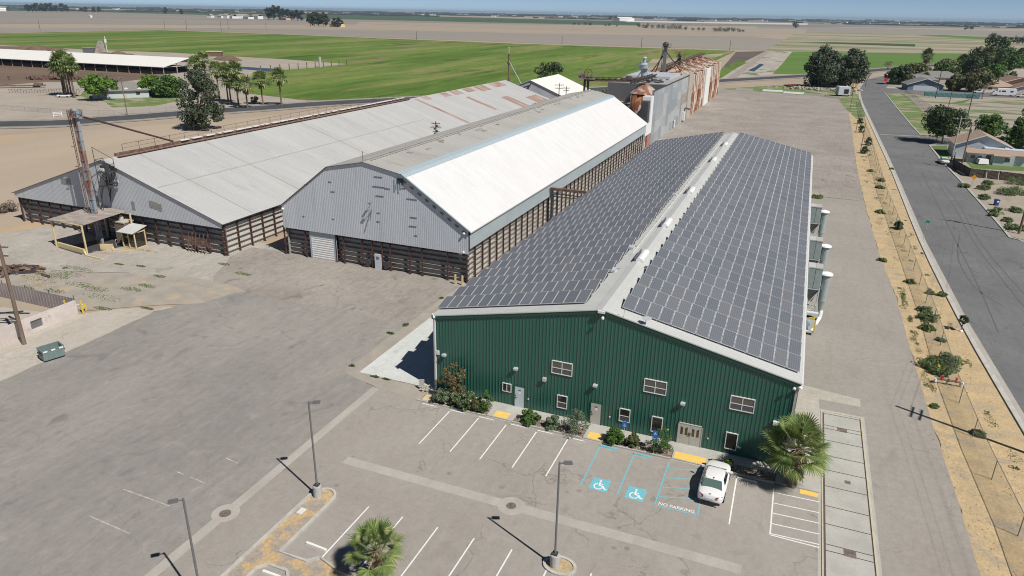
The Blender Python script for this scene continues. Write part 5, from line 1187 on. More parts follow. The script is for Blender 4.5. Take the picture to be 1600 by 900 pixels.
def fan_leaf(mb, rg, base, az, el, plen, fan, nb=22, droop=.5, sd_=.045):
    """petiole plus a folded fan of narrow blades with drooping tips"""
    d = Vector((math.cos(az)*math.cos(el), math.sin(az)*math.cos(el), math.sin(el))); side = Vector((-math.sin(az), math.cos(az), 0)); up = side.cross(d)*-1
    if up.z < 0: up = -up
    base = Vector(base); tip = base+d*plen
    mb.bar(base, tip, .045, .03, mi=1)
    for i in range(nb):
        a = math.radians(-100+200*i/(nb-1)); L = fan*(1-.28*abs(a)/1.75)*rg.uniform(.88, 1.08)
        bd = (d*math.cos(a)+side*math.sin(a)+up*(.12*math.cos(a))).normalized()
        p1 = tip+bd*L*.55; p2 = tip+bd*L*.85-Vector((0,0,1))*L*droop*.22; p3 = tip+bd*L-Vector((0,0,1))*L*droop*.55
        w_ = bd.cross(up).normalized()*sd_*(fan/1.0)
        f = (w_*1.0, w_*1.0, w_*.55)
        mb.add([tip-w_*.25, tip+w_*.25, p1+f[0], p1-f[0], p2+f[2], p2-f[2], p3], [(0,1,2,3), (3,2,4,5), (5,4,6)], 0)
def fan_palm(name, label, pos, trunk, fan, seed, fronds=34, group=None, skirt=.5, r=.22, mat='palmleaf', nb=22, lean=(0,0), plen=None, dr=1.0, sd_=.045):
    rg = random.Random(seed); t = thing(name, label, 'palm tree', (pos[0], pos[1], 0), 0, group)
    m = MB(); n = 7; prev = Vector((0,0,-.05))
    for i in range(1, n+1):
        q = Vector((lean[0]*(i/n)**1.5, lean[1]*(i/n)**1.5, trunk*i/n)); m.tube(prev, q, r*(1.25 if i == 1 else 1-.03*i), r*(1-.03*(i+1)), n=10, cap=(i in (1, n))); prev = q
    m.build('trunk', 'palmbark', t); top = prev
    if skirt > 0:
        m = MB()
        for i in range(int(90*min(1.6, skirt+.4))):
            a = rg.uniform(0, 2*PI); z = top.z-rg.random()**1.4*skirt; l_ = rg.uniform(.35,.8)*fan; o = Vector((math.cos(a), math.sin(a), 0)); p = Vector((top.x, top.y, z))+o*r
            e = p+o*l_*.42-Vector((0,0,1))*l_; s_ = Vector((-o.y, o.x, 0))*.07*fan; m.add([p-s_*.4, p+s_*.4, e+s_, e-s_], [(0,1,2,3)])
        m.build('frond_skirt', 'palmskirt', t)
    m = MB()
    for i in range(fronds):
        q = (i+.5)/fronds; az = i*2.39996+rg.uniform(-.2,.2); el = math.radians(82-118*q+rg.uniform(-9,9))
        fan_leaf(m, rg, top-Vector((0,0,.1)), az, el, (plen or fan)*rg.uniform(.7,1.0), fan*rg.uniform(.8,1.1), nb, droop=(.35+.5*q)*dr, sd_=sd_)
    m.build('fronds', [mat, 'petiole'], t); return t

# palms in the parking lot
fan_palm('fan_palm', 'big leafy fan palm at the corner of the green building', (31.15,-2.2), 3.25, 1.4, 1, fronds=38, skirt=1.5, r=.36, nb=26, plen=1.75, dr=.45, sd_=.034)
fan_palm('fan_palm', 'bright green fan palm standing in the parking lot island at the bottom of the photo', (7.95,-22.75), 2.6, 1.0, 2, fronds=28, skirt=.35, r=.26, nb=24, plen=1.3, dr=.45, sd_=.036)

# shrubs in the bed by the front wall
SH = [('tall reddish flowering shrub against the left end of the green wall', (2.25,-1.0), 3.1, 1.15, 'leaf_red', .75, 'bush'),
      ('low shrub at the left end of the planting bed', (1.5,-2.0), 1.2, .8, 'leaf_grey', .0, 'bush'),
      ('white flowering shrub second from the left end of the bed', (3.0,-1.9), 1.05, .75, 'leaf_flower', 0, 'bush'),
      ('dense pink tinged shrub third along the bed from the left', (4.1,-1.95), 1.3, .85, 'leaf_flower', 0, 'bush'),
      ('yellow green shrub just left of the feathery one', (5.1,-1.95), 1.1, .75, 'leaf_olive', 0, 'bush'),
      ('feathery upright shrub left of the first yellow ramp', (5.85,-1.85), 1.9, .55, 'leaf_green', 0, 'bush'),
      ('round shrub with few flowers right of the first yellow ramp', (9.9,-1.9), .95, .75, 'leaf_green', 0, 'bush'),
      ('small spiky shrub below the first small square window', (12.1,-1.95), .95, .6, 'leaf_grey', 0, 'bush'),
      ('large soft grey green shrub beside the second yellow ramp', (14.15,-2.0), 1.9, 1.05, 'leaf_grey', 0, 'bush'),
      ('rounded shrub between the second yellow ramp and the first blue sign', (17.3,-1.95), 1.15, .8, 'leaf_green', 0, 'bush'),
      ('small shrub between the two blue signs', (18.95,-1.9), 1.0, .55, 'leaf_olive', 0, 'bush'),
      ('tall feathery shrub right of the second blue sign', (21.3,-1.95), 2.1, .75, 'leaf_green', 0, 'bush'),
      ('small sparse plant in front of the parked white car', (26.4,-1.9), .6, .45, 'leaf_lime', 0, 'bush')]
for i, (lb, p, h, cr, mt, th, shp) in enumerate(SH):
    h *= 1.15; cr *= 1.15
    tree('shrub', lb, p, h, cr, mt, 30+i, cat='shrub', group='shrubs in the bed along the green building', leaf=.10 if 'feathery' not in lb and 'soft' not in lb else .06, clumps=26, per=110 if cr > .6 else 70, shape='bush', trunk_h=.05)
m = MB(); rg = random.Random(2)
for i in range(260):
    x = rg.uniform(-.2, 30); y = rg.uniform(-2.4,-1.3); s = rg.uniform(.05,.14); m.obox((x,y,.06), (s,s,s*.7), rg.uniform(0,3))
tag(m.build('bed_stones', 'conc'), 'small pale stones scattered over the planting bed', 'stones', kind='stuff')

# ================================================================== parking lot objects
def lamp_post(label, base, h, ang, conc_h=.95, arm=.52):
    t = thing('parking_light', label, 'lamp post', (*base, 0), 0, 'parking lot light poles')
    m = MB(); m.lathe((0,0,0), [(.31,0),(.31,conc_h-.05),(.28,conc_h)], 20); m.build('footing', 'concpole', t)
    m = MB(); m.box(-.17,-.17,conc_h,.17,.17,conc_h+.12); m.build('base_cover', 'iron', t)
    m = MB(); m.tube((0,0,conc_h), (0,0,h), .075, .06, n=12); m.build('pole', 'greysteel', t)
    d = Vector((math.cos(ang), math.sin(ang), 0)); m = MB(); m.bar((0,0,h-.12), tuple(d*arm*.6+Vector((0,0,h-.05))), .06); a = m.build('arm', 'greysteel', t)
    m = MB(); m.obox(tuple(d*arm+Vector((0,0,h-.05))), (.5,.3,.10), ang); hd = m.build('lamp_head', 'greysteel', t)
    m = MB(); m.obox(tuple(d*arm+Vector((0,0,h-.115))), (.36,.22,.02), ang); m.build('lens', 'blinddark', hd)
lamp_post('parking light pole standing in the middle of the island at the left', (-.52,-17.25), 7.8, .5)
lamp_post('parking light pole at the bottom centre in a round kerbed island', (17.45,-17.1), 7.85, .4)
lamp_post('parking light pole at the bottom left whose foot is below the frame', (-0.31, -28.44, 7.85)[:2], 7.85, PI+.75)
m = MB()
kerb('island_kerb', [(17.75+1.0*math.cos(a), -17.0+.75*math.sin(a)) for a in [2*PI*i/24 for i in range(25)]], .19, .13, 'curbwhite')
sheet('island_ground', [(17.75+.95*math.cos(2*PI*i/24), -17.0+.7*math.sin(2*PI*i/24)) for i in range(24)], .05, 'drygrass')
stp = [(.25,1.4,'white','leftmost white wheel stop, in the unlined corner stall'), (3.0,4.15,'white','white wheel stop in the first lined stall from the left'), (5.8,6.95,'white','white wheel stop in the second lined stall from the left'), (8.75,9.95,'white','white wheel stop in the third lined stall from the left'),
       (11.2,12.35,'white','white wheel stop in the fourth lined stall from the left'), (13.9,15.05,'white','white wheel stop in the stall just left of the blue marked ones'), (16.7,17.85,'blue','pale blue wheel stop in the left accessible stall'), (19.45,20.6,'blue','pale blue wheel stop in the right accessible stall'), (27.4,28.6,'white','white wheel stop in the stall right of the parked car')]
for i, (xa, xb, mt, lb) in enumerate(stp):
    t = thing('wheel_stop', lb, 'wheel stop', ((xa+xb)/2,-2.95,0), 0, 'wheel stops at the head of the stalls'); L = (xb-xa)/2+.15
    m = MB(); m.add([(s*L*k,y,z) for s in (-1,1) for k, y, z in ((1,-.09,0),(1,.09,0),(.97,.05,.12),(.97,-.05,.12))], [(0,3,2,1),(4,5,6,7),(0,1,5,4),(1,2,6,5),(2,3,7,6),(3,0,4,7)]); m.build('bar', mt if mt == 'blue' else 'conc', t)
    m = MB(); m.box(-L*.9,-.045,.121,L*.9,.045,.126); m.build('painted_top', mt, t)
t = thing('wheel_stop', 'lone white wheel stop in the lower stall beside the island', 'wheel stop', (2.55,-21.6,0), -.05, 'wheel stops at the head of the stalls')
m = MB(); m.box(-.8,-.08,0,.8,.08,.12); m.build('bar', 'white', t)
t = thing('wheel_stop', 'white wheel stop at the bottom edge left of the palm', 'wheel stop', (1.5,-24.7,0), 0, 'wheel stops at the head of the stalls')
m = MB(); m.box(-.65,-.08,0,.65,.08,.12); m.build('bar', 'white', t)
def hc_sign(label, x, y, faces):
    t = thing('accessible_parking_sign', label, 'sign', (x,y,0), 0, 'blue accessible parking signs')
    m = MB(); m.tube((0,0,0), (0,0,2.1), .03, n=8); m.build('post', 'concpole', t)
    for k, (z0, z1) in enumerate(faces):
        m = MB(); m.box(-.2,-.05,z0,.2,-.035,z1); f = m.build('sign_face', 'signblue', t)
        m = MB(); s = (z1-z0)*.85 if k == 0 else .2
        o = (-.13, z0+.03)
        if k == 0:
            sc_ = .28; P = [(-.12+.28*WC['head'][0], z0+.05+sc_*WC['head'][1])]
            m.face([(P[0][0]+.024*math.cos(2*PI*i/8), -.053, P[0][1]+.024*math.sin(2*PI*i/8)) for i in range(8)])
            for pts in (WC['back'], WC['arm'], WC['wheel']):
                for a, b in zip(pts[:-1], pts[1:]): m.bar((-.13+a[0]*sc_,-.054,z0+.05+a[1]*sc_), (-.13+b[0]*sc_,-.054,z0+.05+b[1]*sc_), .03, .004, up=(0,1,0))
        else:
            for i in range(3): m.box(-.12,-.053,z0+.08+i*.09,.12,-.05,z0+.11+i*.09)
        m.build('symbol', 'signwhite', f)
hc_sign('single blue accessible parking sign at the left accessible stall', 18.15,-1.75, [(1.55,2.05)])
hc_sign('blue accessible parking sign with a second plate below it at the right accessible stall', 20.75,-2.3, [(1.75,2.2), (1.2,1.72)])
t = thing('litter_pile', 'small pile of pale rubble and scrap wood by the left corner of the green building', 'rubble', (-.9,-.6,0)); m = MB()
rg = random.Random(6)
for i in range(16): m.obox((rg.uniform(-.6,.5), rg.uniform(-.4,.6), rg.uniform(.05,.3)), (rg.uniform(.15,.6), rg.uniform(.06,.2), rg.uniform(.04,.12)), rg.uniform(0,3), tilt=Matrix.Rotation(rg.uniform(-.5,.5),4,'X'))
m.obox((-.35,.1,.5), (.5,.06,1.0), .4); m.build('scrap', 'oldconc', t)['kind'] = 'stuff'
m = MB(); m.box(-.3,-2.3,0,1.1,-1.3,.08); struct('corner_slab', m, 'cream')

# ------------------------------------------------------------------ cars
def sedan(label, pos, rz, group=None, scale=1.0, paint='carpaint'):
    t = thing('parked_car', label, 'car', (*pos, 0), rz, group)
    # stations front(+y) to rear(-y): y, half width, bottom z, side-shoulder z, deck z
    S = [(2.42,.50,.34,.52,.60),(2.30,.74,.24,.62,.72),(2.0,.86,.20,.72,.82),(1.5,.91,.19,.80,.92),(.9,.92,.19,.86,.98),(0,.925,.19,.88,.99),(-.9,.925,.19,.90,1.0),(-1.5,.915,.20,.92,1.03),(-2.0,.89,.24,.92,1.04),(-2.28,.82,.30,.88,1.0),(-2.42,.66,.36,.78,.88)]
    m = MB(); v = []; k = 0
    for (y, w_, zb, zs, zd) in S:
        half = [(w_*.86,zb),(w_*.97,zb+.08),(w_,zb+.24),(w_,zs-.14),(w_*.965,zs-.02),(w_*.86,zs+.06),(w_*.5,zd),(0,zd+.015)]
        ring = [(x,y,z) for x, z in half]+[(-x,y,z) for x, z in half[-2::-1]]; k = len(ring); v += ring
    f = []
    for i in range(len(S)-1):
        for j in range(k-1): f.append((i*k+j, i*k+j+1, (i+1)*k+j+1, (i+1)*k+j))
        f.append((i*k+k-1, i*k, (i+1)*k, (i+1)*k+k-1))
    f += [tuple(range(k))[::-1], tuple(range((len(S)-1)*k, len(S)*k))]
    m.add(v, f); b = m.build('body', paint, t, True)
    mod = b.modifiers.new('sub', 'SUBSURF'); mod.levels = 1; mod.render_levels = 1
    # cabin: belt ring and roof ring
    def ring(zf, data): return data
    belt = [(.55,1.18),(.80,.75),(.84,-.2),(.82,-1.1),(.60,-1.72)]
    roof = [(.42,.42),(.60,.22),(.63,-.35),(.61,-.85),(.46,-1.08)]
    zb = .93; zr = [1.38,1.42,1.45,1.43,1.38]
    m = MB(); R_ = [(x,y,zb) for x, y in belt]+[(-x,y,zb) for x, y in belt[::-1]]
    T_ = [(x,y,z) for (x, y), z in zip(roof, zr)]+[(-x,y,z) for (x, y), z in zip(roof[::-1], zr[::-1])]
    n = len(R_); m.add(R_+T_, [(i,(i+1)%n,n+(i+1)%n,n+i) for i in range(n)]+[(n,n+1,n+8,n+9),(n+1,n+2,n+7,n+8),(n+2,n+3,n+6,n+7),(n+3,n+4,n+5,n+6)])
    c = m.build('cabin', paint, t, False); bv = c.modifiers.new('bev', 'BEVEL'); bv.width = .05; bv.segments = 3; bv.limit_method = 'ANGLE'; bv.angle_limit = .35
    c.data.polygons.foreach_set('use_smooth', [True]*len(c.data.polygons))
    def glassq(name, q, mat, off=.014):
        q = [Vector(p) for p in q]; N = (q[1]-q[0]).cross(q[2]-q[0]).normalized(); cen = sum(q, Vector())/4
        if N.dot(cen-Vector((0,-.3,.9))) < 0: N = -N
        m = MB(); m.add([p+N*off for p in q]+[p-N*.01 for p in q], [(0,1,2,3),(7,6,5,4),(0,4,5,1),(1,5,6,2),(2,6,7,3),(3,7,4,0)]); m.build(name, mat, t)
    def L(a, b, s): return Vector(a).lerp(Vector(b), s)
    for s in (1, -1):
        for i, (u0, u1) in ((1, (.06,.96)), (2, (.03,.95))):
            a = (belt[i][0]*s, belt[i][1], zb); b_ = (belt[i+1][0]*s, belt[i+1][1], zb); d = (roof[i][0]*s, roof[i][1], zr[i]); e = (roof[i+1][0]*s, roof[i+1][1], zr[i+1])
            a2, b2_ = L(a,b_,u0), L(a,b_,u1); d2, e2 = L(d,e,u0), L(d,e,u1)
            glassq('side_window', (L(a2,d2,.14), L(b2_,e2,.14), L(b2_,e2,.86), L(a2,d2,.86)), 'cardark')
    # windscreen and rear window span the full width
    def wide(name, i, mat, lo=.06, hi=.93):
        a = (-belt[i][0]*1.18,belt[i][1]+(-.06 if i == 0 else .05),zb); b_ = (belt[i][0]*1.18,belt[i][1]+(-.06 if i == 0 else .05),zb); d = (-roof[i][0]*1.22,roof[i][1]-(.03 if i == 0 else -.03),zr[i]); e = (roof[i][0]*1.22,roof[i][1]-(.03 if i == 0 else -.03),zr[i])
        glassq(name, (L(a,d,lo), L(b_,e,lo), L(b_,e,hi), L(a,d,hi)), mat, .045)
    wide('windscreen', 0, 'cardark'); wide('rear_window', 4, 'carglass')
    for s in (1, -1):
        m = MB(); m.add([(s*.80,-2.29,.66),(s*.45,-2.44,.68),(s*.42,-2.43,.84),(s*.62,-2.36,.90),(s*.84,-2.18,.88),(s*.88,-2.05,.74)]+[(s*.74,-2.2,.66),(s*.42,-2.3,.68),(s*.40,-2.3,.84),(s*.6,-2.2,.90),(s*.78,-2.1,.88),(s*.82,-2.0,.74)], [(0,1,2,3,4,5),(11,10,9,8,7,6)]+[(i,6+i,6+(i+1)%6,(i+1)%6) for i in range(6)]); m.build('tail_light', 'taillight', t)
        m = MB(); m.obox((s*.68,2.2,.62), (.3,.26,.14), -s*.35); m.build('headlight', 'chrome', t)
        m = MB(); m.obox((s*1.0,.82,.98), (.2,.12,.13)); m.build('mirror', paint, t)
        for y in (1.45, -1.42):
            m = MB(); m.tube((s*.72,y,.33), (s*.93,y,.33), .33, n=22); wl = m.build('wheel', 'rubber', t)
            m = MB(); m.tube((s*.90,y,.33), (s*.945,y,.33), .20, n=14); m.build('rim', 'chrome', wl)
            m = MB(); v_ = [(s*.925*1.005, y+.40*math.cos(math.radians(a)), .33+.40*math.sin(math.radians(a))) for a in range(0,181,15)]; m.add(v_+[(s*.93,y,.33)], [(i, i+1, 13) for i in range(12)]); m.build('wheel_arch', 'rubber', t)
    m = MB(); m.box(-.26,-2.50,.60,.26,-2.44,.74); m.build('number_plate', 'plate', t)
    m = MB(); m.box(-.72,-2.43,.27,.72,-2.36,.40); m.box(-.6,2.34,.25,.6,2.44,.42); m.build('bumper_insert', 'rubber', t)
    m = MB(); m.obox((0,-2.32,1.005), (.14,.06,.02)); m.build('badge', 'chrome', t)
    m = MB(); m.obox((0,-.98,1.44), (.06,.12,.05)); m.build('antenna_fin', 'rubber', t)
    m = MB()
    for s in (1,-1):
        for y in (.72,-.42,-1.35): m.box(s*.926-.004,y-.006,.32,s*.926+.004,y+.006,.86)
    m.build('door_gap', 'rubber', t)
    t.scale = (scale,)*3
    return t
car = sedan('white sedan parked at the right of the hatched accessible aisle', (25.78,-4.72), -.03, scale=1.04)
dup(car, 'white sedan parked at the kerb of the street on the right', (61.5, 149.51), .04)

def skip(label, pos, rz):
    t = thing('dumpster', label, 'dumpster', (*pos, 0), rz); w_, d_, h_ = 1.9, 1.35, 1.25
    m = MB(); e = .06
    for (x0,y0,x1,y1) in ((-w_/2,-d_/2,w_/2,-d_/2+e), (-w_/2,d_/2-e,w_/2,d_/2), (-w_/2,-d_/2+e,-w_/2+e,d_/2-e), (w_/2-e,-d_/2+e,w_/2,d_/2-e)): 
        zt = h_ if y0 > 0 else h_-.0
        m.box(x0,y0,.18,x1,y1,zt)
    m.box(-w_/2+e,-d_/2+e,.18,w_/2-e,d_/2-e,.3); m.build('body', 'dumpster', t)
    m = MB()
    for y in (-d_/2-.04, d_/2+.0): m.box(-w_/2-.04,y,h_-.1,w_/2+.04,y+.05,h_+.03)
    for x in (-w_/2-.05, w_/2): m.box(x,-d_/2,h_-.1,x+.05,d_/2,h_+.03)
    for x in (-.5,.0,.5): m.box(x-.03,-d_/2-.03,.2,x+.03,-d_/2,h_-.1)
    m.build('rim', 'dumpster', t)
    for s in (-1,1):
        m = MB(); m.box(s*(w_/2+.06)-.06,-d_/2+.15,.72,s*(w_/2+.06)+.06,d_/2-.15,.86); m.build('lift_sleeve', 'iron', t)
        for y in (-.5,.5): m = MB(); m.tube((s*.75-.04,y,.09), (s*.75+.04,y,.09), .09, n=10); m.build('caster', 'rubber', t)
    for x in (-.7,.0,.7):
        m = MB(); m.box(x-.18,-d_/2-.055,h_-.2,x+.18,-d_/2-.045,h_-.05); m.build('label_plate', 'signwhite', t)
    m = MB(); rg = random.Random(1)
    for i in range(25): m.obox((rg.uniform(-.8,.8), rg.uniform(-.5,.5), .36), (rg.uniform(.1,.4), rg.uniform(.05,.2), .06), rg.uniform(0,3))
    m.build('rubbish', 'wood', t)
skip('grey green open steel dumpster at the edge of the yard asphalt', (-37.75,-9.75), 1.27)

# utility poles
def pole(label, base, h, mat='wood', arms=((0, 2.2),), r=.16, az=0.0, group=None, extras=(), cat='utility pole', name='utility_pole'):
    t = thing(name, label, cat, (base[0], base[1], 0), az, group)
    m = MB(); m.tube((0,0,-.1), (0,0,h), r, r*.7, n=10); m.build('pole', mat, t)
    for dz, w_ in arms:
        m = MB(); m.bar((-w_/2,.12,h-.5-dz), (w_/2,.12,h-.5-dz), .1, .12); a = m.build('crossarm', 'concpole' if mat == 'concpole' else mat, t)
        if group: continue
        for x in (-w_/2+.1, -w_/4, w_/4, w_/2-.1): m = MB(); m.lathe((x,.12,h-.43-dz), [(.05,0),(.09,.05),(.05,.12),(.07,.16),(.02,.2)], 8); m.build('insulator', 'concpole', a)
    for e in extras:
        m = MB()
        if e == 'can': m.lathe((.32,-.25,h-2.2), [(.2,0),(.24,.1),(.24,.8),(.1,.95)], 12); m.build('transformer', 'concpole', t)
        if e == 'lamp': m.bar((0,0,h-1.5), (1.8,0,h-.9), .07); m.obox((2.1,0,h-.9), (.6,.25,.15)); m.build('lamp_arm', 'concpole', t)
        if e == 'boxes':
            for k in range(4): m.lathe((.3*(-1)**k,-.2,h-1.2-k*.55), [(.1,0),(.16,.06),(.16,.42),(.06,.5)], 10)
            m.bar((-1,0,h-1.0), (1,0,h-1.0), .1); m.bar((-.7,0,h-2.2), (.8,0,h-2.2), .1); m.build('switch_gear', 'iron', t)
    return t
pole('tall leaning wooden pole by the stuccoed yard wall at the left edge', (-43.2,-8.8), 11.0, 'wood', ((.0,1.6),(.9,1.2)), r=.21, az=.3, extras=())
pole('dark pole with switch gear rising between the two old barns', (-46.2,88,0), 10.4, 'darkwood', ((0,1.9),(.9,2.4)), az=.4, extras=('boxes',))
pole('first pole with two crossarms behind the ridge of the middle barn', (-38.7,150,0), 14.0, 'darkwood', ((0,2.6),(.9,2.2)), az=.4, group=None)
pole('second, shorter pole with two crossarms behind the ridge of the middle barn', (-36.7,150.5,0), 13.2, 'darkwood', ((0,2.0),(.7,1.6)), az=.4)
q = (81.92, 324.79, 13.93); pole('pole with a street lamp beside the dark palm trunk of the park', q[:2], q[2], 'darkwood', (), r=.2, extras=('lamp',))
q = (82.24, 289.82, 13.69); pole('slim pole in the park in front of the fan palms', q[:2], q[2], 'darkwood', ((0,1.4),), r=.13)
q = (94.5, 333.74, 14.08); pole('pole with a row of white insulators on its crossarm, at the edge of the park', q[:2], q[2], 'darkwood', ((0,3.6),), r=.14)
q = (84.28, 259.73, 16.56); pole('dark pole rising from the middle of the park ground', q[:2], q[2], 'darkwood', ((0,1.2),), r=.17, extras=('lamp',))
q = (63.95, 154.64, 10.83); pole('pale concrete pole with a long crossarm at the corner of the blue house', q[:2], q[2], 'concpole', ((0,3.4),), r=.17)
q = (64.33, 143.25, 10.75); pole('brown wooden pole with a transformer inside the board fence', q[:2], q[2], 'wood', ((0,2.2),), r=.17, extras=('can',))
pole('wooden pole at the right edge beside the vacant lot', (63.9,84.9), 13.5, 'wood', ((0,2.6),(.9,2.2)), r=.2, extras=('can',))
pole('wooden pole just outside the right edge, its crossarm shadow on the driveway', (49.35,9.7), 13.2, 'wood', ((1.3,2.1),(2.2,2.1)), r=.19, az=1.35, extras=())
for i, q in enumerate(((44.21, 255.92), (43.68, 194.02), (43.21, 156.4))):
    pole('%s slim leaning pole along the chain link fence, counted from the far end' % ORD[i], q, (8.5, 6.0, 7.5)[i], 'wood', (), r=.10)
m = MB()
for dx, z in ((-1.0,12.75), (-.3,12.75), (.9,12.75), (0,11.8)):
    a = Vector((49.35+dx*.9, 9.7+dx*.43, z)); 
    for b in (Vector((51.2+dx,-58,z)), Vector((63.9+dx,84.9,z+.3))):
        prev = a
        for k in range(1, 13):
            s = k/12; p = a.lerp(b, s)-Vector((0,0,1.1*4*s*(1-s))); m.tube(prev, p, .007, n=4, cap=False); prev = p
tag(m.build('power_line', 'rubber'), 'power wires strung from the pole just outside the right edge', 'power line')

# chain link fence on the verge
def chain_fence(label, pts, h=1.75, step=3.0, name='chain_link_fence', mesh_mat='link', post='greysteel'):
    t = thing(name, label, 'fence', (0,0,0)); P = [Vector((*p[:2], 0)) for p in pts]
    posts = []
    for a, b in zip(P[:-1], P[1:]):
        n = max(1, round((b-a).length/step))
        for i in range(n): posts.append(a.lerp(b, i/n))
    posts.append(P[-1])
    step_ = 1 if len(posts) <= 98 else 2
    for p in posts[::step_][:98]:
        m = MB(); m.tube(p, p+Vector((0,0,h)), .035, n=8); m.build('post', post, t)
    m = MB()
    for a, b in zip(P[:-1], P[1:]): m.tube(a+Vector((0,0,h)), b+Vector((0,0,h)), .025, n=6)
    m.build('top_rail', post, t)
    me = bpy.data.meshes.new('mesh'); v = []; f = []; uv = []
    L = 0
    for a, b in zip(P[:-1], P[1:]):
        l_ = (b-a).length; o = len(v); v += [a, b, b+Vector((0,0,h)), a+Vector((0,0,h))]; f.append((o, o+1, o+2, o+3)); uv += [(L*12,0), ((L+l_)*12,0), ((L+l_)*12,h*12), (L*12,h*12)]; L += l_
    me.from_pydata(v, [], f); ul = me.uv_layers.new()
    for i, c in enumerate(uv): ul.data[i].uv = c
    me.materials.append(MT[mesh_mat]); o = bpy.data.objects.new('mesh', me); COL.objects.link(o); o.parent = t
    return t
chain_fence('long chain link fence along the dry verge beside the street', [(45.8,-40), (45.7,-2), (45.2,8), (45.0,20), (45.4,37), (45.4,60), (45.3,108), (46.3,160), (46.9,200), (47.6,240), (49.0,290)], step=3.1)
chain_fence('park fence along the strip of patchy lawn', [(70.65, 338.17), (73.12, 257.5), (70.23, 201.24)], h=2.2, step=4)
# small objects on the verge
t = thing('fire_hydrant', 'yellow fire hydrant beside the green weeds on the verge', 'hydrant', (44.0,23.0,0))
m = MB(); m.lathe((0,0,0), [(.17,0),(.17,.06),(.12,.08),(.12,.62),(.15,.64),(.15,.7),(.11,.74),(.09,.84),(.04,.9),(.04,.97)], 14); m.build('barrel', 'hydrant', t)
for s in (-1,1):
    m = MB(); m.tube((0,0,.5), (s*.24,0,.5), .075, n=10); m.build('outlet', 'hydrant', t)
m = MB(); m.tube((0,0,.45), (0,-.22,.45), .09, n=10); m.build('outlet', 'hydrant', t)
t = thing('backflow_valve', 'low red and silver backflow valve assembly on the verge', 'valve', (44.6,20.5,0))
for x in (-1.0, -.1, 1.0):
    m = MB(); m.tube((x,0,0), (x,0,.5), .07, n=8); m.build('riser', 'concpole', t)
m = MB(); m.tube((-1.0,0,.5), (1.0,0,.5), .09, n=10); m.lathe((0,0,.38), [(.14,0),(.16,.1),(.1,.28)], 10); m.build('pipe', 'greysteel', t)
for x in (-.6,.62):
    m = MB(); m.lathe((x,0,.42), [(.13,0),(.15,.12),(.09,.24),(.05,.4),(.14,.42),(.14,.46)], 10); m.build('gate_valve', 'redvalve', t)
for x in (-1.1, 1.15): m = MB(); m.tube((x,0,.15), (x,.0,.5), .13, n=10); m.build('elbow', 'ventwhite', t)
VP = [((61.74, 120.75),1.2,'round green bush at the foot of the orange sign'), ((64.95, 120.39),1.5,'round green bush topmost right of the orange sign'), ((66.99, 126.65),1.3,'flat green bush just below the board fence'), ((63.35, 110.56),1.3,'green bush upper left of the blue bin'), ((68.18, 117.01),2.0,'broad green bush right of the blue bin, left half of the pair'), ((70.17, 118.58),2.2,'broad green bush right of the blue bin, right half of the pair'), ((73.02, 129.61),2.4,'low green bush near the fence at the right edge'), ((63.45, 98.95),1.5,'greyish bush below the blue bin'), ((66.56, 101.43),1.4,'round green bush beside the dark lump in the vacant lot'), ((63.78, 92.98),1.1,'round green bush near the kerb of the vacant lot'), ((63.36, 87.55),1.4,'green bush at the foot of the right edge pole'), ((64.91, 87.45),1.3,'green bush behind the right edge pole'), ((62.3, 95.98),.9,'small grey bush spilling over the kerb'), ((32.8, 96.89),1.3,'flat weed clump growing from a joint beside the solar roof corner')]
for i, (p, r_, lb) in enumerate(VP):
    tree('weed_bush', lb, p, r_*.6 if i < 13 else .35, r_, 'weed', 150+i, cat='bush', group='bushes on the vacant lot' if i < 13 else None, leaf=.14, clumps=20, per=60, shape='bush', trunk_h=.03)
t = thing('cut_shrub', 'small clipped dark shrub on a thin stem with a white painted foot', 'shrub', (48.0,35.5,0))
tree_mesh('s', 1.9, .55, 'leaf_dark', 77, leaf=.09, trunk_h=.55, clumps=20, per=60, parent=t)
m = MB(); m.lathe((0,0,0), [(.2,0),(.22,.1),(.1,.22)], 8); m.build('painted_foot', 'ventwhite', t)
q = (48.67, 74.26, 2.55)
t = thing('street_name_sign', 'green street name sign on a post at the left kerb', 'sign', (q[0],q[1],0), .6)
m = MB(); m.tube((0,0,0), (0,0,2.7), .035, n=8); m.build('post', 'concpole', t); m = MB(); m.box(-.45,-.01,2.72,.45,.01,2.9); m.build('name_plate', 'signgreen', t); m = MB(); m.box(-.01,-.4,2.92,.01,.4,3.08); m.build('name_plate', 'signgreen', t)
t = thing('warning_sign', 'orange diamond sign on a post at the edge of the vacant lot', 'sign', (*(63.02, 121.37), 0), 0)
m = MB(); m.tube((0,0,0), (0,0,2.2), .035, n=8); m.build('post', 'concpole', t); m = MB(); m.add([(-.55,-.05,2.2),(0,-.05,1.65),(.55,-.05,2.2),(0,-.05,2.75),(-.55,-.03,2.2),(0,-.03,1.65),(.55,-.03,2.2),(0,-.03,2.75)], [(0,1,2,3),(7,6,5,4),(0,4,5,1),(1,5,6,2),(2,6,7,3),(3,7,4,0)]); m.build('sign_face', 'signorange', t)
q = (66.04, 389.04)
t = thing('stop_sign', 'red octagonal sign at the far bend of the street', 'sign', (*q, 0), .3)
m = MB(); m.tube((0,0,0), (0,0,2.3), .05, n=8); m.build('post', 'ventwhite', t); m = MB(); v = [(1.0*math.cos(2*PI*(i+.5)/8), y, 2.6+1.0*math.sin(2*PI*(i+.5)/8)) for y in (-.08,-.04) for i in range(8)]; m.add(v, [tuple(range(8)), tuple(range(15,7,-1))]+[(i,8+i,8+(i+1)%8,(i+1)%8) for i in range(8)]); m.build('sign_face', 'signred', t)
q = (64.49, 105.59)
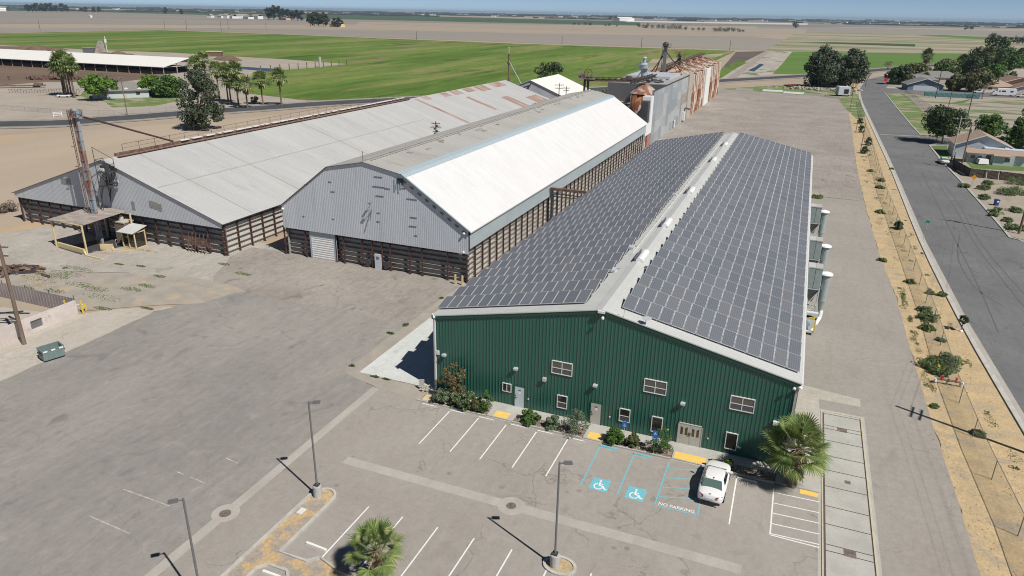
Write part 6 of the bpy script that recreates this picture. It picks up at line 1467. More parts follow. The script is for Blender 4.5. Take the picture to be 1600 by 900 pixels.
t = thing('wheeled_bin', 'blue plastic wheeled bin at the kerb of the vacant lot', 'bin', (*q, 0), .3)
m = MB(); m.add([(-.28,-.3,0),(.28,-.3,0),(.28,.3,0),(-.28,.3,0),(-.35,-.38,1.1),(.35,-.38,1.1),(.35,.42,1.1),(-.35,.42,1.1)], [(0,3,2,1),(4,5,6,7),(0,1,5,4),(1,2,6,5),(2,3,7,6),(3,0,4,7)]); m.build('body', 'binblue', t)
m = MB(); m.slab([(-.38,-.42,1.12),(.38,-.42,1.12),(.38,.48,1.2),(-.38,.48,1.2)], .06); m.build('lid', 'binblue', t)
for s in (-1,1): m = MB(); m.tube((s*.26,.36,.12), (s*.33,.36,.12), .12, n=10); m.build('wheel', 'rubber', t)
m = MB(); m.box(-.2,-.405,.7,.2,-.395,.95); m.build('sticker', 'signwhite', t)
for i, (u, v_, lb) in enumerate(((1590,560,0), )): pass

# green weeds and straw
def tufts(name, label, areas, n, size, mat, seed, hgt=1.0, kind='stuff'):
    rg = random.Random(seed); m = MB()
    for (x, y, rx, ry) in areas:
        for _ in range(n):
            a = rg.uniform(0,2*PI); r_ = rg.random()**.6; px, py = x+rx*r_*math.cos(a), y+ry*r_*math.sin(a); s = size*rg.uniform(.5,1.3); b = rg.uniform(0,PI)
            d = Vector((math.cos(b), math.sin(b), 0))*s*.5; p = Vector((px,py,0)); top = Vector((rg.uniform(-.4,.4)*s, rg.uniform(-.4,.4)*s, s*hgt*rg.uniform(.6,1.2)))
            m.add([p-d, p+d, p+d*.4+top, p-d*.4+top], [(0,1,2,3)])
    o = m.build(name, mat); return tag(o, label, name.replace('_', ' '), kind=kind)
rg = random.Random(21)
WB = [(1448,514,.9), (1447,497,1.2), (1445,484,.9), (1466,564,1.9), (1480,556,1.3), (1470,573,1.4), (1455,457,.5), (1470,529,.5), (1398,352,.8), (1377,326,.6), (1376,330,.8), (1350,238,.8), (1345,205,1.0), (1344,195,1.0), (1354,225,.9), (1374,292,.6), (1370,276,.9), (1360,265,.6), (1375,260,.6), (1395,263,.5),
      (1421,440,.6), (1444,464,.5), (1472,459,.7), (1527,672,.6), (1460,634,.4), (1420,360,.4), (1377,405,.6), (1395,330,.5), (1420,340,.4), (1461,576,.8)]
k = 0
for (u, v_, cr) in []: pass
WBP = [(44.49, 34.65), (44.78, 37.74), (44.95, 40.33), (44.11, 24.56), (45.22, 25.98), (44.39, 23.19), (46.34, 47.36), (45.5, 31.6), (45.31, 79.03), (43.5, 89.41), (44.05, 154.8), (45.16, 194.81), (45.72, 214.97), (45.77, 169.66), (44.91, 111.86), (45.56, 119.52), (44.14, 129.92), (48.9, 134.69), (44.33, 50.76), (47.7, 47.25), (45.57, 11.44), (42.83, 15.26), (41.6, 59.27)]
WBR = [1.0,1.3,1.0,1.9,1.5,1.5,.6,.5,1.1,.9,1.5,1.6,1.5,1.6,.9,1.1,.8,.6,.7,.7,.6,.4,.7]
WBL = ['weed bush fourth from the hydrant along the fence','broad weed bush third from the hydrant along the fence','weed bush left of the small clipped shrub','largest spreading weed bush behind the yellow hydrant','weed bush against the fence right of the yellow hydrant','weed bush between the hydrant and the red valves','small weed tuft just inside the fence above the clipped shrub','small weed tuft below the three dense weed bushes','dark round shrub with a post beside it halfway along the verge','low grey green weeds left of the fence in the middle of the verge','dark shrub at the fence nearest below the slim poles','tall dark shrub second in the row at the far fence','tall dark shrub topmost in the row at the far fence','shrub with thin stems third in the row at the far fence','low weeds under the fence upper middle','low weeds just above the others by the upper fence','grey green weeds left of the upper fence','small tuft between the fence and the street kerb','pale green weed patch by the driveway edge','weed tuft right of the fence above the clipped shrub','dark weed clump at the foot of the fence near the pole shadow','lone small green tuft on bare straw','low weeds left of the fence above the dark round shrub']
for i, (p, r_) in enumerate(zip(WBP, WBR)):
    tall = i in (8,10,11,12,13)
    tree('weed_bush', WBL[i], p, (r_*.34+.12) if not tall else r_*1.35, r_*(.72 if tall else 1), 'weed' if not tall else 'leaf_dark', 100+i, cat='bush', group='weeds and shrubs on the dry verge', leaf=.13, clumps=22, per=60, shape='bush', trunk_h=.03)
areas = [(43.6+rg.uniform(-.9,1.0), y, 1.2, 2.5) for y in range(-30, 150, 4)]+[(46.9, y, 1.3, 2.5) for y in range(-30, 160, 4)]
tufts('dry_grass', 'straw coloured grass tufts over the verge', areas, 70, .11, 'straw', 5, .55)
tufts('green_ground_weeds', 'thin green weeds along the driveway edge', [(42.75+rg.uniform(-.15,.5), 18+(rg.random()**.8)*30, rg.uniform(.15,.4), rg.uniform(.4,1.6)) for _ in range(26)]+[(43.2+rg.uniform(-.6,2.4), rg.uniform(50,155), rg.uniform(.3,.8), rg.uniform(.4,2.0)) for _ in range(30)]+[(47.0+rg.uniform(-.8,.8), rg.uniform(5,120), rg.uniform(.2,.6), rg.uniform(.3,1.2)) for _ in range(14)], 90, .12, 'weed', 6, .5)
tufts('yard_weeds', 'low weeds scattered on the ground left of the yard', [(*(-50.07, 5.18), 2.2,.8), (*(-53.18, 5.46), 2.5,.7), (*(-58.15, 7.54), 3.0,.8), (*(-47.02, 3.55), 3.2,.8), (*(-46.19, 6.95), 1.6,.6), (*(-59.7, 4.74), 3.2,.8), (*(-58.39, 6.38), 2,.8), (*(-58.17, 1.97), 1.5,.5), (*(-58.79, 9.43), 3.0,.7), (*(-45.31, 8.56), 1.5,.5), (*(-42.6, 18.88), 1.0,.4), (*(-37.61, 16.97), 1.4,.5), (*(-55.31, 13.01), .8,.3), (*(-52.06, 13.65), .8,.3), (*(-54.04, 2.66), 1.8,.5), (*(-52.22, 0.08), 1.2,.4), (*(-44.14, 1.17), 1.4,.4), (*(-39.5, 3.27), 1.0,.3), (*(-46.62, 11.77), 1.0,.4), (*(-62.14, 6.52), 1.5,.5)], 220, .16, 'weed', 7, .45)
tufts('yard_straw', 'dry straw along the yard wall and barn foot', [(*(-47.45, 0.1), 2.5,.9), (*(-50.88, 0.69), 2.0,.6), (*(-57.8, 3.35), 3,.7), (*(-61.52, 15.58), 2.0,.4), (*(-56.59, 18.83), 2.0,.4)], 260, .14, 'straw', 8, .5)
tufts('margin_weeds', 'small weeds in the dirt margin by the loading slab', [(*(-10.26, 8.83), .5,.3), (*(-9.85, 11.42), .35,.5), (*(-6.46, -0.28), .5,.2), (*(-5.19, -0.27), .4,.15), (*(-9.89, 20.17), .3,.3), (*(-9.73, 0.72), .3,.2)], 120, .13, 'weeddark', 9, .8)

# ================================================================== left yard things
t = thing('yard_wall', 'low pinkish white wall with a dark square opening at the left edge', 'wall', (0,0,0))
m = MB()
m.box(-45.25,-30,0,-45.0,-6.6,1.75); m.box(-45.25,-5.3,0,-45.0,-1.2,1.75); m.box(-45.25,-6.6,0,-45.0,-5.3,.35); m.box(-45.25,-6.6,1.3,-45.0,-5.3,1.75); m.build('wall_face', 'stucco', t)
m = MB(); m.box(-45.2,-6.6,.35,-45.15,-5.3,1.3); m.build('opening_grille', 'greysteel', t)
t = thing('sheet_fence', 'grey mauve corrugated sheet fence behind the stuccoed wall', 'fence', (0,0,0))
m = MB(); ribbed(m, (-66,-1.1,0), (1,0,0), (0,0,1), (0,-1,0), 20.8, lambda s: 0, lambda s: 1.9, .5, .12, .03, .04); m.build('sheets', 'mauvewall', t)
for i in range(6): m = MB(); m.tube((-45.5-i*4,-1.0,0), (-45.5-i*4,-1.0,2.2), .04, n=6); m.build('post', 'iron', t)
m = MB()
t = thing('black_gantry', 'black iron gantry behind the stuccoed wall', 'gantry', (*(-48.85, -6.45), 0), .3)
m.bar((-3,0,1.2), (2,0,1.9), .15); m.bar((-1.5,.8,1.2), (2.5,.2,1.6), .12); m.bar((1.2,0,0), (1.0,0,1.9), .18); m.bar((.2,0,1.2), (2.4,0,.2), .14); m.build('bars', 'iron', t)
t = thing('yellow_rack', 'pair of short yellow posts with a white bar in the dry grass', 'rack', (*(-46.01, -0.71), 0), .35)
for x in (-.9, 1.0): m = MB(); m.bar((x,-.3,0), (x,-.3,1.5), .13); m.bar((x,.3,0), (x,.3,.9), .12); m.bar((x,-.3,.6), (x,.3,.6), .1); m.build('post', 'yellowpaint', t)
m = MB(); m.bar((-.9,.0,.9), (1.0,.0,.9), .1); m.build('bar', 'ventwhite', t)
t = thing('scrap_pile', 'pile of rusty scrap and dark beams beside the leaning wooden pole', 'scrap pile', (*(-65.69, 4.89), 0), .4)
rg = random.Random(14); m = MB()
for i in range(70): m.obox((rg.gauss(0,2.2), rg.gauss(0,.9), rg.uniform(.05,.5)), (rg.uniform(.3,1.8), rg.uniform(.05,.3), rg.uniform(.05,.25)), rg.uniform(0,3), tilt=Matrix.Rotation(rg.uniform(-.4,.4),4,'X'))
m.build('scrap', 'rustbar', t)['kind'] = 'stuff'
m = MB(); m.bar((-3,-1.6,.2), (3.8,-.3,.2), .3); m.bar((-1,1.2,.3), (3.2,1.5,.3), .28); m.build('beam', 'iron', t)
t = thing('cream_bollard_group', 'two cream posts at the front right corner of the middle barn', 'bollards', (-10.5,25.2,0))
for x in (-.0, 1.0): m = MB(); m.bar((x,0,0), (x,0,1.3), .2); m.build('bollard', 'cream', t)
tree('dry_bush', 'grey dry tumble bush at the left end of the wide barn', (-94.43, 24.38), 1.6, 2.0, 'leaf_bare', 55, cat='bush', leaf=.15, clumps=22, per=60, shape='bush', trunk_h=.03)

# ================================================================== houses and vehicles on the right
def gable_house(label, c, wd, dp, rz, wh, rh, wall, roof, over=.5, wins=(), door=None, garage=None, hip=0, cat='house', chimney=False):
    t = thing('house', label, cat, (c[0], c[1], 0), rz)
    m = MB(); a, b = wd/2, dp/2; k = 0 if hip else 1
    m.box(-a,-b,0,a,b,wh)
    if not hip: m.add([(-a,-b,wh),(a,-b,wh),(0,-b,wh+rh),(-a,b,wh),(a,b,wh),(0,b,wh+rh)], [(0,1,2),(5,4,3)])
    m.build('wall', wall, t)
    m = MB(); o = over; s = rh/a; z0 = wh-o*s
    if hip:
        v = [(-a-o,-b-o,z0),(a+o,-b-o,z0),(a+o,b+o,z0),(-a-o,b+o,z0),(-a*hip,0,wh+rh),(a*hip,0,wh+rh)]
        m.add(v, [(0,1,5,4),(1,2,5),(2,3,4,5),(3,0,4),(3,2,1,0)])
    else:
        m.slab([(-a-o,-b-o,z0+.05),(0,-b-o,wh+rh+.05),(0,b+o,wh+rh+.05),(-a-o,b+o,z0+.05)], .15); m.slab([(0,-b-o,wh+rh+.05),(a+o,-b-o,z0+.05),(a+o,b+o,z0+.05),(0,b+o,wh+rh+.05)], .15)
    r = m.build('roof', roof, t)
    if not hip:
        m = MB(); m.bar((-a-o,-b-o-.03,z0-.05), (0,-b-o-.03,wh+rh-.05), .08, .22); m.bar((a+o,-b-o-.03,z0-.05), (0,-b-o-.03,wh+rh-.05), .08, .22); m.build('bargeboard', 'trimwhite', r)
    if chimney: m = MB(); m.box(-.4,.5,wh,.4,1.3,wh+rh+.9); m.build('chimney', 'brick', r)
    for (x, w_, z_, h_, side) in wins:
        m = MB()
        if side == 'f': m.box(x,-b-.06,z_,x+w_,-b,z_+h_)
        elif side == 'l': m.box(-a-.06,x,z_,-a,x+w_,z_+h_)
        else: m.box(a,x,z_,a+.06,x+w_,z_+h_)
        f = m.build('window', 'trimwhite', t)
        m = MB()
        if side == 'f': m.box(x+.1,-b-.08,z_+.1,x+w_-.1,-b-.05,z_+h_-.1)
        elif side == 'l': m.box(-a-.08,x+.1,z_+.1,-a-.05,x+w_-.1,z_+h_-.1)
        else: m.box(a+.05,x+.1,z_+.1,a+.08,x+w_-.1,z_+h_-.1)
        m.build('pane', 'glass', f)
    if door is not None: m = MB(); m.box(door,-b-.06,0,door+.95,-b,2.1); m.build('door', 'doorbeige', t)
    if garage is not None: m = MB(); m.box(garage[0],-b-.07,0,garage[0]+garage[1],-b,2.3); m.build('garage_door', 'housewhite', t)
    return t
h1 = gable_house('pale blue house with a tan shingle gable roof inside the board fence', (71.3,165), 12.2, 9.5, 0, 3.5, 2.6, 'bluewall', 'tanroof', wins=((-3.4,1.6,1.9,.7,'f'),(-3,1.5,1.2,1.2,'l')))
t = thing('house_extension', 'low flat extension with a tan and rust roof in front of the pale blue house', 'outbuilding', (0,0,0))
m = MB(); m.box(67.0,153.6,0,79.5,157.0,2.5); m.box(72.5,152.6,0,76.8,153.6,2.4); m.build('wall', 'bluewall', t)
m = MB(); m.slab([(66.6,152.8,2.55),(80.2,152.8,2.55),(80.2,157.4,3.0),(66.6,157.4,3.0)], .14); m.slab([(72.3,152.0,2.3),(75.8,152.0,2.3),(75.8,152.8,2.56),(72.3,152.8,2.56)], .12); m.build('roof', 'tanroof', t)
for x, z, w_, h_ in ((67.6,1.0,1.2,1.0),(69.2,1.1,1.0,.9),(74.7,.9,1.3,1.1)):
    y = 152.55 if 72.5 < x < 76.8 else 153.55
    m = MB(); m.box(x,y,z,x+w_,y+.08,z+h_); f = m.build('window', 'trimwhite', t); m = MB(); m.box(x+.1,y-.02,z+.1,x+w_-.1,y+.02,z+h_-.1); m.build('pane', 'glass', f)
m = MB(); m.box(71.0,153.5,.0,72.0,153.62,2.1); m.build('door', 'iron', t)
t = thing('travel_trailer', 'long pale travel trailer parked beside the pale blue house', 'trailer', (77.2,159.4,0), -.06)
m = MB(); m.box(-6,-1.2,.7,6,1.2,3.2); b = m.build('body', 'housewhite', t); bv = b.modifiers.new('b','BEVEL'); bv.width = .25; bv.segments = 3
for x in (3.4, 4.6): m = MB(); m.box(x,-1.25,1.7,x+.8,-1.19,2.4); m.build('window', 'glass', t)
m = MB(); m.obox((-1,0,3.28), (.9,.8,.2)); m.obox((3,0,3.28), (.7,.7,.2)); m.build('roof_vent', 'ventwhite', t)
for x in (-.6,.6):
    for s in (-1,1): m = MB(); m.tube((x,s*1.0,.4), (x,s*1.22,.4), .4, n=14); m.build('wheel', 'rubber', t)
t = thing('camper_shell', 'small white camper shell standing in front of the blue extension', 'camper shell', (70.3,152.6,0), .2)
m = MB(); m.add([(-1.2,-.9,.2),(1.2,-.9,.2),(1.2,.9,.2),(-1.2,.9,.2),(-1.0,-.7,1.3),(1.0,-.7,1.3),(1.0,.7,1.3),(-1.0,.7,1.3)], [(0,3,2,1),(4,5,6,7),(0,1,5,4),(1,2,6,5),(2,3,7,6),(3,0,4,7)]); m.build('shell', 'ventwhite', t)
t = thing('covered_boat', 'heap covered with a white tarpaulin right of the blue extension', 'tarpaulin heap', (*(79, 161.08), 0), -.4)
m = MB(); v = [(-3.6,-1.6,0),(3.6,-1.6,0),(3.6,1.6,0),(-3.6,1.6,0),(-3.4,-.9,1.4),(3.2,-1.0,1.6),(3.2,.9,1.6),(-3.4,.9,1.4),(-3.0,0,2.3),(2.9,0,2.5)]
m.add(v, [(0,1,5,4),(2,3,7,6),(1,2,6,5),(3,0,4,7),(4,5,9,8),(6,7,8,9),(4,8,7),(5,6,9),(3,2,1,0)]); b = m.build('cover', 'tarp', t)
m = MB(); rg = random.Random(5)
for i in range(14): m.obox((rg.uniform(-3.5,3), rg.uniform(-2.4,-1.7), .3), (.5,.4,.4), rg.uniform(0,3))
m.build('clutter', 'whitesteel', t)
def board_fence(label, pts, h=1.9):
    t = thing('board_fence', label, 'fence', (0,0,0)); P = [Vector((*p[:2],0)) for p in pts]; m = MB(); pm = MB(); rg = random.Random(3)
    for a, b in zip(P[:-1], P[1:]):
        n = max(1, int((b-a).length/.2))
        for i in range(n): hh = h+rg.uniform(-.05,.05); m.bar(a.lerp(b, i/n)+Vector((0,0,hh/2)), a.lerp(b, (i+.93)/n)+Vector((0,0,hh/2)), .04, hh)
    m.build('boards', 'fencewood', t)
    for a, b in zip(P[:-1], P[1:]):
        n = max(1, int((b-a).length/2.6))
        for i in range(n+1): q = MB(); c = a.lerp(b, i/n); q.bar(c, c+Vector((0,0,h+.05)), .12); q.build('post', 'fencewood', t)
    return t
board_fence('dark brown board fence round the pale blue house', [(64.66, 155.65), (62.87, 144.17), (64.43, 133.91), (70.1, 133.07), (76.97, 131.56), (83.52, 130.12)])
t = thing('leaning_planks', 'two pale planks leaning on the outside of the board fence', 'planks', (0,0,0))
for (u, v_) in ((0, 0),): pass
for p in ((67.42, 132.46), (69.83, 132.93)): m = MB(); m.bar((p[0],p[1]-.9,0), (p[0],p[1]-.1,1.7), .13, .04); m.build('plank', 'concpole', t)
gable_house('slate blue house with a white garage front at the far bend of the street', (81.35, 368.99), 16, 12, .12, 3.0, 2.8, 'slatewall', 'asphaltroof', garage=(-5.5,11.5), over=.8)
gable_house('low grey roofed house behind the slate blue one', (81.34, 405.19), 22, 11, .2, 2.8, 2.2, 'housewhite', 'asphaltroof', hip=.5, wins=((-7,2,1,1.2,'f'),))
gable_house('grey roofed house behind the pole with the street lamp', (95.38, 427.75), 24, 13, .1, 3.0, 3.0, 'stucco', 'asphaltroof', hip=.4, wins=((-6,2,1,1.2,'f'),(3,2,1,1.2,'f')))
gable_house('grey roofed house behind the tree with white insulated pole', (126.65, 512.76), 24, 14, .1, 3.0, 3.0, 'housewhite', 'asphaltroof', hip=.4, wins=((-6,2,1,1.2,'f'),))
gable_house('peach coloured house with a brown shingle roof at the right edge', (126.51, 396.86), 22, 14, .15, 3.2, 3.4, 'peachwall', 'brownroof', over=1.2, wins=((-5,2.2,1,1.3,'f'),(4,3,1,1.3,'f')))
gable_house('tan roofed house behind the white pickup and the bare tree', (114.38, 381.97), 17, 12, .1, 2.7, 2.6, 'stucco', 'tanroof', hip=.3, wins=((-4,2,1,1.2,'f'),))
gable_house('pale roofed house peeping over the brown roof at the right edge', (140.99, 457.1), 18, 12, .0, 3.4, 4.0, 'housewhite', 'tin', hip=.3, wins=((-4,2,1,1.2,'f'),))
hs = gable_house('dark fronted house with solar panels, cut by the right edge', (128.56, 376.53), 15, 10, .1, 2.9, 2.5, 'stucco', 'brownroof', over=.9, garage=(-4,6))
def boxy_vehicle(name, label, cat, pos, rz, L, W, H, paint, cab=None, wins=(), group=None):
    t = thing(name, label, cat, (pos[0],pos[1],0), rz, group)
    m = MB(); 
    if cab: m.box(-L/2,-W/2,.5,L/2-cab[0],W/2,H); m.add([(L/2-cab[0],-W/2,.5),(L/2,-W/2,.5),(L/2,W/2,.5),(L/2-cab[0],W/2,.5),(L/2-cab[0],-W/2,cab[1]),(L/2-cab[0]*.55,-W/2+.1,cab[1]),(L/2-cab[0]*.55,W/2-.1,cab[1]),(L/2-cab[0],W/2,cab[1]),(L/2,-W/2,1.1),(L/2,W/2,1.1)], [(0,1,8,5,4),(3,7,6,9,2),(4,5,6,7),(5,8,9,6),(1,2,9,8),(0,3,2,1)])
    else: m.box(-L/2,-W/2,.5,L/2,W/2,H)
    b = m.build('body', paint, t); bv = b.modifiers.new('b','BEVEL'); bv.width = .1; bv.segments = 2
    for (x, w_, z, h_) in wins:
        for s in (-1,1): m = MB(); m.box(x, s*W/2-.03 if s < 0 else W/2-.02, z, x+w_, s*W/2+.02 if s < 0 else W/2+.03, z+h_); m.build('window', 'cardark', t)
    for x in (-L*.3, L*.33):
        for s in (-1,1): m = MB(); m.tube((x,s*(W/2-.22),.38), (x,s*(W/2+.01),.38), .38, n=14); m.build('wheel', 'rubber', t)
    return t
boxy_vehicle('motorhome', 'white motorhome parked on the side street by the park', 'motorhome', (113.77, 354.47), PI+.0, 9.5, 2.5, 3.5, 'ventwhite', (1.8,2.2), ((-3.5,1.2,1.9,.7),(-.5,1.6,1.9,.7),(1.6,.6,1.9,.6)))
def pickup(label, pos, rz, paint='carpaint'):
    t = thing('pickup_truck', label, 'pickup truck', (*pos,0), rz)
    m = MB(); m.box(-2.7,-.95,.5,-.9,.95,1.05); m.box(-.9,-.95,.5,2.6,.95,1.1); b = m.build('body', paint, t); bv = b.modifiers.new('b','BEVEL'); bv.width = .1; bv.segments = 2
    m = MB(); v = [(-.9,-.9,1.1),(1.5,-.9,1.1),(1.5,.9,1.1),(-.9,.9,1.1),(-.7,-.75,1.75),(.8,-.75,1.75),(.8,.75,1.75),(-.7,.75,1.75)]; m.add(v, [(4,5,6,7),(0,1,5,4),(1,2,6,5),(2,3,7,6),(3,0,4,7)]); m.build('cab', paint, t)
    for s in (-1,1): m = MB(); m.add([(-.6,s*.89,1.2),(1.2,s*.89,1.2),(.7,s*.78,1.68),(-.55,s*.78,1.68)], [(0,1,2,3)]); m.build('side_window', 'cardark', t)
    m = MB(); m.add([(1.48,-.8,1.15),(1.48,.8,1.15),(.84,.7,1.72),(.84,-.7,1.72)], [(0,1,2,3)]); m.build('windscreen', 'cardark', t)
    m = MB(); m.box(-2.6,-.8,1.0,-1.0,.8,1.06); m.build('load_bed', 'iron', t)
    for x in (-1.7,1.7):
        for s in (-1,1): m = MB(); m.tube((x,s*.75,.38), (x,s*.97,.38), .38, n=14); m.build('wheel', 'rubber', t)
    return t
pk = pickup('white pickup truck parked on the side street left of the motorhome', (105.17, 362.36), PI)
dup(pk, 'white truck at the right edge beyond the motorhome', (121.08, 352.58), 0)
dup(pk, 'dark pickup truck parked behind the pale blue house', (81.2, 189.29), 0)
for o in list(COL.objects):
    if o.get('label') == 'dark pickup truck parked behind the pale blue house':
        for ch in o.children:
            if ch.name.split('.')[0] in ('body', 'cab'):
                ch.data = ch.data.copy(); ch.data.materials[0] = MT['iron']
dup(pk, 'white truck parked far off behind the trees at the right edge', (194.64, 713.25), .3)
t = thing('screen_fence_box', 'long teal container lying along the edge of the park', 'screen fence', (*(90.51, 334.37), 0), -.02)  # ribbed box stands in for a translucent windscreen fence
t.location = (*(89.29, 333.04), 0)
m = MB(); ribbed(m, (-11,-1.2,0), (1,0,0), (0,0,1), (0,-1,0), 22, lambda s: 0, lambda s: 1.9, .5, .15, .05, .05); m.box(-11,-1.15,0,11,1.2,1.9); m.build('shell', 'tealbox', t)
t = thing('box_trailer', 'small white box trailer among rubble at the end of the far yard', 'trailer', (*(42.98, 312.06), 0), .25)
m = MB(); m.box(-2.6,-2.2,.6,2.6,2.6,4.2); b = m.build('body', 'housewhite', t); bv = b.modifiers.new('b','BEVEL'); bv.width = .15; bv.segments = 2
m = MB(); m.box(-.2,-2.26,1.2,1.8,-2.19,3.2); m.build('window', 'glass', t)
for s in (-1,1): m = MB(); m.tube((s*2.3,-.3,.5), (s*2.7,-.3,.5), .5, n=12); m.build('wheel', 'rubber', t)
for i, (u, v_, L, a, lb) in enumerate(((1205,142.5,10,-.02,'long white concrete barrier, second from the left at the end of the far yard'), (1166,140.8,9,0,'white concrete barrier, leftmost at the end of the far yard'), (1247,146.2,11,-.06,'white concrete barrier right of the middle at the end of the far yard'), (1278,149.3,9,-.2,'grey concrete barrier near the right end of the far yard'), (1302,152.6,6,-.35,'short dark concrete barrier, rightmost at the end of the far yard'))):
    pass
BR = [((-0.07, 315.25), 8, 0, 'white concrete barrier leftmost at the end of the far yard'), ((12.68, 316.21), 9, -.02, 'white concrete barrier second from the left at the end of the far yard'), ((22.24, 311.16), 9, -.05, 'white concrete barrier in the middle at the end of the far yard'), ((31.1, 306.47), 8, -.2, 'dark topped barrier beside the small box trailer'), ((39.28, 299.49), 5, -.3, 'short grey barrier in front of the small box trailer')]
for (p, L, a, lb) in BR:
    t = thing('barrier', lb, 'barrier', (*p, 0), a, 'concrete barriers at the end of the far yard')
    m = MB(); m.add([(s*L/2,y,z) for s in (-1,1) for y, z in ((-.35,0),(.35,0),(.15,.8),(-.15,.8))], [(0,3,2,1),(4,5,6,7),(0,1,5,4),(1,2,6,5),(2,3,7,6),(3,0,4,7)]); m.build('block', 'ventwhite' if L > 8 else 'concpole', t)
t = thing('rubble_heap', 'broken masonry and rubbish under the two big trees', 'rubble', (*(36.18, 337.54), 0), 0)
rg = random.Random(17); m = MB()
for i in range(150): m.obox((rg.gauss(0,8), rg.gauss(0,2.5), rg.uniform(.1,.8)), (rg.uniform(.3,2.2), rg.uniform(.3,1.4), rg.uniform(.2,1.0)), rg.uniform(0,3), tilt=Matrix.Rotation(rg.uniform(-.4,.4),4,'X'))
m.build('rubble', 'oldconc', t)['kind'] = 'stuff'
t = thing('ruined_house', 'ruined tan house half hidden between the two big trees', 'house', (*(39.81, 366.29), 0), .2)
m = MB(); m.box(-6,-3,0,6,3,3.2); m.box(-6,-3,3.2,-3,3,4.6); m.build('wall', 'cream', t); m = MB(); m.slab([(-2.5,-3.2,3.4),(6.2,-3.2,3.0),(6.2,3.2,4.4),(-2.5,3.2,4.8)], .2); m.build('roof', 'brownroof', t)
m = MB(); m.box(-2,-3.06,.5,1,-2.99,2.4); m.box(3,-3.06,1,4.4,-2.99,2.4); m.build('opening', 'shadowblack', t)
rc = boxy_vehicle('red_pickup', 'small red vehicle beside the left one of the two big trees', 'car', (20.61, 346.36), .2, 4.5, 1.8, 1.3, 'redvalve', None, ((-1.2,2.2,.95,.3),))

# ================================================================== trees
q = (33.88, 350.82, 19.64); tree('eucalyptus_tree', 'left one of the two big grey green trees at the end of the far yard', q, q[2], 10.5, 'leaf_euc', 201, leaf=.75, clumps=60, per=150, shape='tall', trunk_h=.08)
q = (46.92, 358.94, 17.96); tree('eucalyptus_tree', 'right one of the two big grey green trees at the end of the far yard', q, q[2], 9.5, 'leaf_euc', 202, leaf=.7, clumps=56, per=140, shape='tall', trunk_h=.1)
q = (-130.89, 105.91, 16.85); tree('eucalyptus_tree', 'large dark eucalyptus at the roadside left of the barns', q, q[2], 6.3, 'leaf_euc', 203, leaf=.40, clumps=62, per=150, shape='tall', trunk_h=.03)
q = (65.65, 183.55, 10); tree('shade_tree', 'dark drooping shade tree on the street corner', q, q[2], 6.3, 'leaf_dark', 204, leaf=.34, clumps=46, per=150, shape='round', trunk_h=.24)
q = (64.1, 182.73, 5.75); tree('shade_tree', 'slimmer tree standing just left of the drooping shade tree', q, q[2], 2.4, 'leaf_dark', 205, leaf=.3, clumps=22, per=80, trunk_h=.45)
tree('park_tree', 'small bright tree behind the roof of the pale blue house', (76.0,182), 9.0, 3.6, 'leaf_green', 206, leaf=.35, clumps=30, per=110, trunk_h=.35)
tree('shade_tree', 'rounded green tree right of the pale blue house', (83.97, 183.86), 8.5, 5.2, 'leaf_green', 207, leaf=.4, clumps=40, per=120, trunk_h=.1)
tree('shade_tree', 'dark tree at the right edge above the travel trailer', (90.98, 199.23), 9.5, 5.5, 'leaf_dark', 208, leaf=.45, clumps=36, per=110, trunk_h=.1)
# by the highway on the right
TR = [('dark bushy tree beside the slate blue house', (1402,132), 9, 7, 'leaf_dark', .05), ('broad olive tree behind the slate blue house', (1428,119), 7, 9, 'leaf_olive', .05), ('twiggy brown bush at the corner of the slate blue house', (1412,131), 6, 4.5, 'leaf_bare', .05),
      ('dark round tree beyond the fan palms', (1525,110), 14, 12, 'leaf_dark', .1), ('tall spreading evergreen right of the tallest fan palm', (1548,118), 24, 13, 'leaf_dark', .12), ('broad bright green tree right of the tall evergreen', (1572,118), 17, 13, 'leaf_green', .08), ('dark tree cut by the right edge beyond the park', (1598,112), 15, 12, 'leaf_dark', .08),
      ('thick olive tree in the middle of the park side gardens', (1519,141), 10, 8.5, 'leaf_olive', .05), ('dark tree behind the thick olive tree', (1522,124), 12, 10, 'leaf_dark', .05), ('pale willow like tree below the fan palms', (1491,139), 8, 4.5, 'leaf_olive', .05), ('dark garden tree left of the willow like tree', (1478,126), 10, 7, 'leaf_green', .05), ('green garden trees behind the tan roofed house', (1552,130), 10, 9, 'leaf_green', .05), ('grey brown tree right of the tallest palm of the left side', (1476,112), 8, 6, 'leaf_bare', .2)]
for i, (lb, p, h, cr, mt, th) in enumerate(TR):
    pass
TP = [(72.6, 395.32), (88.31, 469.32), (76.32, 402), (137.04, 559.61), (136.59, 507.41), (146.41, 513.99), (166.71, 566.2), (104.05, 372.06), (119.95, 463.31), (96.05, 370.73), (102.09, 441.65), (123.3, 427.46), (113.32, 529.32)]
for i, ((lb, _, h, cr, mt, th), p) in enumerate(zip(TR, TP)):
    tree('garden_tree', lb, p, h, cr, mt, 220+i, leaf=.85, clumps=34, per=80, trunk_h=th)
def bare_tree(label, pos, h, seed, cat='tree'):
    t = thing('bare_tree', label, cat, (*pos,0)); rg = random.Random(seed); m = MB()
    def grow(p, d, l, r, k):
        q = p+d*l; m.tube(p, q, r, r*.6, n=5, cap=False)
        if k:
            for i in range(3 if k > 1 else 4): grow(q, (d+Vector((rg.uniform(-.8,.8), rg.uniform(-.8,.8), rg.uniform(-.1,.5)))).normalized(), l*.72, r*.6, k-1)
    grow(Vector((0,0,0)), Vector((0,0,1)), h*.3, h*.03, 4); m.build('branches', 'leaf_bare', t); return t
bare_tree('leafless tree at the far bend of the street', (69.5, 420.52), 13, 3)
bare_tree('leafless tree beside the white pickup on the park side', (101.24, 331.84), 9, 4)
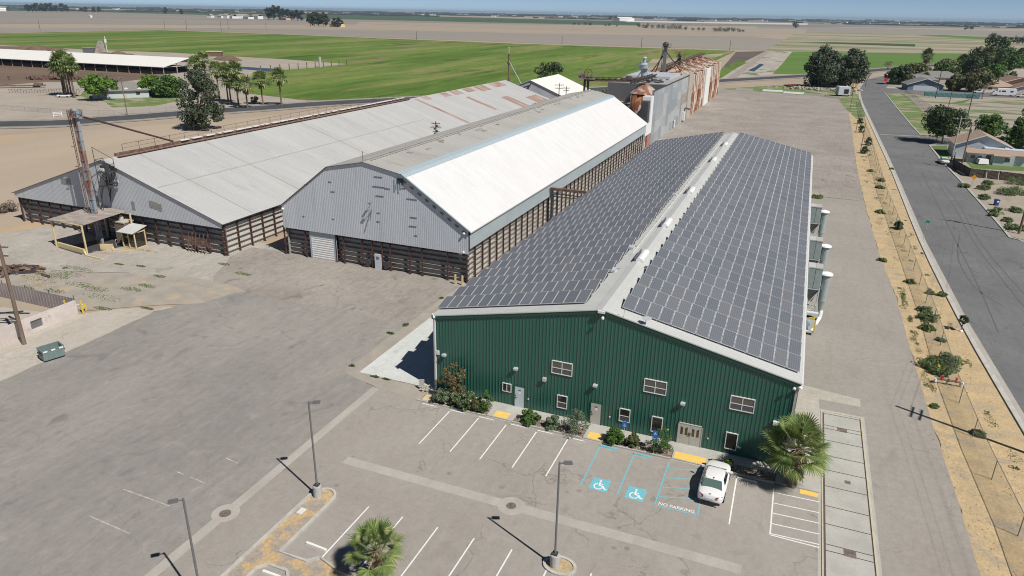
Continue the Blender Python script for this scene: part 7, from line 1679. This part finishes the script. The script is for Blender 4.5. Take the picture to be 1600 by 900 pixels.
bare_tree('leafless grey tree between the big tree pair and the street', (55.41, 368.12), 9, 6)
bare_tree('thin leafless tree by the fence at the end of the far yard', (47.06, 314.51), 9, 8)
def far_palm(label, u, h, fan, seed, mat='palmleafdark', skirt=2.5, r=.4, group=None, lean=(0,0)):
    return fan_palm('fan_palm', label, u, h, fan, seed, fronds=30, skirt=skirt, r=r, mat=mat, nb=9, group=group, lean=lean, sd_=.10)
q = (96.94, 505.04, 13.32); far_palm('tall fan palm with a thick shaggy skirt by the side street houses', q[:2], q[2]-2, 3.0, 301, skirt=9, r=1.3, lean=(1,0))
q = (114.94, 481.45, 11.08); far_palm('fan palm with a shaggy skirt beside the pole in the middle of the gardens', q[:2], q[2]-2, 3.2, 302, skirt=8, r=1.2)
q = (126.9, 478.4, 16.12); far_palm('tallest fan palm, in front of the tall spreading evergreen', q[:2], q[2]-2, 3.0, 303, skirt=5, r=.9)
q = (89.09, 423.7, 3.84); far_palm('short fan palm above the slate blue house roof', q[:2], q[2]-1, 1.8, 304, skirt=.5, r=.4)
q = (102.77, 432.51, 5.62); far_palm('bushy fan palm left of the willow like tree', q[:2], q[2]-1.5, 2.6, 305, skirt=1, r=.5)
q = (106.95, 524.93, 5.43); tree('cypress', 'dark slim cypress left of the shaggy fan palm', q[:2], q[2], 2.2, 'leaf_dark', 310, leaf=.6, clumps=20, per=50, shape='cone', trunk_h=.03)
q = (112.46, 528.74, 5.03); tree('cypress', 'dark slim cypress right of the first one', q[:2], q[2], 2.0, 'leaf_dark', 311, leaf=.6, clumps=20, per=50, shape='cone', trunk_h=.03)
q = (115.41, 537.56, 6.37); tree('cypress', 'tallest slim cypress beside the street lamp pole', q[:2], q[2], 1.6, 'leaf_dark', 312, leaf=.6, clumps=20, per=50, shape='cone', trunk_h=.03)
# behind the barns
tree('roadside_tree', 'dark tree peeping over the white roofed shed', (-80,262), 12.5, 7.5, 'leaf_dark', 320, leaf=.55, clumps=26, per=70, trunk_h=.2)
tree('roadside_tree', 'dusty green tree left behind the near rusty silo', (-33,188), 9.8, 5.5, 'leaf_grey', 321, leaf=.5, clumps=34, per=80, trunk_h=.05)
tree('roadside_tree', 'dusty dark tree touching the near rusty silo', (-26.5,186), 10.6, 5.0, 'leaf_euc', 322, leaf=.5, clumps=34, per=80, trunk_h=.05)

# ================================================================== farm on the left
t = thing('open_cattle_barn', 'very long open sided cattle barn with a cream metal roof', 'barn', (-279.5,232.5,0), .02)
m = MB(); m.slab([(-330,-1,3.9),(1,-1,3.9),(1,17.5,7.6),(-330,17.5,7.6)], .25); m.slab([(-330,17.5,7.6),(1,17.5,7.6),(1,36,3.9),(-330,36,3.9)], .25); m.build('roof', 'barncream', t)
for i in range(42):
    m = MB(); m.bar((-i*7.9,0,0), (-i*7.9,0,3.8), .3); m.build('post', 'tin', t)
for y in (9, 17.5, 26, 35): m = MB(); m.bar((0,y,0), (0,y,3.9+3.6*(1-abs(y-17.5)/18.5)), .35); m.build('post', 'tin', t)
m = MB(); m.bar((0,0,3.8),(0,17.5,7.3),.3); m.bar((0,35,3.8),(0,17.5,7.3),.3); m.bar((0,0,3.7),(0,35,3.7),.2); m.build('end_truss', 'trimwhite', t)
m = MB()
for z in (.5,1.0,1.4): m.bar((-330,.4,z), (0,.4,z), .12)
m.build('feed_rail', 'rustbar', t)
m = MB(); m.box(-330,20,0,-4,20.4,3.2); m.build('interior_shade_sheet', 'shadowblack', t)  # near-black sheet stands in for the shade inside the open barn
fh = gable_house('white farmhouse with a grey hip roof and two small dormers', (-217,153), 19, 10, .86, 3.0, 2.6, 'housewhite', 'asphaltroof', hip=.45, over=.9, wins=((-6,1.6,1,1.2,'f'),(5,1.6,1,1.2,'f')), door=1.0)
for x in (2.0, 6.5):
    m = MB(); m.add([(x-1.4,-4.9,2.75),(x+1.4,-4.9,2.75),(x,-4.9,3.9),(x,-2.0,3.9)], [(0,1,2),(1,3,2),(0,2,3)]); m.build('dormer', 'trimwhite', fh)
gable_house('small grey roofed wing behind the white farmhouse', (-232,160), 12, 9, .86, 3.2, 2.2, 'housewhite', 'asphaltroof', hip=.2, wins=((-3,1.4,1,1.2,'f'),))
PT = [('first palm of the cluster by the farmyard, leftmost trunk', 98,150,92,2.4), ('second palm of the cluster by the farmyard', 103,150,95,2.4), ('third and tallest palm of the cluster by the farmyard', 106,151,86,2.6), ('fourth palm of the cluster by the farmyard', 111,150,91,2.4), ('fifth palm of the cluster by the farmyard, rightmost trunk', 116,152,95,2.4)]
PQ = [(-236.91, 144.41, 12.7), (-236.33, 144.76, 13.4), (-233.67, 143.78, 14.92), (-234.76, 145.7, 13.88), (-228.27, 141.97, 12.93)]
for i, (q, (lb, *_)) in enumerate(zip(PQ, PT)): far_palm(lb, q[:2], q[2]-1.5, 2.7, 330+i, skirt=2.2, r=.38, mat='palmleaf', group='palm cluster by the farmyard')
PR = [('tall palm standing behind the large eucalyptus', (-191.88, 171.38, 14.97)), ('palm just left of the tall one behind the eucalyptus', (-198.1, 173.05, 13.23)), ('palm right behind the eucalyptus crown', (-180.43, 165.37, 11.97)), ('palm with a thick crown left of the roadside row', (-170.49, 159.27, 12.28)), ('leftmost palm of the roadside row', (-169.7, 159.73, 9.59)), ('tall palm second in the roadside row', (-160.78, 153.77, 13.43)), ('shorter palm third in the roadside row, nearest the highway', (-153.21, 149.74, 9.09)), ('slim palm by the field corner, left of the last one', (-154.71, 159.45, 10.07)), ('rightmost slim palm of the roadside row', (-147.86, 161.22, 11.35)), ('palm with a low crown in front of the tall roadside one', (-160.78, 153.77, 8.87))]
for i, (lb, q) in enumerate(PR): far_palm(lb, q[:2], q[2]-1.3, 2.3 if i < 9 else 2.0, 340+i, skirt=1.8, r=.3, mat='palmleaf', group='palms along the highway')
q = (-214.26, 140.6, 9.09); tree('shade_tree', 'bright green tree at the left end of the farmhouse', q, q[2], 6.0, 'leaf_lime', 350, leaf=.5, clumps=40, per=90, trunk_h=.3)
q = (-218.55, 150.26, 6.62); tree('shade_tree', 'darker green tree behind the left corner of the farmhouse', q, q[2], 4.5, 'leaf_green', 351, leaf=.5, clumps=28, per=80, trunk_h=.2)
q = (-210.08, 160.48, 7.71); tree('shade_tree', 'yellow green tree right of the farmhouse', q, q[2], 5.0, 'leaf_lime', 352, leaf=.5, clumps=36, per=90, trunk_h=.1)
q = (-201.05, 160.69, 7.87); tree('shade_tree', 'wide dark green tree right of the yellow green one', q, q[2], 6.4, 'leaf_green', 353, leaf=.5, clumps=44, per=100, trunk_h=.1)
q = (-159.59, 161.06); tree('dry_bush', 'small grey bush between the roadside palms', q, 3.0, 1.6, 'leaf_grey', 354, cat='bush', leaf=.3, clumps=14, per=40, shape='bush', trunk_h=.03)
q = (-173.51, 117.58, 11.87); pole('leaning utility pole in front of the farmhouse lawn', q[:2], q[2], 'wood', ((0,1.8),), r=.16)
chain_fence('wire fence between the farm and the highway', [(-219.64, 107.9), (-197.46, 109.42), (-176.73, 115.78), (-167.06, 133.95)], h=1.4, step=5)
t = thing('white_gate', 'white painted rail gate by the highway', 'gate', (0,0,0))
a, b = Vector((*(-188.94, 103.91),0)), Vector((*(-188.07, 106.05),0)); m = MB()
for z in (.5,1.0,1.4): m.bar(a+Vector((0,0,z)), b+Vector((0,0,z)), .1)
m.bar(a, a+Vector((0,0,1.5)), .15); m.bar(b, b+Vector((0,0,1.5)), .15); m.build('rails', 'ventwhite', t)
t = thing('rusty_trailer', 'long low rusty flat trailer lying in the farmyard', 'trailer', (*(-278.24, 156.34), 0), .75)
m = MB(); m.box(-9,-1.2,.7,9,1.2,1.0); m.box(5,-1.2,1.0,8,1.2,1.8); m.build('bed', 'rustbar', t)
for x in (5,6.4):
    for s in (-1,1): m = MB(); m.tube((x,s*.9,.5), (x,s*1.2,.5), .5, n=10); m.build('wheel', 'rubber', t)
t = thing('farm_scrap', 'dark heap of old machinery at the edge of the corral', 'machinery heap', (*(-302.41, 187.21), 0), .5)
rg = random.Random(23); m = MB()
for i in range(60): m.obox((rg.gauss(0,6), rg.gauss(0,1.2), rg.uniform(.2,1.4)), (rg.uniform(.8,2.6), rg.uniform(.5,1.6), rg.uniform(.3,1.2)), rg.uniform(0,3))
m.build('machinery', 'rustbar', t)['kind'] = 'stuff'
t = thing('rail_corral', 'tangled old corral rails beside the palm cluster', 'corral fence', (*(-253.34, 147.93), 0), .6)
m = MB()
for i in range(26): m.bar((-12+i,0,0), (-12+i,rg.uniform(-.3,.3),1.5), .12); m.bar((-12+i,0,.5+rg.random()), (-11+i,0,.5+rg.random()), .1)
m.build('rails', 'wood', t)
t = thing('white_car_wreck', 'pale vehicle parked at the foot of the palm cluster', 'car', (*(-233.18, 141.55), 0), .5)
m = MB(); m.box(-2.3,-.9,.4,2.3,.9,.95); b = m.build('body', 'carpaint', t); m = MB(); m.add([(-1.5,-.8,.95),(1.2,-.8,.95),(1.2,.8,.95),(-1.5,.8,.95),(-1.0,-.65,1.45),(.6,-.65,1.45),(.6,.65,1.45),(-1.0,.65,1.45)], [(4,5,6,7),(0,1,5,4),(1,2,6,5),(2,3,7,6),(3,0,4,7)]); m.build('cabin', 'cardark', t)
for x in (-1.4,1.4):
    for s in (-1,1): m = MB(); m.tube((x,s*.7,.33), (x,s*.92,.33), .33, n=10); m.build('wheel', 'rubber', t)
t = thing('separator_frame', 'grey steep sided farm separator standing behind the cattle barn', 'farm machine', (*(-451.8, 338.1), 0), .3)
m = MB(); m.add([(-4,-2,0),(3,-2,0),(3,2,0),(-4,2,0),(0,-1.2,9),(2,-1.2,9),(2,1.2,9),(0,1.2,9)], [(4,5,6,7),(0,1,5,4),(1,2,6,5),(2,3,7,6),(3,0,4,7)]); m.build('ramp', 'tin', t)
m = MB(); m.box(-12,-2.5,0,-4,2.5,4); m.build('shed', 'greysteel', t); m = MB(); m.box(-12.2,-2.7,4,-3.9,2.7,4.3); m.build('roof', 'tin', t); m = MB(); m.tube((5,0,0),(5,0,12),.2,n=6); m.obox((5,0,9),(1,1,2.5)); m.build('mast', 'ventwhite', t)
t = thing('small_field_shed', 'small tan shed at the edge of the green field', 'shed', (*(-370.4, 364.03), 0), .5)
m = MB(); m.box(-5,-2.5,0,5,2.5,3.2); m.build('wall', 'rustbar', t); m = MB(); m.box(-5.3,-2.8,3.2,5.3,2.8,3.6); m.build('roof', 'cream', t)
t = thing('field_standpipe', 'white standpipe on the dirt tongue in the green field', 'standpipe', (*(-248.21, 321.25), 0)); m = MB(); m.tube((0,0,0), (0,0,6), .8, n=10); m.build('pipe', 'concpole', t)
t = thing('field_post_row', 'row of dark posts on the dirt tongue in the green field', 'post row', (0,0,0))
a, b = Vector((*(-251.28, 272.21),0)), Vector((*(-244.71, 344.03),0))
for i in range(11): p = a.lerp(b, i/10); m = MB(); m.bar(p, p+Vector((0,0,3.5)), .35); m.build('post', 'wood', t)
tree('pump_rig', 'x', (0,0), 1, 1, 'leaf_dark', 1) if 0 else None

# ================================================================== far away
protos = []
for k, (mt, shp) in enumerate((('leaf_far', 'tall'), ('leaf_far', 'round'), ('leaf_far', 'round'))):
    protos.append((mt, shp))
FT = [(-3311.71, 2324.99, 33.8), (-3299.57, 2337.44, 35.49), (-3287.38, 2349.94, 37.19), (-3277.34, 2367.18, 38.68), (-3265.03, 2379.81, 36.85), (-3252.68, 2392.49, 38.29), (-3270.24, 2431.02, 34.62), (-3264.38, 2458.77, 38.46), (-3251.76, 2471.88, 31.31), (-3302.14, 2585.22, 23.74), (-3318.91, 2622.96, 25.46), (-3260.65, 2621.62, 24.15), (-3249.8, 2641.11, 25.12), (-2807.04, 2630.03, 29.24), (-2612.38, 2534.89, 23.95)]
def cheap_tree(name, label, q, cr, seed, group, cards=9, mat='leaf_far'):
    t = thing(name, label, 'tree', (q[0], q[1], 0), 0, group); rg = random.Random(seed); m = MB(); h = q[2]
    for i in range(16):
        a = rg.uniform(0,2*PI); tt = rg.uniform(-.85,1); r_ = cr*math.sqrt(max(.08,1-tt*tt))*rg.random()**.5*.8
        leaf_cards(m, (r_*math.cos(a), r_*math.sin(a), h*.55+tt*h*.4), cr*.42, cards*3, h*.09, rg)
    m.build('crown', mat, t); m = MB(); m.tube((0,0,0), (0,0,h*.5), h*.03, n=5); m.build('trunk', 'bark', t); return t
for i, q in enumerate(FT): cheap_tree('distant_tree', '%s tree from the left in the scattered clumps at the upper left' % ORD[i], q, q[2]*.42, 400+i, 'distant trees at the upper left')
FT2 = [(-1583.06, 1877.06, 38.55), (-1553.62, 1865.55, 40.99), (-1533.57, 1865.15, 38.09), (-1505.23, 1851.24, 31.86), (-1477.11, 1840.21, 31.22), (-1458.08, 1837.29, 27.83), (-1439.21, 1834.41, 29.88), (-1412.52, 1821.15, 27.45), (-938.27, 1230.12, 23.32), (-934.8, 1238.24, 27.08), (-930.72, 1247.8, 26.6), (-919.38, 1247.51, 25.54), (-924.24, 1263.01, 23.7), (-867.41, 1214.03, 16.64), (-859.88, 1218.49, 17.97), (-863.38, 1234.55, 11.28)]
for i, q in enumerate(FT2): cheap_tree('distant_tree', '%s tree from the left in the two dark groves above the green field' % ORD[i], q, q[2]*.36, 430+i, 'trees of the two dark groves above the green field')
FT3 = [(-685.74, 2233.3, 7.58), (-676.52, 2258.32, 6.69), (-646.07, 2220.09, 8.43), (-617.95, 2180.35, 8.81), (-555.42, 2127.78, 5.34), (-548.18, 2144.75, 7.16), (-518.29, 2119.26, 5.29), (-436.35, 2042.1, 9.25), (-416.06, 2007.05, 7.76), (-397.75, 1970.88, 12.14), (-377.68, 1940.77, 8.76), (-357.07, 1913.98, 9.4), (-340.09, 1894.95, 10.52), (-322.28, 1878.59, 9.18), (-310.46, 1876.03, 12.5), (-291.76, 1851.35, 12.01), (-272.4, 1829.52, 8.14), (-252.37, 1810.36, 6.58), (-234.09, 1789.7, 7.2), (-222.15, 1779.56, 6.86)]
for i, q in enumerate(FT3): cheap_tree('distant_tree', '%s tree from the left in the loose row beyond the grey field' % ORD[i], q, q[2]*.8, 460+i, 'loose tree row beyond the grey field', 6)
FT4 = [(-188.24, 1721.68, 8.95), (-178.91, 1727.32, 10.06), (-169.56, 1732.97, 8.56), (-160.2, 1738.64, 9.39), (-148.82, 1738.65, 9.37), (-137.49, 1738.66, 7.84), (-128.13, 1744.31, 5.92)]
for i, q in enumerate(FT4): cheap_tree('distant_tree', '%s tree from the left in the low dense clump right of the loose row' % ORD[i], q, q[2]*.9, 490+i, 'low dense clump beyond the grey field', 6)
FT5 = [(-1238.48, 4799.29, 23.56), (-1182.97, 4733.09, 24.33), (551.5, 3242.82, 14.81), (567.44, 3236.89, 15.2), (-40.07, 2675.27, 22.32), (294, 1404.94, 7.06), (299.05, 1392.28, 13.93), (305.11, 1381.04, 10.85), (311.05, 1370.03, 9.77), (317.98, 1360.35, 9.2), (324.78, 1350.86, 11.02), (331.45, 1341.54, 12.34)]
for i, q in enumerate(FT5): cheap_tree('distant_tree', '%s of the separate trees beyond the fields, counted from the left' % ORD[[2,3,4,5,0,6,7,8,9,10,11,12][i]], q, q[2]*.6, 500+i, 'separate trees beyond the fields', 7, 'leaf_far')
def far_building(label, u0, u1, h, wall, roof, depth=12, cat='building', slope=.3):
    a = Vector((*u0, 0)); b = Vector((*u1, 0)); d = (b-a); L = d.length; t = thing('distant_building', label, cat, tuple(a), math.atan2(d.y, d.x))
    m = MB(); m.box(0,0,0,L,depth,h); m.build('wall', wall, t); m = MB(); m.slab([(-.5,-.5,h),(L+.5,-.5,h),(L+.5,depth/2,h+depth*slope),(-.5,depth/2,h+depth*slope)], .3); m.slab([(-.5,depth/2,h+depth*slope),(L+.5,depth/2,h+depth*slope),(L+.5,depth,h),(-.5,depth,h)], .3); m.build('roof', roof, t); return t
far_building('long white shed near the horizon in the middle of the photo', (-972.97, 3975.05), (-918.38, 4090.77), 14, 'whitewall', 'barncream', 50, slope=.15)
far_building('white farm buildings at the extreme left edge', (-3464.11, 2265.18), (-3430.9, 2306.93), 8, 'ventwhite', 'barncream', 25)
FB = [((-1849.59, 1911.73), (-1849.85, 1926.43)), ((-1816.07, 1905.05), (-1794, 1898.74)), ((-1793.98, 1904.5), (-1772.08, 1901.07)), ((-1793.93, 1927.77), (-1739.76, 1888.9)), ((-1739.37, 1905.98), (-1706.56, 1919.48)), ((-1686.78, 1879.3), (-1636.53, 1845.43)), ((-1705.95, 1936.87), (-1653.62, 1909.45)), ((-1533.57, 1865.15), (-1470.04, 1819.32))]
for i, (a, b) in enumerate(FB): far_building('%s white house from the left in the small far settlement' % ORD[i], a, b, 7+2*(i in (2,4,6)), 'whitewall' if i != 7 else 'peachwall', 'tin', 18, 'house')
far_building('cream house with dark window openings in the right grove', (-902.78, 1246.39), (-859.88, 1218.49), 6, 'cream', 'tin', 12, 'house')
far_building('white water tank like building far in the grey fields', (-1889.62, 1487.84), (-1879.93, 1485.08), 6, 'ventwhite', 'ventwhite', 5)
FI = [((1906.69, 36072.57), (1929.56, 32567.74)), ((1898.53, 30225.62), (2130.17, 27761.03)), ((2242.45, 24574.74), (2452.09, 23698.93))]
for i, (a, b) in enumerate(FI): far_building('%s of the pale factory blocks on the right horizon' % ORD[i], a, b, (32,20,16)[i], 'whitewall', 'tin', 60, slope=.05)
FP = [(-930.59, 641.85), (-887.09, 808.4), (-859.06, 823.17), (-786.71, 817.29), (-853.23, 904.26), (-823, 958.38), (-425.48, 757), (-236.02, 750.94), (-146.27, 753.98), (-54.35, 764.22)]
for i, p in enumerate(FP): pole('%s pole from the left in the line beyond the green field' % ORD[i], p, 9.5 if i > 4 else 14, 'darkwood', ((0,2),), r=.25, group='pole line beyond the green field')
# the last tree line, too many to count
rg = random.Random(99); m = MB(); C0 = Vector((27.78,-51.23,0)); yaw0 = 0.3786
for i in range(1500):
    az = math.radians(rg.uniform(-44, 44)); D = rg.choice((5200, 7000, 8600, 10500, 12500))*rg.uniform(.94,1.06)
    if mnoise.noise(Vector((az*9, D*.0009, 0))) < -.12: continue
    d = Vector((math.sin(az-yaw0), math.cos(az-yaw0), 0)); p = C0+d*D; h = rg.uniform(6,17)*D/8000; w_ = rg.uniform(25,90)*D/8000
    s = Vector((d.y,-d.x,0)); n = 6
    pts = [p-s*w_]+[p-s*w_+s*(2*w_*k/n)+Vector((0,0,h*rg.uniform(.55,1))) for k in range(n+1)]+[p+s*w_]
    m.face(pts); q = [v+d*30 for v in pts]; m.face(q[::-1])
    for a_, b_, c_, e_ in zip(pts[:-1], pts[1:], q[1:], q[:-1]): m.face([a_, b_, c_, e_])
tag(m.build('horizon_tree_line', 'leaf_far'), 'low hazy line of trees along the whole horizon', 'trees', kind='stuff')
rg = random.Random(98); m = MB()
for i in range(70):
    az = math.radians(rg.uniform(-40, 42)); D = rg.uniform(5500, 11000); d = Vector((math.sin(az-yaw0), math.cos(az-yaw0), 0)); p = C0+d*D; L = rg.uniform(15,50); m.obox((p.x,p.y,5), (L,L*.5,10), -az)
tag(m.build('horizon_buildings', 'whitewall'), 'scattered pale specks of buildings near the horizon', 'buildings', kind='stuff')
